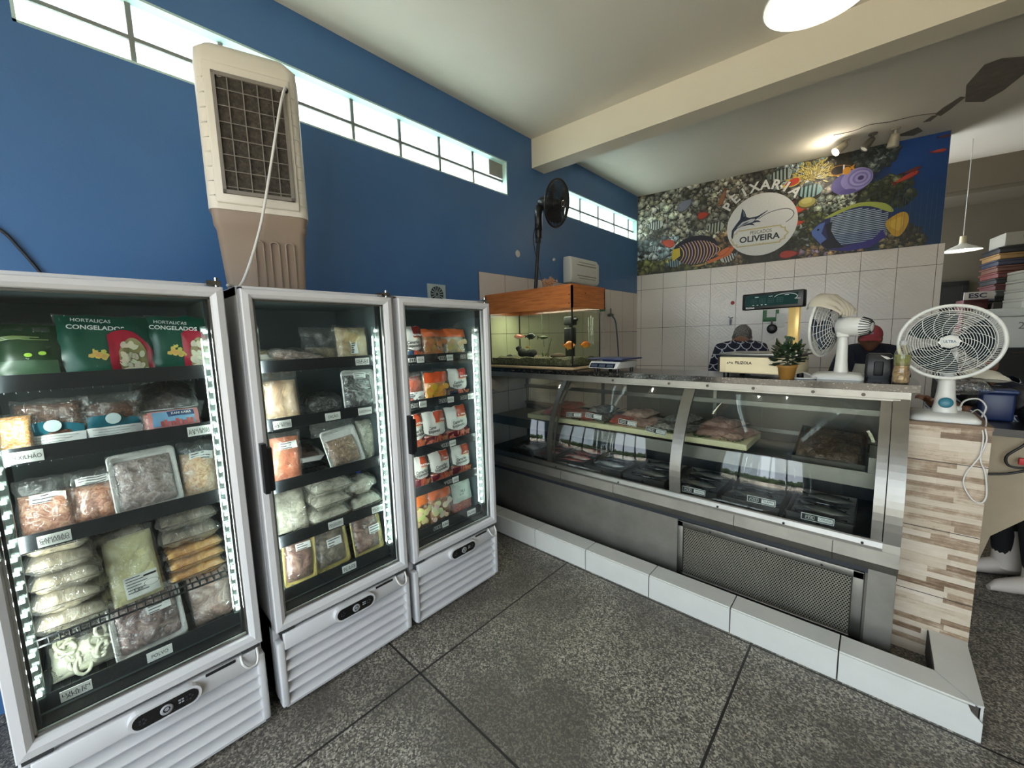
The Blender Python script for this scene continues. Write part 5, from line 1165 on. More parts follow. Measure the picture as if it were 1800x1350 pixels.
b = MB(); b.M = LWS; b.ball((.015, -1.0, 2.20), .02, .03, .018, 10, 8); tag(b.build('wall_hook', mat('red_plastic', (170, 50, 46), .4)), 'small red hook on the tiled side wall', 'hook')
HK = thing('wall_holder', 'green holder with papers and a black scoop on the back wall tiles', 'holder', tuple(bwp(1.63, 1.85, .03))); b = MB(); b.M = BWS
b.rbox(1.55, 1.715, .012, .05, 1.79, 1.93, .008); b.build('holder_plate', mat('green_plastic', (52, 112, 66), .4), HK)
b = MB(); b.M = BWS; b.box(1.59, 1.68, .05, .053, 1.84, 1.95); b.box(1.69, 1.77, .05, .053, 1.72, 1.88); b.build('papers', M_paper, HK)
b = MB(); b.M = BWS; b.box(1.635, 1.655, .05, .06, 1.72, 1.80); b.ball((1.65, .06, 1.70), .055, .02, .06, 14, 9); b.build('scoop', M_black, HK)
b = MB(); b.M = BWS; b.cyl((1.20, .012, 1.83), (1.20, .08, 1.83), .013, None, 10); b.cyl((1.20, .07, 1.83), (1.20, .07, 1.76), .012, .009, 10); b.tube([(1.175, .06, 1.87), (1.20, .06, 1.85), (1.225, .06, 1.86)], .006, 6); tag(b.build('wall_tap', mat('dull_metal', (110, 112, 112), .4, .8)), 'small metal tap on the back wall tiles above the hairnet', 'tap')
b = MB(); b.M = BWS; b.ball((1.215, .02, 2.045), .022, .012, .024, 12, 8); tag(b.build('wall_hook', mat('red_plastic', (170, 50, 46), .4)), 'small red hook on the back wall tiles left of the display sign', 'hook')
# lamps
def pendant(label, c, r, watts, cord_to):
    T = thing('pendant_lamp', label, 'lamp', c, group='white enamel pendant lamps'); x, y, z = c
    b = MB(); b.lathe([(r, 0), (r+.004, .002), (r*.98, .008), (r*.6, .045), (r*.24, .075), (r*.2, .085)], 36, 0, c); b.lathe([(r, .001), (r*.96, .006), (r*.58, .041), (r*.2, .07), (0, .074)], 36, 0, c); b.build('lamp_shade', mat('enamel_white', (236, 236, 228), .35, var=.02), T)
    b = MB(); b.cyl((x, y, z+.08), (x, y, z+.17), r*.19, r*.17, 14); b.build('socket', M_cream, T)
    b = MB(); b.tube([(x, y, z+.17), (x, y, cord_to)], .004, 6); b.build('cord', M_whitepl, T)
    b = MB(); b.ball((x, y, z+.035), r*.22, r*.22, r*.2, 14, 10); b.build('bulb', emit('bulb_white', (255, 252, 240), 22), T)
    point('pendant_bulb', (x, y, z+.012), watts, (1, .95, .86), .05)
pendant('white pendant lamp hanging in front of the beam at the top of the picture', (2.35, -3.36, 3.0), .19, 3, ZC)
pendant('white pendant lamp glowing in the dark room beyond the counter', (3.27, 1.75, 2.56), .165, 4, ZC)
def spot(label, base, tip, r, m, lit=False):
    T = thing('ceiling_spotlight', label, 'spotlight', base, group='spotlights in front of the mural'); base = Vector(base); tip = Vector(tip); d = (tip-base).normalized()
    b = MB(); b.cyl(base+Vector((0, 0, .0)), base+Vector((0, 0, -.06)), .012, None, 8); b.cyl(base, base+Vector((0, 0, -.012)), .04, None, 14); b.build('bracket', m, T)
    s = base+Vector((0, 0, -.05)); e = s+d*.13
    b = MB(); b.lathe([(0, 0), (r*.7, 0), (r*.8, .03), (r, .12), (r, .13), (r*.86, .13), (r*.7, .09)], 18, 0, s, d); b.build('spot_housing', m, T)
    b = MB(); b.lathe([(0, .122), (r*.84, .122)], 18, 0, s, d); b.build('spot_bulb', emit('spot_lit', (255, 240, 205), 60) if lit else mat('unlit_bulb', (226, 224, 214), .4), T)
    if lit:
        point('spot_beam', tuple(e+d*.03), 5, (1, .9, .72), .04)
Mg = mat('grey_lamp_metal', (110, 106, 98), .45, .3); Mc = mat('cream_lamp_metal', (186, 178, 158), .5)
spot('lit white spotlight, left one of three in front of the mural', (2.193, .656, ZC), (2.075, .567, 3.710), .048, Mc, True)
spot('grey cylinder spotlight between the lit one and the cream one', (2.421, .70, ZC), (2.332, .656, 3.688), .042, Mg)
spot('cream bell spotlight, right one of three in front of the mural', (2.605, .745, ZC), (2.583, .779, 3.654), .052, Mc)

# ================================================================== ON THE WORKTOP
WT = 1.392
M_navypl = mat('navy_plastic', (46, 52, 92), .35)
S2_ = thing('kitchen_scale', 'small white scale with a blue platter beside the fish tank', 'scale', (1.0, -2.56, WT)); M0 = S2_.matrix_world.copy(); S2_.matrix_world = Matrix.Translation((0, 0, 0))
b = MB(); vs_ = []
loft(b, [rsec(-.155, .125, -.12, .15, .022, .012), rsec(-.150, .14, -.105, .15, .06, .012), rsec(-.145, .15, -.095, .15, .075, .012)]); b.build('body', M_whitepl, S2_)
b = MB(); b.add([(-.140, -.1195, .027), (.105, -.1195, .027), (.112, -.107, .062), (-.132, -.107, .062)], [(0, 1, 2, 3)]); 
for k in range(3): b.add([(-.125+.078*k, -.1195, .033), (-.062+.078*k, -.1195, .033), (-.060+.078*k, -.1115, .054), (-.122+.078*k, -.1115, .054)], [(0, 1, 2, 3)], 1)
b.build('display', [mat('display_navy', (22, 26, 44), .2), mat('lcd_grey', (70, 78, 92), .3)], S2_)
b = MB(); b.rbox(-.145, .195, -.14, .13, .092, .104, .004); b.box(-.06, .06, -.05, .05, .07, .093); b.build('platter', M_navypl, S2_)
b = MB()
for x in (-.10, .11):
    for y in (-.08, .11): b.cyl((x, y, 0), (x, y, .03), .014, None, 10)
b.build('feet', M_black, S2_)
S2_.matrix_world = M0 @ Matrix.Rotation(R_(-8), 4, 'Z')
FS = thing('price_scale', 'large cream price scale with a green display panel on a post given a warm glow', 'scale', (2.062, -2.56, WT)); M0 = FS.matrix_world.copy(); FS.matrix_world = Matrix.Identity(4)
b = MB(); b.rbox(-.205, .205, -.14, .16, .022, .125, .008); b.box(-.16, .14, -.1415, -.14, .03, .112); b.build('body', M_cream, FS)
b = MB(); b.box(-.212, -.20, -.145, -.02, .03, .12, 0); b.text('FILIZOLA', .024, Matrix.Translation((-.055, -.1425, .088)) @ FRONT, 0, bold=.03, fit=.098)
for k, s_ in ((0, 1), (1, -1), (2, 1)):
    x = -.148+.013*k; b.add([(x-.006, -.1424, .082 if s_ > 0 else .094), (x+.006, -.1424, .082 if s_ > 0 else .094), (x, -.1424, .094 if s_ > 0 else .082)], [(0, 1, 2) if s_ > 0 else (0, 2, 1)])
b.build('lettering', M_ink, FS)
b = MB(); b.box(-.20, .20, -.13, .15, .125, .135, 1); b.rbox(-.205, .235, -.145, .17, .135, .150, .004, 0); b.build('platter', [M_steel, M_black], FS)
t = NT('post_added_glow'); f = t.noise(t.obj(), 5); M_post = t.done(t.n('ShaderNodeMixShader', _0=.5, _1=t.bsdf(Base_Color=rgb(214, 186, 120), Metallic=.7, Roughness=.25).outputs[0], _2=t.n('ShaderNodeEmission', Color=t.mix(f, rgb(240, 206, 130), rgb(228, 190, 116)), Strength=.55).outputs[0]))  # warm light on the metal post is put in as emission
b = MB(); b.rbox(.098, .158, .10, .125, .14, .43, .004); b.build('display_post', M_post, FS)
b = MB(); b.rbox(-.165, .185, .07, .125, .425, .53, .008, 0); b.box(-.145, .155, .0685, .070, .445, .515, 1)
dP = lambda x, z: Matrix.Translation((x, .0675, z)) @ FRONT
b.text('FILIZOLA', .014, dP(-.112, .437), 2, bold=.02, fit=.052)
for x in (-.098, -.073, -.048, -.025): b.box(x, x+.010, .0675, .068, .452, .455, 2)
for x in (-.085, -.005, .085): b.box(x, x+.022, .0675, .068, .503, .506, 2)
for k in range(4): sevenseg(b, '88', .030, dP(-.09+.05*k, .478), 3)
arc = [(.03+.06+.062*math.cos(a), .0672, .492+.022*math.sin(a)) for a in [PI*.95-PI*1.1*i/20 for i in range(21)]]
b.tube(arc, .0016, 4, 2); b.text('FILIZOLA', .01, dP(.153, .478), 2, fit=.03); b.build('display_panel', [M_black, mat('display_green', (22, 50, 44), .15), M_paper, mat('segments_dark', (30, 66, 58), .3)], FS)
b = MB()
for x in (-.17, .17):
    for y in (-.11, .13): b.cyl((x, y, 0), (x, y, .024), .018, None, 10)
b.build('feet', M_black, FS); b = MB(); b.tube([(.205, .05, .03), (.27, .0, .012), (.30, -.06, .006), (.24, -.10, .005), (.19, -.09, .005)], .005, 6, 0, 5); b.build('power_cord', M_whitepl, FS)
FS.matrix_world = M0 @ Matrix.Rotation(R_(-10), 4, 'Z')
PT = thing('potted_plant', 'small leafy plant in an ochre pot in front of the cream scale', 'plant', (2.218, -2.72, WT)); M0 = PT.matrix_world.copy(); PT.matrix_world = Matrix.Identity(4)
b = MB(); b.lathe([(0, 0), (.032, 0), (.042, .062), (.046, .064), (.047, .078), (.043, .078), (.040, .066), (0, .066)], 24); b.build('pot', mat('ochre_plastic', (158, 116, 54), .5), PT)
M_leaf = food('kalanchoe_leaf', (22, 40, 24), (40, 62, 38), (66, 86, 56), 16, .4, .45, .3, .3); rnd = random.Random(7); b = MB(); bs = MB()
for k in range(80):
    a = k*2.4; el = rnd.uniform(-.1, 1.1); L = rnd.uniform(.036, .056); base = Vector((.012*math.cos(a), .012*math.sin(a), .085+.075*rnd.random())); d = Vector((math.cos(a)*math.cos(el), math.sin(a)*math.cos(el), math.sin(el)-.15))
    c = base+d*rnd.uniform(.015, .04); s_ = d.cross(Vector((0, 0, 1))).normalized(); n_ = s_.cross(d).normalized()
    pts = []
    for i in range(9):
        tt = i/8; w_ = .020*math.sin(PI*min(1, tt*1.05))**.8*(1+.12*math.sin(tt*30))
        pts.append((tt, w_))
    vs = [tuple(c+d*L*tt+s_*w_-n_*.35*w_) for tt, w_ in pts]+[tuple(c+d*L*tt+n_*.002) for tt, w_ in pts]+[tuple(c+d*L*tt-s_*w_-n_*.35*w_) for tt, w_ in pts]
    b.add(vs, [(i, i+1, 10+i, 9+i) for i in range(8)]+[(9+i, 10+i, 19+i, 18+i) for i in range(8)], 0, True); bs.tube([tuple(Vector((0, 0, .066))), tuple(base), tuple(c)], .002, 5)
for k in range(30):
    p = Vector((rnd.gauss(0, .008), rnd.gauss(0, .008), .17+rnd.uniform(0, .05))); b.ball(p, .006, .006, .008, 6, 5)
b.build('leaves', M_leaf, PT); bs.tube([(0, 0, .06), (.002, 0, .21)], .0035, 6); bs.build('stems', mat('stem_green', (56, 64, 36), .6), PT); b = MB()
for k in range(5): b.ball((rnd.gauss(0, .015), -.035+rnd.gauss(0, .006), .135+rnd.gauss(0, .012)), .006, None, None, 6, 5)
b.build('buds', mat('pale_bud', (190, 186, 160), .6), PT); PT.matrix_world = M0 @ Matrix.Scale(1.12, 4)
# white table fan seen from behind, with a cloth over it
M_fanw = mat('fan_white', (214, 214, 208), .38, var=.02)
T2 = thing('table_fan', 'white table fan facing away with a cream cloth draped over its grille', 'fan', (2.455, -2.53, WT), group='white table fans'); M0 = T2.matrix_world.copy(); T2.matrix_world = Matrix.Identity(4)
b = MB(); loft(b, [rsec(-.14, .10, -.11, .11, 0, .03), rsec(-.14, .10, -.11, .11, .012, .03), rsec(-.12, .08, -.09, .09, .028, .03), rsec(-.05, .02, -.05, .05, .036, .02)]); b.build('base', M_fanw, T2)
b = MB(); b.lathe([(.034, .03), (.028, .10), (.025, .20), (.024, .25)], 16, 0, (-.005, 0, 0)); b.rbox(-.035, .025, -.028, .028, .235, .275, .01); b.build('stem', M_fanw, T2)
fx = Vector((-.93, .30, .06)).normalized(); fcc = Vector((-.065, .03, .302))
b = MB(); b.lathe([(0, -.165), (.022, -.163), (.04, -.15), (.052, -.12), (.056, -.05), (.05, -.01), (.03, .0)], 22, 0, fcc-fx*.03, fx); b.rbox(-.03, .03, -.025, .025, .25, .29, .008)
b.build('motor_housing', M_fanw, T2); b = MB()
q = Vector((0, 0, 1)).rotation_difference(fx).to_matrix()
for k in range(20):
    a = 2*PI*k/20; b.tube([tuple(fcc-fx*.03+q @ Vector((r*math.cos(a), r*math.sin(a), h))) for r, h in ((.026, -.1625), (.042, -.150), (.054, -.118))], .0028, 4)
b.build('motor_slots', M_gasket, T2)
b = MB(); cage(b, fcc+fx*.03, fx, .178, .055, .05, 16, 44, .0016, .008, .04, .4); b.build('grille', M_fanw, T2)
b = MB(); blades(b, fcc+fx*.025, fx, .155, 3, 0, .6, 1.3); b.build('blades', mat('fan_blade_blue_grey', (60, 76, 92), .4), T2)
T2.matrix_world = M0
b = MB(); cw = fcc+fx*.03+Vector((2.455, -2.53, WT))
dup_ = (Vector((0, 0, 1))-fx*fx.z).normalized(); dside = dup_.cross(fx).normalized()
def drape(u, v):
    a = R_(36)+R_(104)*u; k = (v-.40); r = .190
    rad = dside*math.cos(a) + dup_*math.sin(a); top = cw+rad*r
    if k >= 0: p = top - fx*(.02+.035*min(1, k*4)) - rad*(.21*k*(.55+.45*math.sin(PI*u))) + Vector((0, 0, -.02*k)) - fx*.05*min(1, k*2.2)
    else: p = top + fx*(.03+.02*min(1, -k*4)) + rad*(.10*k)
    return tuple(p - fx*.007*math.sin(u*34)*min(1, abs(k)*3) + rad*.004)
cwm = Vector((0, 0, 0)); b.grid(drape, 34, 16)
tag(b.build('draped_cloth', mat('cream_cloth', (196, 188, 170), .9, var=.05, bump=.3)), 'cream cloth draped over the top of the white fan grille', 'cloth')
BMch = thing('counter_appliance', 'small black appliance standing between the capped person and the oil bottle', 'appliance', (2.61, -2.48, WT)); M0 = BMch.matrix_world.copy(); BMch.matrix_world = Matrix.Identity(4)
b = MB(); loft(b, [rsec(-.055, .055, -.05, .05, 0, .015), rsec(-.058, .058, -.055, .055, .04, .015), rsec(-.055, .055, -.05, .05, .13, .015), rsec(-.045, .045, -.04, .04, .142, .012)]); b.build('body', M_black, BMch)
b = MB(); b.rbox(-.02, .02, -.06, -.048, .02, .10, .006); b.ball((-.045, -.055, .012), .006, None, None, 8, 6); b.build('front_panel', M_gasket, BMch); b = MB(); b.add([(.0, -.042, .138), (.05, -.044, .128), (.055, -.046, .115), (.03, -.058, .112), (.01, -.055, .128)], [(0, 1, 2, 3, 4)]); b.build('tissue', M_paper, BMch); BMch.matrix_world = M0
OB = thing('oil_bottle', 'clear plastic bottle of yellow green oil near the end of the worktop', 'bottle', (2.695, -2.69, WT)); M0 = OB.matrix_world.copy(); OB.matrix_world = Matrix.Identity(4)
b = MB(); prof = [(0, .001), (.030, .001), (.034, .01), (.032, .03), (.034, .05), (.031, .07), (.029, .085), (.031, .10), (.031, .15), (.024, .172), (.013, .185), (.013, .20)]; b.lathe(prof, 24); b.build('shell', clear('bottle_plastic', tint=(.95, .93, .82), ior=1.42, rough=.06, haze=.08), OB)
b = MB(); b.lathe([(0, .003)]+[(r*.95, z) for r, z in prof[1:8]]+[(0, .09)], 20, 0); b.build('seeds', food('pickled_peppers', (96, 70, 34), (156, 122, 66), (196, 170, 108), 60, 1.0, .4, .6, .3), OB)
b = MB(); b.lathe([(0, .09), (.0295, .09), (.0295, .145), (0, .145)], 20); b.build('oil', clear('green_oil', tint=(.62, .62, .16), ior=1.3, rough=.05, haze=.25, hazecol=(.55, .58, .12)), OB)
b = MB(); b.cyl((0, 0, .195), (0, 0, .215), .0145, None, 14); b.build('cap', clear('cap_clear', tint=(.9, .9, .9), ior=1.4, rough=.2, haze=.4), OB); OB.matrix_world = M0
# white fan on the pillar
UF = thing('table_fan', 'white table fan with a teal button standing on the tiled pillar', 'fan', (2.865, -2.575, 1.212), group='white table fans'); M0 = UF.matrix_world.copy(); UF.matrix_world = Matrix.Identity(4)
b = MB(); loft(b, [rsec(-.125, .115, -.125, .125, 0, .03), rsec(-.125, .115, -.125, .125, .014, .03), rsec(-.11, .10, -.11, .11, .026, .03), rsec(-.065, .06, -.065, .065, .034, .025)]); b.build('base', M_fanw, UF)
b = MB(); b.lathe([(.048, .03), (.040, .07), (.033, .14), (.030, .20), (.028, .24)], 20); b.rbox(-.03, .03, -.02, .05, .22, .34, .012); st_ = b.build('stem', M_fanw, UF)
b = MB(); b.M = TR((0, -.043, .085), R_(80), 0, 0); b.lathe([(0, .006), (.022, .006), (.026, .002), (.026, -.004)], 20, 0); b.build('button', mat('teal_button', (40, 112, 130), .35), st_)
uax = (CAM - Vector((2.865, -2.575, 1.60))); uax.z *= .6; uax = uax.normalized(); uax = Vector((uax.x+.04, uax.y, uax.z+.05)).normalized(); uc = Vector((-.010, -.045, .385))
b = MB(); q2 = Vector((0, 0, 1)).rotation_difference(uax).to_matrix()
Pu = lambda r, a, h: tuple(uc+q2 @ Vector((r*.95*math.cos(a), r*.95*math.sin(a), h)))
b.tube([Pu(.186, 2*PI*i/64, 0) for i in range(64)], .0085, 10, 0, 0, True)
for k in range(13):
    r = .045+.115*k/12; b.tube([Pu(r, 2*PI*i/56, .042*(1-(r/.186)**2.4)) for i in range(56)], .0013 if k < 12 else .0018, 5, 0, 0, True)
for k in range(14):
    a = 2*PI*k/14; b.tube([Pu(.036+.124*j/8, a-.95*(j/8)**.9, .042*(1-((.036+.124*j/8)/.186)**2.4)+.001) for j in range(9)], .0013, 4)
for k in range(96):
    a = 2*PI*k/96; b.tube([Pu(.158, a, .042*(1-(.158/.186)**2.4)), Pu(.182, a+.06, .003)], .0012, 4)
for k in range(8):
    r = .05+.125*k/8; b.tube([Pu(r, 2*PI*i/40, -.065*(1-(r/.186)**3)) for i in range(40)], .0012, 4, 0, 0, True)
for k in range(24):
    a = 2*PI*k/24; b.tube([Pu(.03+.155*j/6, a, -.065*(1-((.03+.155*j/6)/.186)**3)) for j in range(7)], .0012, 4)
gr2 = b.build('grille', M_fanw, UF)
b = MB(); n_ = 16; hubp = []
for i in range(8):
    a = 2*PI*i/8; hubp += [(.043*math.cos(a), .034*math.sin(a)), (.036*math.cos(a+.62), .029*math.sin(a+.62))]
vs = [Pu(math.hypot(x, y), math.atan2(y, x), h) for h in (.040, .049) for x, y in hubp]; b.add(vs, [tuple(range(16))[::-1], tuple(range(16, 32))]+[(i, (i+1) % 16, 16+(i+1) % 16, 16+i) for i in range(16)])
b.lathe([(0, .053), (.028, .053), (.031, .049)], 28, 0, uc, uax); b.build('hub_badge', M_fanw, gr2)
xa = Vector((0, 0, 1)).cross(uax).normalized(); ya = uax.cross(xa); PM = Matrix(((xa.x, ya.x, uax.x, 0), (xa.y, ya.y, uax.y, 0), (xa.z, ya.z, uax.z, 0), (0, 0, 0, 1)))
b = MB(); b.text('ULTRA', .016, Matrix.Translation(uc+uax*.0537) @ PM, 0, bold=.04, fit=.042); b.build('lettering', mat('grey_blue_ink', (96, 116, 124), .5), gr2)
b = MB(); blades(b, uc-uax*.02, uax, .150, 3, 0, .6, 1.5); b.build('blades', mat('dark_fan_blade', (26, 36, 42), .8, spec=.15), UF)
b = MB(); b.lathe([(.03, -.17), (.05, -.15), (.055, -.08), (.04, -.06)], 18, 0, uc, uax, caps=True); b.build('motor_housing', M_fanw, UF)
b = MB(); b.tube([(.10, .06, .03), (.115, .03, .05), (.13, -.04, .03), (.128, -.10, .008), (.118, -.168, -.01), (.124, -.176, -.06), (.108, -.178, -.14), (.075, -.176, -.22), (.070, -.176, -.28), (.10, -.176, -.345), (.13, -.176, -.355), (.142, -.176, -.31), (.13, -.176, -.21), (.112, -.176, -.15), (.114, -.173, -.05), (.105, -.16, .0)], .0032, 6, 0, 6)
b.tube([(.06, .11, .01), (.075, .115, .075), (.12, .10, .095), (.145, .07, .06), (.13, .04, .012)], .004, 6, 0, 5); b.rbox(.03, .07, .09, .13, .002, .05, .008); b.build('power_cord', M_whitepl, UF)
UF.matrix_world = M0
# ================================================================== REEF MURAL (one flat printed sheet)
b = MB(); b.M = BWS
MU0, MU1, MZ0, MZ1 = .004, 3.058, 2.514, 3.598
b.box(MU0, MU1, .0005, .003, MZ0, MZ1, 0)
lay = [0.0032]
def lift(): lay[0] += 2.2e-6; return lay[0]
def poly(pts, col, e=None):
    h = e or lift(); pts = list(pts); b.add([(u, h, z) for u, z in pts], [tuple(range(len(pts)))], 1, False, rgb(*col))
def ell(u, z, ru, rz, a=0, n=20): return [(u+ru*math.cos(q)*math.cos(a)-rz*math.sin(q)*math.sin(a), z+ru*math.cos(q)*math.sin(a)+rz*math.sin(q)*math.cos(a)) for q in [2*PI*i/n for i in range(n)]]
rnd = random.Random(21)
def inside(u, z): return MU0+.005 < u < MU1-.005 and MZ0+.005 < z < MZ1-.005
def clampz(pts): return [(min(max(u, MU0), MU1), min(max(z, MZ0), MZ1)) for u, z in pts]
# coral lumps: each lump is a dark rim, a mid tone and a pale tip, as in the printed photograph
def coral(u0, u1, z0, z1, n, r0, r1, cols, dark=(22, 22, 20), test=None):
    for k in range(n):
        u, z = rnd.uniform(u0, u1), rnd.uniform(z0, z1)
        if test and not test(u, z): continue
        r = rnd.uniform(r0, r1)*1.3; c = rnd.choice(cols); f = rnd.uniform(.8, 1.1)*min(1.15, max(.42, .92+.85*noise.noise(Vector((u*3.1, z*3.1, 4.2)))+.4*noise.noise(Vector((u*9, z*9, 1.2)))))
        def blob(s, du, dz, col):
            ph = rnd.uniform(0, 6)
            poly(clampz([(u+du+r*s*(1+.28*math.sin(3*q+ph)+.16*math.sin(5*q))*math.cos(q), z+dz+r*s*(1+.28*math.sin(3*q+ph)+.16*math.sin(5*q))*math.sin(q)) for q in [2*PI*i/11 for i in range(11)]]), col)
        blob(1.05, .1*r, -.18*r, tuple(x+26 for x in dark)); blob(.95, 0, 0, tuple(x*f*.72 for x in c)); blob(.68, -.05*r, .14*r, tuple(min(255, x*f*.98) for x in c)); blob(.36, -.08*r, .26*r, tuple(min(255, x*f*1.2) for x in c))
GREY = [(188, 188, 168), (204, 200, 178), (170, 174, 154), (214, 212, 198), (160, 156, 130)]
BROWN = [(150, 122, 84), (176, 146, 104), (120, 98, 66)]
TEAL = [(150, 172, 176), (176, 192, 196), (126, 150, 150), (198, 208, 206)]
OLIVE = [(120, 122, 66), (146, 142, 84), (96, 100, 52)]
YEL = [(206, 188, 92), (222, 208, 130), (176, 156, 74)]
edge = lambda u: 2.50+.10*math.sin(u*5)
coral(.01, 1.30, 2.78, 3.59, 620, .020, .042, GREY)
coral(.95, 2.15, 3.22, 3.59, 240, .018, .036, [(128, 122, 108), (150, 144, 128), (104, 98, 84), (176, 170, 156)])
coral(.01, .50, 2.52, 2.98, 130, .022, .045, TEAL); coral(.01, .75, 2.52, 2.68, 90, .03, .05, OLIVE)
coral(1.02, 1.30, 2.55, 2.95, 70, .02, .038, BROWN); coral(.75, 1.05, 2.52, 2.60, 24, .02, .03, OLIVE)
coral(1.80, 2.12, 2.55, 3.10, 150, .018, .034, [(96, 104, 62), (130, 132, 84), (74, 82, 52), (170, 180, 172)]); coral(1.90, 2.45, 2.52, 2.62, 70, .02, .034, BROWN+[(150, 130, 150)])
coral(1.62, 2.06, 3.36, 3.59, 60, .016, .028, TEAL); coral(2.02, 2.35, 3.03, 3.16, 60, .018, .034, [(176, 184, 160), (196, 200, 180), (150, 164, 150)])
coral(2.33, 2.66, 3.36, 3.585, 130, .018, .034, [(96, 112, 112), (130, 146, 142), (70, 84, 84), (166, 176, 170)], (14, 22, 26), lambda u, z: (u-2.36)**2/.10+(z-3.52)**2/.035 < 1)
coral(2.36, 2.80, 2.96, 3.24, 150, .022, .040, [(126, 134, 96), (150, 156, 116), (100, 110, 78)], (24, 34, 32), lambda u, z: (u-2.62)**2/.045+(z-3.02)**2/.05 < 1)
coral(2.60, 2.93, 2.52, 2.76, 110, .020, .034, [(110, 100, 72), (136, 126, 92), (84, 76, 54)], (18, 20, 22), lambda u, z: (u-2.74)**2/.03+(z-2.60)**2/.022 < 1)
for k in range(150):  # yellow finger coral
    u, z = 1.98+rnd.gauss(0, .09), 3.46+rnd.gauss(0, .06); a = math.atan2(z-3.38, u-1.98)+rnd.gauss(0, .4)
    if not inside(u, z) or z > 3.57: continue
    poly(ell(u, z, .034, .010, a, 9), (92, 74, 28)); poly(ell(u, z, .028, .007, a, 9), rnd.choice(YEL))
def sergeant(u, z, L, a=0, flip=1, body=(190, 198, 188), bars=(20, 22, 26), H=.5, nb=5):
    T_ = lambda x, y: (u+flip*x*L*math.cos(a)-y*L*math.sin(a), z+flip*x*L*math.sin(a)+y*L*math.cos(a))
    prof = [(-.42, .03), (-.36, .14), (-.22, .23), (-.02, .26), (.16, .22), (.30, .11), (.36, .06)]
    top = lambda x: next(y0+(y1-y0)*(x-x0)/(x1-x0) for (x0, y0), (x1, y1) in zip(prof, prof[1:]) if x0 <= x <= x1)*H/.5
    poly([T_(x, y*H/.5) for x, y in prof]+[T_(x, -y*H/.5) for x, y in reversed(prof)], body)
    poly([T_(.34, .05), T_(.52, .17), T_(.46, 0), T_(.52, -.17), T_(.34, -.05)], tuple(x*.6 for x in body))
    poly([T_(-.2, .21*H/.5), T_(-.05, .33*H/.5), T_(.2, .28*H/.5), T_(.2, .17*H/.5)], tuple(x*.5 for x in body))
    for k in range(nb):
        x = -.24+.128*k; w = .028
        poly([T_(x-w, top(x-w)), T_(x+w, top(x+w)), T_(x+w+.02, -top(min(.36, x+w+.02))), T_(x-w+.02, -top(x-w+.02))], bars)
    poly([T_(-.33+.014*math.cos(q), .04+.014*math.sin(q)) for q in [2*PI*i/8 for i in range(8)]], (8, 8, 8))
def simplefish(u, z, L, a, col, col2, flip=1, H=.34):
    T_ = lambda x, y: (u+flip*x*L*math.cos(a)-y*L*math.sin(a), z+flip*x*L*math.sin(a)+y*L*math.cos(a))
    poly([T_(.5*math.cos(q), H*.5*math.sin(q)*(1-.3*math.cos(q))) for q in [2*PI*i/18 for i in range(18)]], col2); poly([T_(.46*math.cos(q), H*.42*math.sin(q)*(1-.3*math.cos(q))+.02) for q in [2*PI*i/18 for i in range(18)]], col)
    poly([T_(.42, .03), T_(.62, .17), T_(.56, 0), T_(.62, -.17), T_(.42, -.03)], col2); poly([T_(-.33+.025*math.cos(q), .05+.025*math.sin(q)) for q in [2*PI*i/8 for i in range(8)]], (12, 8, 8))
sergeant(.245, 3.17, .24, .02, -1); sergeant(.20, 2.86, .16, .1, -1, (170, 190, 190)); sergeant(.50, 2.63, .22, .12, -1, (130, 160, 170)); sergeant(.98, 3.02, .26, .0, -1, (170, 176, 160)); sergeant(1.15, 2.62, .22, .25, 1, (200, 200, 194))
sergeant(1.66, 3.50, .28, .08, -1, (150, 166, 160)); sergeant(1.94, 3.26, .30, -.02, -1, (134, 176, 178))
simplefish(.42, 2.90, .17, -.35, (196, 84, 60), (150, 52, 40), -1, .6); simplefish(.84, 3.19, .13, .1, (176, 62, 44), (120, 40, 30), 1, .7); simplefish(.62, 3.36, .20, .5, (120, 122, 138), (80, 82, 98), 1, .65); simplefish(1.06, 3.36, .20, 1.2, (150, 104, 72), (104, 66, 44), 1, .3)
simplefish(1.84, 3.07, .16, .05, (214, 78, 50), (160, 46, 34), 1, .5); simplefish(1.86, 2.92, .10, .1, (206, 70, 50), (150, 44, 34), 1, .5); simplefish(1.78, 2.575, .18, 0, (178, 60, 48), (120, 34, 30), 1, .5); simplefish(1.74, 3.17, .12, -.1, (180, 40, 44), (130, 24, 30), 1, .3)
simplefish(1.78, 3.385, .16, .3, (196, 62, 44), (214, 186, 70), -1, .55)
poly(ell(1.93, 3.13, .088, .062), (96, 92, 48)); poly(ell(1.93, 3.14, .080, .054), (168, 158, 84)); poly(ell(1.925, 3.155, .052, .032), (196, 186, 112))
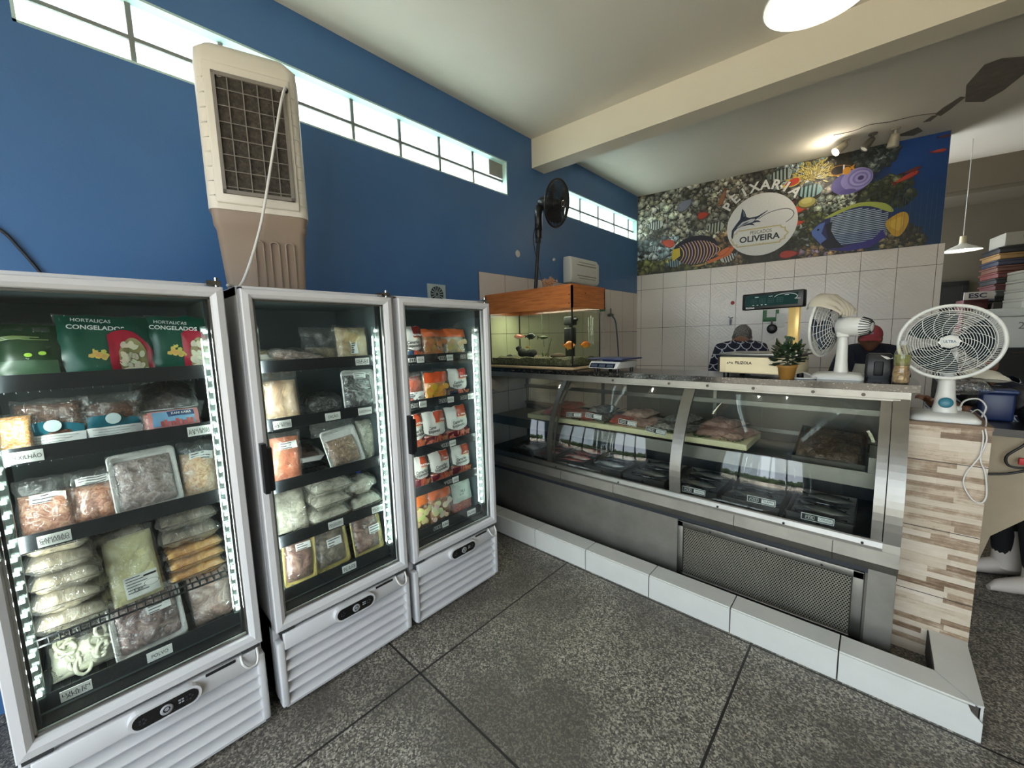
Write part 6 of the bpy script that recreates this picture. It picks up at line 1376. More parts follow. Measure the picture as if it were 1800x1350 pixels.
# royal angelfish, lower left: dark body, curved orange and pale stripes, yellow tail
cu, cz = .78, 2.735
poly(ell(cu-.03, cz+.045, .27, .17, .06, 28), (22, 22, 40)); poly(ell(cu, cz, .255, .155, .05, 28), (30, 26, 52))
for k in range(13):
    x = -.20+.036*k; c = (214, 168, 112) if k % 2 == 0 else (186, 150, 160); w = .0065; n = 9; pts = []
    for s in (1, -1):
        rr = range(n) if s == 1 else range(n-1, -1, -1)
        for j in rr:
            tt = -1+2*j/(n-1); xx = x+.05*(1-tt*tt)-.012; hh = .148*math.sqrt(max(0, 1-((x+.012)/.262)**2)); pts.append((cu+xx+s*w, cz+tt*hh))
    poly(pts, c)
poly([(cu-.30, cz+.075), (cu-.215, cz+.085), (cu-.205, cz-.02), (cu-.30, cz-.085), (cu-.315, cz-.01)], (206, 180, 50))
poly([(cu+.12, cz-.13), (cu+.34, cz-.06), (cu+.40, cz+.02), (cu+.44, cz+.0), (cu+.38, cz-.09), (cu+.14, cz-.165)], (206, 110, 60)); poly([(cu-.08, cz-.175), (cu+.18, cz-.15), (cu+.02, cz-.185)], (190, 150, 96))
simplefish(1.10, 2.70, .16, .6, (214, 112, 66), (168, 76, 42), 1, .4)
# emperor angelfish, right
def sm(pts, n=3): return [(p.x, p.y) for p in spline([Vector((x, y, 0)) for x, y in pts], n, True)]
eu, ez = 2.36, 2.785
E_ = lambda x, y: (eu+x*.93, ez+y)
out = [(-.40, .02), (-.36, .07), (-.28, .13), (-.16, .20), (0, .245), (.14, .24), (.27, .20), (.335, .13), (.32, .04), (.27, -.04), (.28, -.12), (.18, -.20), (.04, -.235), (-.12, -.235), (-.24, -.20), (-.34, -.10), (-.39, -.03)]
poly([E_(*p) for p in sm(out, 4)], (44, 46, 96)); poly([E_(x, y) for x, y in sm([(-.28, .14), (-.16, .205), (0, .25), (.14, .245), (.27, .205), (.34, .13), (.31, .11), (.14, .20), (-.02, .21), (-.2, .15)])], (166, 176, 84))
def topb(x): return .19*math.sqrt(max(0, 1-((x-.02)/.33)**2))+.012
for k in range(19):
    z_ = -.165+.0195*k; pts = []; n = 10; xs = [-.22+.52*j/(n-1) for j in range(n)]
    up = []; dn = []
    for x in xs:
        zz = z_ + .10*(x-.0)*1.0*(z_+.05)*2 + .025*x
        if -topb(x)-.03 < zz < topb(x): up.append(E_(x, zz+.0052)); dn.append(E_(x, zz-.0034))
    if len(up) > 2: poly(up+dn[::-1], (176, 196, 206) if z_ > -.06 else (146, 170, 196))
poly([E_(*p) for p in [(-.40, .02), (-.33, .085), (-.27, .10), (-.30, -.02), (-.24, -.10), (-.30, -.14), (-.39, -.03)]], (88, 116, 186)); poly([E_(*p) for p in [(-.27, .07), (-.20, .10), (-.21, 0), (-.16, -.10), (-.08, -.20), (-.24, -.20), (-.30, -.13), (-.235, -.08), (-.255, 0)]], (22, 24, 44))
poly([E_(*p) for p in [(-.16, -.22), (.18, -.15), (.26, -.06), (.30, -.14), (.16, -.235), (-.04, -.25)]], (52, 46, 128)); poly([E_(-.335+.012*math.cos(q), .025+.012*math.sin(q)) for q in [2*PI*i/10 for i in range(10)]], (10, 10, 16))
poly([E_(*p) for p in sm([(.29, .02), (.40, .09), (.46, .07), (.475, -.02), (.43, -.13), (.37, -.15), (.30, -.06)])], (206, 158, 44)); poly([E_(*p) for p in [(.31, .01), (.42, .05), (.44, -.02), (.40, -.10), (.32, -.04)]], (222, 180, 66))
# purple sponge, clownfish, red fish in the blue
poly(ell(2.31, 3.27, .17, .12, .15, 26), (104, 96, 160)); poly(ell(2.36, 3.295, .135, .115, .1, 26), (146, 138, 196))
for r, c in ((.105, (122, 114, 176)), (.088, (160, 152, 206)), (.066, (124, 116, 178)), (.048, (154, 146, 200)), (.026, (70, 62, 116))): poly(ell(2.385+.1*(.105-r), 3.30, r, r*.9, .1), c)
poly(ell(2.29, 3.18, .07, .025), (96, 88, 150))
simplefish(2.22, 3.42, .19, .05, (34, 26, 22), (206, 140, 46), 1, .55); poly([(2.235, 3.47), (2.25, 3.47), (2.252, 3.37), (2.238, 3.37)], (226, 226, 220)); poly(ell(2.27, 3.40, .035, .04), (214, 150, 50))
simplefish(2.76, 3.22, .20, .42, (190, 72, 56), (120, 40, 34), -1, .24); simplefish(2.80, 3.28, .14, .3, (120, 54, 44), (84, 34, 30), -1, .24); simplefish(2.98, 3.42, .11, -.03, (190, 80, 70), (130, 46, 46), -1, .30); simplefish(3.01, 3.55, .09, -.03, (96, 60, 74), (60, 40, 56), -1, .30)
for k in range(10):
    u = 2.66+.037*k+rnd.uniform(-.01, .01); poly([(u, rnd.uniform(2.55, 2.7)), (u+.003, rnd.uniform(2.55, 2.7)), (u+.006, rnd.uniform(2.95, 3.25)), (u+.003, rnd.uniform(2.95, 3.25))], (44, 88, 128))
# white logo disc with the shop's name
lu, lz, lr = 1.488, 2.966, .365
h0 = lay[0]+.0002; lay[0] = h0
poly(ell(lu, lz, lr, lr, 0, 64), (222, 222, 222))
def LT(s, size, u, z, col, roll=0, bold=0, fit=None):
    e = lift(); P = BWS @ Matrix(((1, 0, 0, u), (0, 0, 1, e), (0, 1, 0, z), (0, 0, 0, 1))) @ Matrix.Rotation(roll, 4, 'Z')
    M0 = b.M; b.M = Matrix.Identity(4); b.text(s, size, P, 1, rgb(*col), bold, fit=fit); b.M = M0
for i, ch in enumerate('PEIXARIA'):
    a = R_(143-i*(143-44)/7); rr = lr+.085
    for du, col, bo in ((.004, (24, 24, 24), .05), (0, (226, 226, 224), .03)): LT(ch, .150, lu+rr*math.cos(a)+du, lz+rr*math.sin(a)-du, col, a-PI/2, bo)
gold = (190, 172, 108)
rib = [(-.270, .015), (-.25, .045), (.20, .045), (.215, .02), (.25, .015), (.255, -.015), (.285, -.045), (.255, -.075), (.25, -.105), (.215, -.11), (.20, -.135), (-.25, -.135), (-.262, -.11), (-.295, -.105), (-.30, -.075), (-.325, -.045), (-.30, -.015), (-.295, .012)]
rp = [(lu+x, lz-.085+z*1.15) for x, z in rib]; poly(rp, gold); poly([(lu-.02+(u-lu+.02)*.965, lz-.137+(z-lz+.137)*.90) for u, z in rp], (222, 222, 220)); poly([(lu-.02+(u-lu+.02)*.95, lz-.137+(z-lz+.137)*.86) for u, z in rp], gold); poly([(lu-.02+(u-lu+.02)*.94, lz-.137+(z-lz+.137)*.83) for u, z in rp], (224, 224, 222))
LT('PESCADOS', .058, lu+.0, lz-.085, (112, 108, 104), 0, .01, .225); LT('OLIVEIRA', .098, lu-.015, lz-.158, (44, 48, 62), 0, .03, .42)
for k in range(3): poly(ell(lu-.04+.035*k, lz-.222, .006, .006, 0, 8), gold)
navy = (38, 50, 74)
FQ = lambda pts, c=navy: poly([(lu+x, lz+z) for x, z in pts], c)
FQ([(-.315, -.10), (-.31, -.02), (-.27, .04), (-.225, .10), (-.205, .225), (-.175, .18), (-.155, .115), (-.125, .10), (-.04, .105), (.06, .155), (.065, .15), (-.03, .085), (-.065, .06), (-.03, .055), (.0, .03), (-.05, .035), (-.09, .03), (-.06, .0), (-.12, .015), (-.2, .01), (-.25, -.005), (-.285, -.04), (-.30, -.13)])
FQ([(-.26, .0), (-.20, .06), (-.10, .085), (-.06, .07), (-.09, .045), (-.16, .03)], (196, 200, 206)); FQ([(-.235, .012), (-.17, .052), (-.12, .06), (-.15, .036)], (90, 104, 128)); FQ([(-.20, .205), (-.19, .12), (-.165, .13), (-.178, .18)], (92, 108, 132)); FQ([(-.28, -.09), (-.26, -.03), (-.20, -.005), (-.13, -.008), (-.21, -.025), (-.255, -.05)], (206, 208, 212))
FQ(ell(-.075, .075, .009, .009, 0, 10), (230, 230, 230)); FQ(ell(-.075, .075, .005, .005, 0, 8))
arc = [(-.03, .07), (.05, .115), (.15, .14), (.25, .14), (.305, .11), (.325, .065), (.30, .02), (.25, -.015)]
sp = [(p.x, p.y) for p in spline([Vector((x, z, 0)) for x, z in arc], 6)]
for i in range(len(sp)-1):
    (x0, z0), (x1, z1) = sp[i], sp[i+1]; d = Vector((x1-x0, z1-z0)).normalized()*.0036; FQ([(x0-d.y, z0+d.x), (x1-d.y, z1+d.x), (x1+d.y, z1-d.x), (x0+d.y, z0-d.x)])
t = NT('mural_base'); v = t.obj(); X, Y, Z = t.sep(v); nn = t.noise(v, 3, 4, .6)
uu = t.math("ADD", X, t.math('MULTIPLY', t.math('SUBTRACT', nn, .5), .35))
reef = t.ramp(t.noise(v, 16, 4, .6, .6), [(.3, rgb(20, 20, 18)), (.55, rgb(44, 42, 34)), (.75, rgb(74, 66, 50))])
blue = t.ramp(t.math('ADD', t.math('DIVIDE', t.math('SUBTRACT', Z, 2.6), 1.2), t.math('MULTIPLY', t.math('SUBTRACT', nn, .5), .4)), [(.1, rgb(22, 56, 96)), (.55, rgb(26, 62, 118)), (.9, rgb(30, 72, 142))])
f = t.n('ShaderNodeMapRange', Value=uu, From_Min=2.36, From_Max=2.62).outputs[0]
M_mural = t.done(t.bsdf(Base_Color=t.mix(f, reef, blue), Roughness=.42))
tag(b.build('reef_mural', [M_mural, painted('mural_print', .42)]), 'printed coral reef mural with angelfish and a white round logo above the tiles', 'mural')
# ================================================================== PEOPLE BEHIND THE COUNTER
def skin_mesh(joints, edges, sub=2):
    """limbs grown from a skeleton of joints {name: (pos, radius)}"""
    names = list(joints); me = bpy.data.meshes.new('s'); me.from_pydata([joints[n][0] for n in names], [(names.index(a), names.index(c)) for a, c in edges], [])
    o = bpy.data.objects.new('s', me); COL.objects.link(o); md = o.modifiers.new('skin', 'SKIN'); md.use_smooth_shade = True
    for i, n in enumerate(names):
        r = joints[n][1]; sv = me.skin_vertices[0].data[i]; sv.radius = (r, r) if not isinstance(r, tuple) else r; sv.use_root = (i == 0)
    s_ = o.modifiers.new('sub', 'SUBSURF'); s_.levels = sub; s_.render_levels = sub
    dg = bpy.context.evaluated_depsgraph_get(); ev = bpy.data.meshes.new_from_object(o.evaluated_get(dg))
    r = ([tuple(v.co) for v in ev.vertices], [tuple(p.vertices) for p in ev.polygons])
    bpy.data.objects.remove(o); bpy.data.meshes.remove(me); bpy.data.meshes.remove(ev); return r
def remesh(b, vox):
    me = bpy.data.meshes.new('r'); me.from_pydata(b.v, [], b.f); o = bpy.data.objects.new('r', me); COL.objects.link(o)
    m = o.modifiers.new('r', 'REMESH'); m.mode = 'VOXEL'; m.voxel_size = vox; m.use_smooth_shade = True
    k = o.modifiers.new('k', 'SMOOTH'); k.iterations = 2; k.factor = .4
    dg = bpy.context.evaluated_depsgraph_get(); ev = bpy.data.meshes.new_from_object(o.evaluated_get(dg))
    nb = MB(); nb.add([tuple(v.co) for v in ev.vertices], [tuple(p.vertices) for p in ev.polygons], 0, True)
    bpy.data.objects.remove(o); bpy.data.meshes.remove(me); bpy.data.meshes.remove(ev); return nb
def head(b, c, R):
    """head about its centre, face along local -Y"""
    nu, nv = 44, 34; vs = []
    g = lambda x, m, s: math.exp(-((x-m)/s)**2)
    for j in range(nv+1):
        th = PI*j/nv
        for i in range(nu):
            ph = 2*PI*i/nu; x, y, z = math.sin(th)*math.cos(ph), math.sin(th)*math.sin(ph), math.cos(th)
            kx = .076*(1-.30*max(0, -z)**1.4); ky = .098*(1-.10*max(0, -z)); p = Vector((x*kx, y*ky, z*.118))
            if y < 0:
                fy = -y
                p.y -= .020*g(x, 0, .17)*g(z, -.12, .17)*fy + .010*g(x, 0, .12)*g(z, .08, .2)*fy      # nose
                p.y += .012*(g(x, .38, .16)+g(x, -.38, .16))*g(z, .10, .12)*fy                             # eye sockets
                p.y -= .006*g(z, .27, .10)*g(x, 0, .6)*fy - .004*g(z, -.43, .05)*g(x, 0, .3)*fy            # brow, mouth line
                p.y -= .007*(g(z, -.37, .05)+g(z, -.49, .05))*g(x, 0, .28)*fy + .010*g(z, -.78, .16)*g(x, 0, .4)*fy
            vs.append(tuple(Vector(c)+R @ p))
    b.add(vs, [(j*nu+i, (j+1)*nu+i, (j+1)*nu+(i+1) % nu, j*nu+(i+1) % nu) for j in range(nv) for i in range(nu)], 0, True)
    for s in (-1, 1): b.ball(tuple(Vector(c)+R @ Vector((s*.078, .006, .0))), .011, .022, .033, 10, 8, 0, R)
def hand(b, w, d, up, side, L=.17):
    """palm from the wrist along d, five bent fingers, thumb off the side"""
    d = d.normalized(); s = side.normalized(); u = up.normalized()
    J = {'w': (tuple(w), .026), 'p': (tuple(w+d*.05), (.036, .018)), 'k': (tuple(w+d*.09), (.040, .016))}; E = [('w', 'p'), ('p', 'k')]
    v, f = skin_mesh(J, E, 2); b.add(v, f)
    for k, (o, l) in enumerate(((-.03, .066), (-.010, .078), (.011, .074), (.031, .058))):
        r = w+d*.085+s*o; a = r+d*l*.45-u*.006; e = a+d*l*.33-u*.016; t_ = e+d*l*.18-u*.022
        v, f = skin_mesh({'a': (tuple(r), .0095), 'b': (tuple(a), .009), 'c': (tuple(e), .008), 'd': (tuple(t_), .0068)}, [('a', 'b'), ('b', 'c'), ('c', 'd')], 1); b.add(v, f)
    r = w+d*.03-s*.028; a = r+d*.03-s*.026-u*.008; e = a+d*.032-s*.006-u*.012
    v, f = skin_mesh({'a': (tuple(r), .013), 'b': (tuple(a), .0105), 'c': (tuple(e), .0085)}, [('a', 'b'), ('b', 'c')], 1); b.add(v, f)
SKIN = mat('brown_skin', (124, 84, 62), .5, var=.04)
t = NT('navy_scale_print'); v = t.obj(); X, Y, Z = t.sep(v); s = .115
ux = t.math('DIVIDE', t.math('ADD', X, t.math('MULTIPLY', Y, .6)), s); row = t.math('FLOOR', t.math('DIVIDE', Z, s*.5)); 
fx = t.math('SUBTRACT', t.math('FRACT', t.math('ADD', t.math('ADD', ux, 50), t.math('MULTIPLY', row, .5))), .5)
fz = t.math('SUBTRACT', t.math('FRACT', t.math('DIVIDE', Z, s*.5)), 1.0)
dd_ = t.math('SQRT', t.math('ADD', t.math('MULTIPLY', fx, fx), t.math('MULTIPLY', t.math('MULTIPLY', fz, fz), .25)))
ln = t.math('LESS_THAN', t.math('ABSOLUTE', t.math('SUBTRACT', dd_, .47)), .032)
M_shirt = t.done(t.bsdf(Base_Color=t.mix(ln, t.mix(t.noise(v, 5), rgb(18, 22, 40), rgb(26, 30, 52)), rgb(190, 192, 200)), Roughness=.8))
M_navy = mat('navy_cloth', (20, 23, 36), .85, var=.1); M_blackc = mat('black_cloth', (20, 20, 22), .85, var=.1); M_apron = mat('cream_apron', (188, 182, 168), .8, var=.04)
M_boot = mat('white_rubber_boot', (206, 196, 186), .5, var=.05)
def person(label, foot, face, lean, height, shirt, headpitch=20, drop=0, arms=None, cap=None, apron=False, net=False):
    """foot: floor point between the feet; face: heading angle of the gaze in the floor plane; lean: forward lean of the back"""
    T = thing('person', label, 'person', (foot[0], foot[1], 0))
    f = Vector((math.cos(face), math.sin(face), 0)); rt = Vector((f.y, -f.x, 0)); up = Vector((0, 0, 1)); s = height/1.72; F0 = Vector((foot[0], foot[1], 0))
    hip = F0+up*.93*s - f*(.10*math.sin(lean)); tors = (up*math.cos(lean)+f*math.sin(lean)); 
    ch = hip+tors*.36*s; neck = hip+tors*.52*s; 
    hl = lean*.5; hd_ = (up*math.cos(hl)+f*math.sin(hl)); hc = neck+hd_*.075*s+(tors*.035+f*.03)*s+up*(.075*s-drop)+f*drop*.8
    J = {'pel': (tuple(hip), .115*s), 'wst': (tuple(hip+tors*.16*s), .105*s), 'che': (tuple(ch), .125*s), 'upc': (tuple(hip+tors*.46*s), .095*s), 'nck': (tuple(neck+tors*.03*s), .055*s), 'hd0': (tuple(hc-up*.06*s), .052*s)}
    E = [('pel', 'wst'), ('wst', 'che'), ('che', 'upc'), ('upc', 'nck'), ('nck', 'hd0')]
    A = arms or [((.10, .30, -.36), (.36, .12, -.40)), ((.10, .30, -.36), (.36, .12, -.40))]
    hands = []
    for sd, nm, (el, wr) in ((-1, 'l', A[0]), (1, 'r', A[1])):
        sh = hip+tors*.455*s+rt*sd*.165*s
        elb = sh+f*el[0]*s+rt*sd*(el[1]-.22)*s+up*el[2]*.75*s; wri = sh+f*wr[0]*s+rt*sd*(wr[1]-.22)*s+up*wr[2]*s
        J.update({nm+'s': (tuple(sh), .068*s), nm+'e': (tuple(elb), .046*s), nm+'w': (tuple(wri), .030*s)}); E += [('upc', nm+'s'), (nm+'s', nm+'e'), (nm+'e', nm+'w')]
        hands.append((wri, (wri-elb).normalized(), sd))
        hp = hip+rt*sd*.09*s-up*.03*s; kn = F0+rt*sd*.11*s+up*.50*s+f*.04*s; an = F0+rt*sd*.12*s+up*.10*s; to = F0+rt*sd*.12*s+f*.09*s+up*.035*s
        J.update({nm+'h': (tuple(hp), .095*s), nm+'k': (tuple(kn), .062*s), nm+'a': (tuple(an), .040*s), nm+'t': (tuple(to), .026*s)}); E += [('pel', nm+'h'), (nm+'h', nm+'k'), (nm+'k', nm+'a'), (nm+'a', nm+'t')]
    b = MB(); v, fc_ = skin_mesh(J, E, 2); b.add(v, fc_)
    pit = R_(headpitch); fw = (f*math.cos(pit)-up*math.sin(pit)); hu = (up*math.cos(pit)+f*math.sin(pit)); HR = Matrix((rt, -fw, hu)).transposed()
    HR = Matrix(((-rt.x, -fw.x, hu.x), (-rt.y, -fw.y, hu.y), (-rt.z, -fw.z, hu.z)))
    if HR.determinant() < 0: HR = Matrix(((rt.x, -fw.x, hu.x), (rt.y, -fw.y, hu.y), (rt.z, -fw.z, hu.z)))
    hb = MB(); head(hb, hc, HR); b.add(hb.v, hb.f)
    for w, d, sd in hands: hand(b, w-d*.01, d, up, rt*sd if False else rt*(-sd))
    nb = remesh(b, .0075); body = nb.build('body', SKIN, T)
    # clothes: the same skeleton, a little fuller
    def garment(name, names, m, grow, parent=T, extra=None, vox=.012):
        Jg = {n: (J[n][0], J[n][1]+grow) for n in names}; 
        if extra: Jg.update(extra)
        Eg = [e for e in E if e[0] in Jg and e[1] in Jg]; v, q = skin_mesh(Jg, Eg, 2); g = MB(); g.add(v, q, 0, True); return g.build(name, m, T)
    garment('shirt', ['che', 'pel', 'wst', 'upc', 'nck', 'ls', 'le', 'rs', 're'], shirt, .020)
    gl = MB()
    for nm in 'lr':
        a, c = Vector(J[nm+'e'][0]), Vector(J[nm+'w'][0]); gl.tube([tuple(a), tuple(a.lerp(c, .5)), tuple(a.lerp(c, .82))], lambda t_: (.060-.016*t_)*s, 12, 0, 3)
    gl.build('sleeves', shirt, T)
    garment('trousers', ['pel', 'lh', 'lk', 'la', 'rh', 'rk', 'ra'], M_blackc, .022)
    for sd, nm in ((-1, 'l'), (1, 'r')):
        g = MB(); a = Vector(J[nm+'a'][0]); to = Vector(J[nm+'t'][0])
        g.tube([tuple(a+up*.24), tuple(a+up*.12), tuple(a+up*.0), tuple(a-up*.035)], lambda t_: .078-.012*math.sin(PI*t_), 16, 0, 3)
        hw = Vector((a.x, a.y, 0)); pts = []
        rings = []
        for k in range(9):
            tt = k/8; c = hw-f*.075+f*.30*tt; wd = .052*math.sin(PI*min(.97, max(.10, .16+tt*.80)))**.5; hh = .150*(1-tt)+.062*tt if tt < .98 else .03
            rings.append([(c.x+rt.x*wd*math.cos(q), c.y+rt.y*wd*math.cos(q), max(.0, hh*.5+hh*.5*math.sin(q))) for q in [2*PI*i/12 for i in range(12)]])
        loft(g, rings); g.build('boot', M_boot, T)
    if apron:
        g = MB()
        def ap(u, v): 
            c = hip+tors*(.36*s)*(v if v > 0 else 0)+up*min(0, v)*.5; w_ = .17*(1-.45*max(0, v)); a = (u-.5)*1.9
            return tuple(c + f*(.162*s*math.cos(a)+.01) + rt*(w_*1.25*math.sin(a)))
        g.grid(lambda u, v: ap(u, v*1.9-.9), 10, 12); g.build('apron', M_apron, T)
    HM = Matrix.Translation(hc) @ HR.to_4x4()
    g = MB(); g.M = HM
    for sd in (-1, 1): g.ball((sd*.030, -.083, .012), .0115, .011, .0085, 10, 8, 0); g.ball((sd*.030, -.0925, .010), .005, .003, .005, 8, 6, 1)
    g.build('eyes', [mat('eye_white', (190, 186, 178), .3), M_eye], T)
    if cap:
        g = MB(); g.M = HM
        g.grid(lambda u, v: (.088*math.sin(PI/2*(1-v*.999))*math.cos(2*PI*u), .006+.110*math.sin(PI/2*(1-v*.999))*math.sin(2*PI*u), .030+.105*math.cos(PI/2*(1-v*.999))**.8 if v > 0 else .030), 28, 10)
        g.grid(lambda u, v: ((.082*(1-.18*v*v))*math.sin((u-.5)*2.4), -.075-(.085*v)*math.cos((u-.5)*2.1)-.022*math.cos((u-.5)*2.4), .036-.012*v-.020*(2*u-1)**2), 14, 6)
        g.ball((0, .006, .137), .009, .009, .005, 8, 6); cp = g.build('cap', cap, T)
        g = MB(); g.M = HM; g.ball((0, -.098, .075), .022, .004, .012, 12, 8, 0, Matrix.Rotation(-.35, 3, 'X')); g.build('emblem', mat('grey_emblem', (150, 120, 124), .6), cp)
        g = MB(); g.M = HM; g.ball((0, .025, .010), .080, .088, .075, 18, 10); g.build('hair', mat('dark_hair', (22, 18, 17), .7, bump=.5), T)
    if net:
        g = MB(); g.M = HM; g.ball((0, .012, .022), .083, .101, .108, 24, 16); g.build('hair', mat('dark_hair', (22, 18, 17), .7, bump=.5), T)
        g = MB(); g.M = HM; g.ball((0, .012, .022), .089, .107, .113, 26, 18, 0, None, .05, 3)
        rr_ = random.Random(1)
        g.tube([(.092*math.cos(a), .012+.108*math.sin(a), -.022-.012*math.sin(a)) for a in [2*PI*i/26 for i in range(26)]], .006, 6, 0, 0, True); g.build('hairnet', M_net, T)
    return T
t = NT('hairnet_mesh'); v = t.obj(); vo = t.n('ShaderNodeTexVoronoi', {'feature': 'DISTANCE_TO_EDGE'}, Vector=v, Scale=75).outputs[0]
M_net = t.done(t.n('ShaderNodeMixShader', _0=t.math('ADD', .42, t.math('MULTIPLY', t.math('LESS_THAN', vo, .09), .4)), _1=t.n('ShaderNodeBsdfTransparent').outputs[0], _2=t.n('ShaderNodeBsdfDiffuse', Color=rgb(150, 146, 142)).outputs[0]))
person('person in a hairnet and navy scale print shirt, back turned, at the tiled wall', (1.555, -.93), R_(98), R_(14), 1.86, M_shirt, 40, .13, net=True)
person('person in a red cap and navy top looking down behind the white fan', (2.535, -.30), R_(-88), R_(8), 1.79, M_navy, 10, .125, cap=mat('faded_red_cap', (150, 58, 66), .8, var=.08, bump=.2), apron=True)
person('person in a navy scale print shirt and white boots bending over the side table', (3.36, -1.55), R_(205), R_(40), 1.66, M_shirt, 48, net=True, apron=False, arms=[((.08, .34, -.22), (.26, .20, -.06)), ((.08, .34, -.22), (.26, .20, -.06))])

# ================================================================== SIDE TABLE AND THE ROOM BEYOND
WTB = thing('side_table', 'beige work table with a slanted beige support beside the tiled pillar', 'table', (3.4, -2.05, 0))
b = MB(); b.box(3.012, 4.2, -2.24, -1.78, 1.085, 1.125); b.build('table_top', mat('dark_table_top', (34, 34, 36), .3, var=.2), WTB)
b = MB(); b.prism([(3.012, 1.085), (3.60, 1.085), (3.115, .52), (3.012, .0)], -2.22, -2.16, axis='y'); b.build('support_panel', mat('beige_panel', (166, 152, 128), .7, var=.06), WTB)
b = MB(); b.box(4.12, 4.16, -2.2, -1.82, 0, 1.09); b.build('leg', M_steelb, WTB)
BB = thing('blue_box', 'dark blue plastic box on the side table behind the pillar fan', 'box', (3.12, -1.93, 1.126)); b = MB(); x0, x1, y0, y1 = 3.055, 3.185, -2.0, -1.86
b.rbox(x0, x1, y0, y1, 1.126, 1.285, .012); b.build('box_body', mat('blue_plastic', (28, 44, 84), .4), BB); b = MB(); b.rbox(x0-.008, x1+.008, y0-.008, y1+.008, 1.285, 1.305, .006); b.build('lid', mat('blue_plastic_lid', (36, 54, 96), .4), BB)
b = MB(); b.M = TR((3.08, -1.84, 1.345), R_(12), R_(6), R_(20)); pillow(b, .17, .13, .05, 3, .5, flat=True); tag(b.build('white_cloth', mat('white_cloth', (206, 200, 184), .9, bump=.3), None, True), 'folded white cloth on the dark heap behind the pillar fan', 'cloth')
b = MB(); b.ball((3.10, -1.84, 1.24), .10, .06, .09, 18, 12, 0, None, .4, 3); b.ball((3.24, -1.88, 1.22), .10, .08, .10, 18, 12, 0, None, .45, 6); b.ball((3.30, -1.98, 1.18), .10, .08, .07, 16, 10, 0, None, .4, 9)
tag(b.build('dark_bag', mat('black_bag', (24, 24, 26), .5, bump=.3), None, True), 'black crumpled bag heap on the side table under the white cloth', 'bag')
b = MB(); b.M = TR((2.98, -1.98, 1.30), R_(20), 0, R_(15)); pillow(b, .20, .16, .06, 5, .6, flat=True); tag(b.build('clear_bag', M_film, None, True), 'crumpled clear plastic bag right of the pillar fan stem', 'plastic bag')
b = MB(); b.tube([(3.24, -2.24, 1.13), (3.18, -2.26, 1.05), (3.13, -2.26, .98), (3.16, -2.26, .93), (3.30, -2.26, .96)], .006, 6, 0, 5); b.tube([(3.20, -2.25, 1.125), (3.26, -2.26, 1.06), (3.27, -2.26, .98), (3.16, -2.26, .90), (3.05, -2.26, .87)], .006, 6, 0, 5)
b.rbox(3.17, 3.195, -2.275, -2.255, .95, .985, .004, 1); tag(b.build('black_cables', [M_black, mat('red_tag', (176, 40, 44), .5)]), 'black cables with a red clip hanging in front of the beige panel', 'cable')
# crates and foam boxes
ST = thing('storage_cabinet', 'dark metal cabinet under the nested crates against the far wall', 'cabinet', (3.85, 2.30, 0)); b = MB(); b.M = TR((3.85, 2.30, 0), 0, 0, BW); b.rbox(-.32, .32, -.25, .25, .0, 1.94, .01); b.build('carcass', mat('dark_cabinet', (52, 50, 48), .5), ST)
b = MB(); b.M = TR((3.85, 2.30, 0), 0, 0, BW); b.box(-.31, -.003, -.262, -.25, .08, 1.92); b.box(.003, .31, -.262, -.25, .08, 1.92); b.build('door', mat('dark_cabinet_door', (60, 58, 55), .5), ST)
cc = [('black', (26, 26, 27)), ('grey', (84, 84, 80)), ('dark red', (74, 34, 32)), ('black', (30, 28, 28)), ('dark red', (88, 40, 34)), ('brown', (84, 52, 38)), ('dark blue', (34, 38, 54)), ('ochre', (122, 94, 52)), ('black', (24, 24, 26))]
ordn = ['lowest', 'second from the bottom', 'third from the bottom', 'fourth from the bottom', 'fifth from the bottom', 'sixth from the bottom', 'third from the top', 'second from the top', 'topmost']
for k, (cn, c) in enumerate(cc):
    b = MB(); b.M = TR((3.85, 2.30, 1.941+.072*k), 0, 0, BW+.02*math.sin(k*2)); w, d, h = .30, .22, .064
    b.rbox(-w, w, -d, d, 0, h, .012); b.rbox(-w-.014, w+.014, -d-.014, d+.014, h-.014, h+.004, .005)
    tag(b.build('fish_crate', mat('crate_%d' % k, c, .6, var=.15)), '%s plastic crate, %s in the nested pile against the far wall' % (cn, ordn[k]), 'crate', 'nested plastic crates')
KB = thing('carton_box', 'white carton with black lettering on top of the nested crates', 'box', (3.85, 2.28, 2.60)); b = MB(); b.M = TR((3.86, 2.28, 2.598), 0, 0, BW); b.rbox(-.27, .33, -.2, .2, 0, .15, .006); b.build('carton', mat('carton_white', (150, 146, 134), .7), KB)
b = MB(); P_ = TR((3.86, 2.28, 2.598), 0, 0, BW); b.text('KLEBIN', .085, P_ @ Matrix.Translation((.06, -.2015, .105)) @ FRONT, 0, bold=.04, fit=.38); b.text('Casa do Peixe', .06, P_ @ Matrix.Translation((.07, -.2015, .038)) @ FRONT, 0, bold=.01, fit=.36); b.build('lettering', M_ink, KB)
EB = thing('sign_box', 'dark red crate with a white ESC strip beside the dark doorway', 'crate', (3.42, 2.05, 0)); b = MB(); b.M = TR((3.44, 2.10, 0), 0, 0, BW); b.rbox(-.12, .09, -.12, .12, 1.55, 1.985, .01); b.rbox(-.12, .09, -.12, .12, 0, 1.545, .01, 0); b.build('crate_body', mat('dark_red_crate', (72, 32, 32), .6), EB)
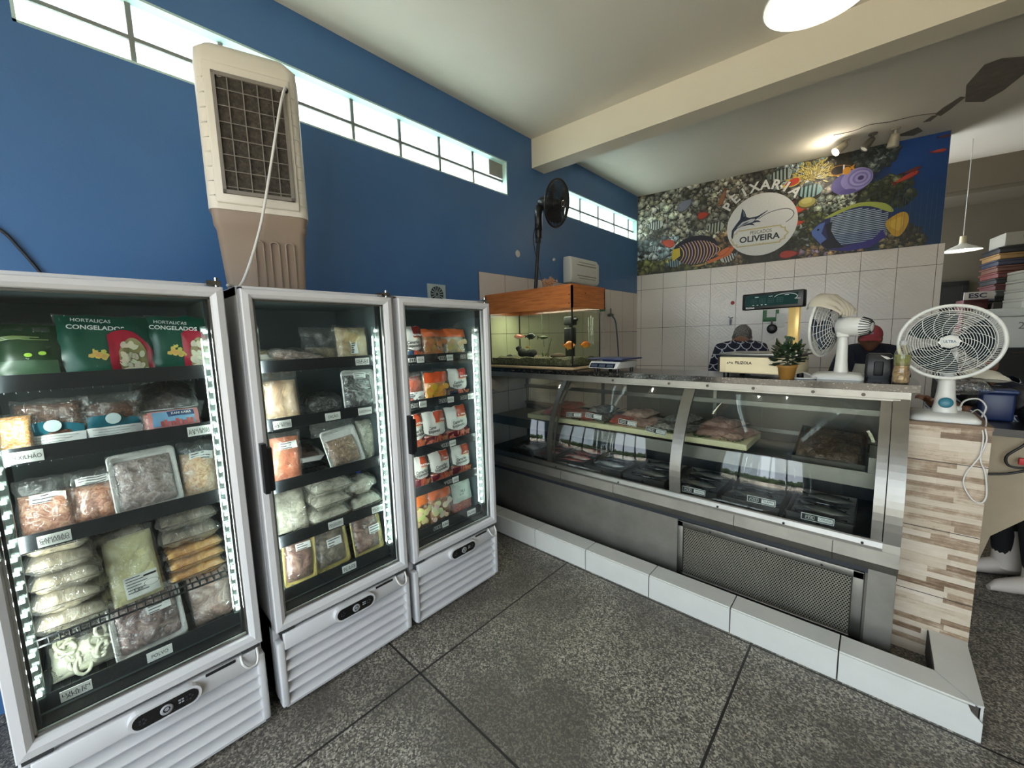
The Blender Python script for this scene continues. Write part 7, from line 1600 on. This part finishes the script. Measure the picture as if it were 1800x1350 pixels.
b = MB(); b.M = TR((3.44, 2.10, 0), 0, 0, BW); b.box(-.125, .13, -.135, -.122, 1.985, 2.075); b.build('sign_strip', mat('strip_white', (178, 174, 170), .6), EB); b = MB(); b.text('ESC', .075, TR((3.44, 2.10, 2.028), 0, 0, BW) @ Matrix.Translation((-.01, -.1362, 0)) @ FRONT, 0, bold=.03, fit=.15); b.build('lettering', mat('navy_ink', (40, 44, 62), .7), EB)
M_foamd = mat('foam_grey', (196, 198, 194), .7, var=.04)
T = thing('added_stand', 'added dark stand under the large foam box beyond the pillar fan', 'stand', (3.62, .55, 0), (0, 0, R_(14))); M0 = T.matrix_world.copy(); T.matrix_world = Matrix.Identity(4)
b = MB(); b.box(-.36, .36, -.26, .26, 1.425, 1.455); b.build('stand_top', mat('dark_steel', (44, 44, 45), .5, .5), T)
for sx in (-1, 1):
    for sy in (-1, 1): b = MB(); b.box(sx*.34-.02, sx*.34+.02, sy*.24-.02, sy*.24+.02, 0, 1.425); b.build('leg', mat('dark_steel', (44, 44, 45), .5, .5), T)
b = MB(); b.box(-.34, .34, -.235, -.225, .30, 1.40); b.build('added_dark_panel', mat('dark_panel_fill', (38, 37, 36), .3), T); T.matrix_world = M0  # stand and panel are added to keep the area under the box dark
T = thing('foam_box', 'large grey white foam box under the four small foam boxes', 'foam box', (3.62, .55, 1.456), (0, 0, R_(14)), 'foam boxes'); M0 = T.matrix_world.copy(); T.matrix_world = Matrix.Identity(4)
b = MB(); b.rbox(-.34, .34, -.24, .24, 0, .285, .012); b.build('box_body', M_foamd, T); b = MB(); b.rbox(-.345, .345, -.245, .245, .287, .362, .012); b.build('lid', M_foamd, T)
b = MB(); b.text('21', .09, Matrix.Translation((-.12, -.2455, .20)) @ FRONT, 0); b.box(-.02, .12, -.2455, -.2445, .20, .225); b.build('marking', mat('grey_marker', (110, 110, 108), .8), T); T.matrix_world = M0
for k in range(4):
    T = thing('foam_box', 'small white foam box, %s of the four on the large foam box' % ['lowest', 'second', 'third', 'topmost'][k], 'foam box', (3.70+.004*k, .56, 1.8185+.087*k), (0, 0, R_(14+k)), 'foam boxes'); M0 = T.matrix_world.copy(); T.matrix_world = Matrix.Identity(4)
    b = MB(); b.rbox(-.20, .20, -.15, .15, 0, .062, .008); b.build('box_body', M_foam, T); b = MB(); b.rbox(-.202, .202, -.152, .152, .063, .0855, .006); b.build('lid', M_foam, T); T.matrix_world = M0
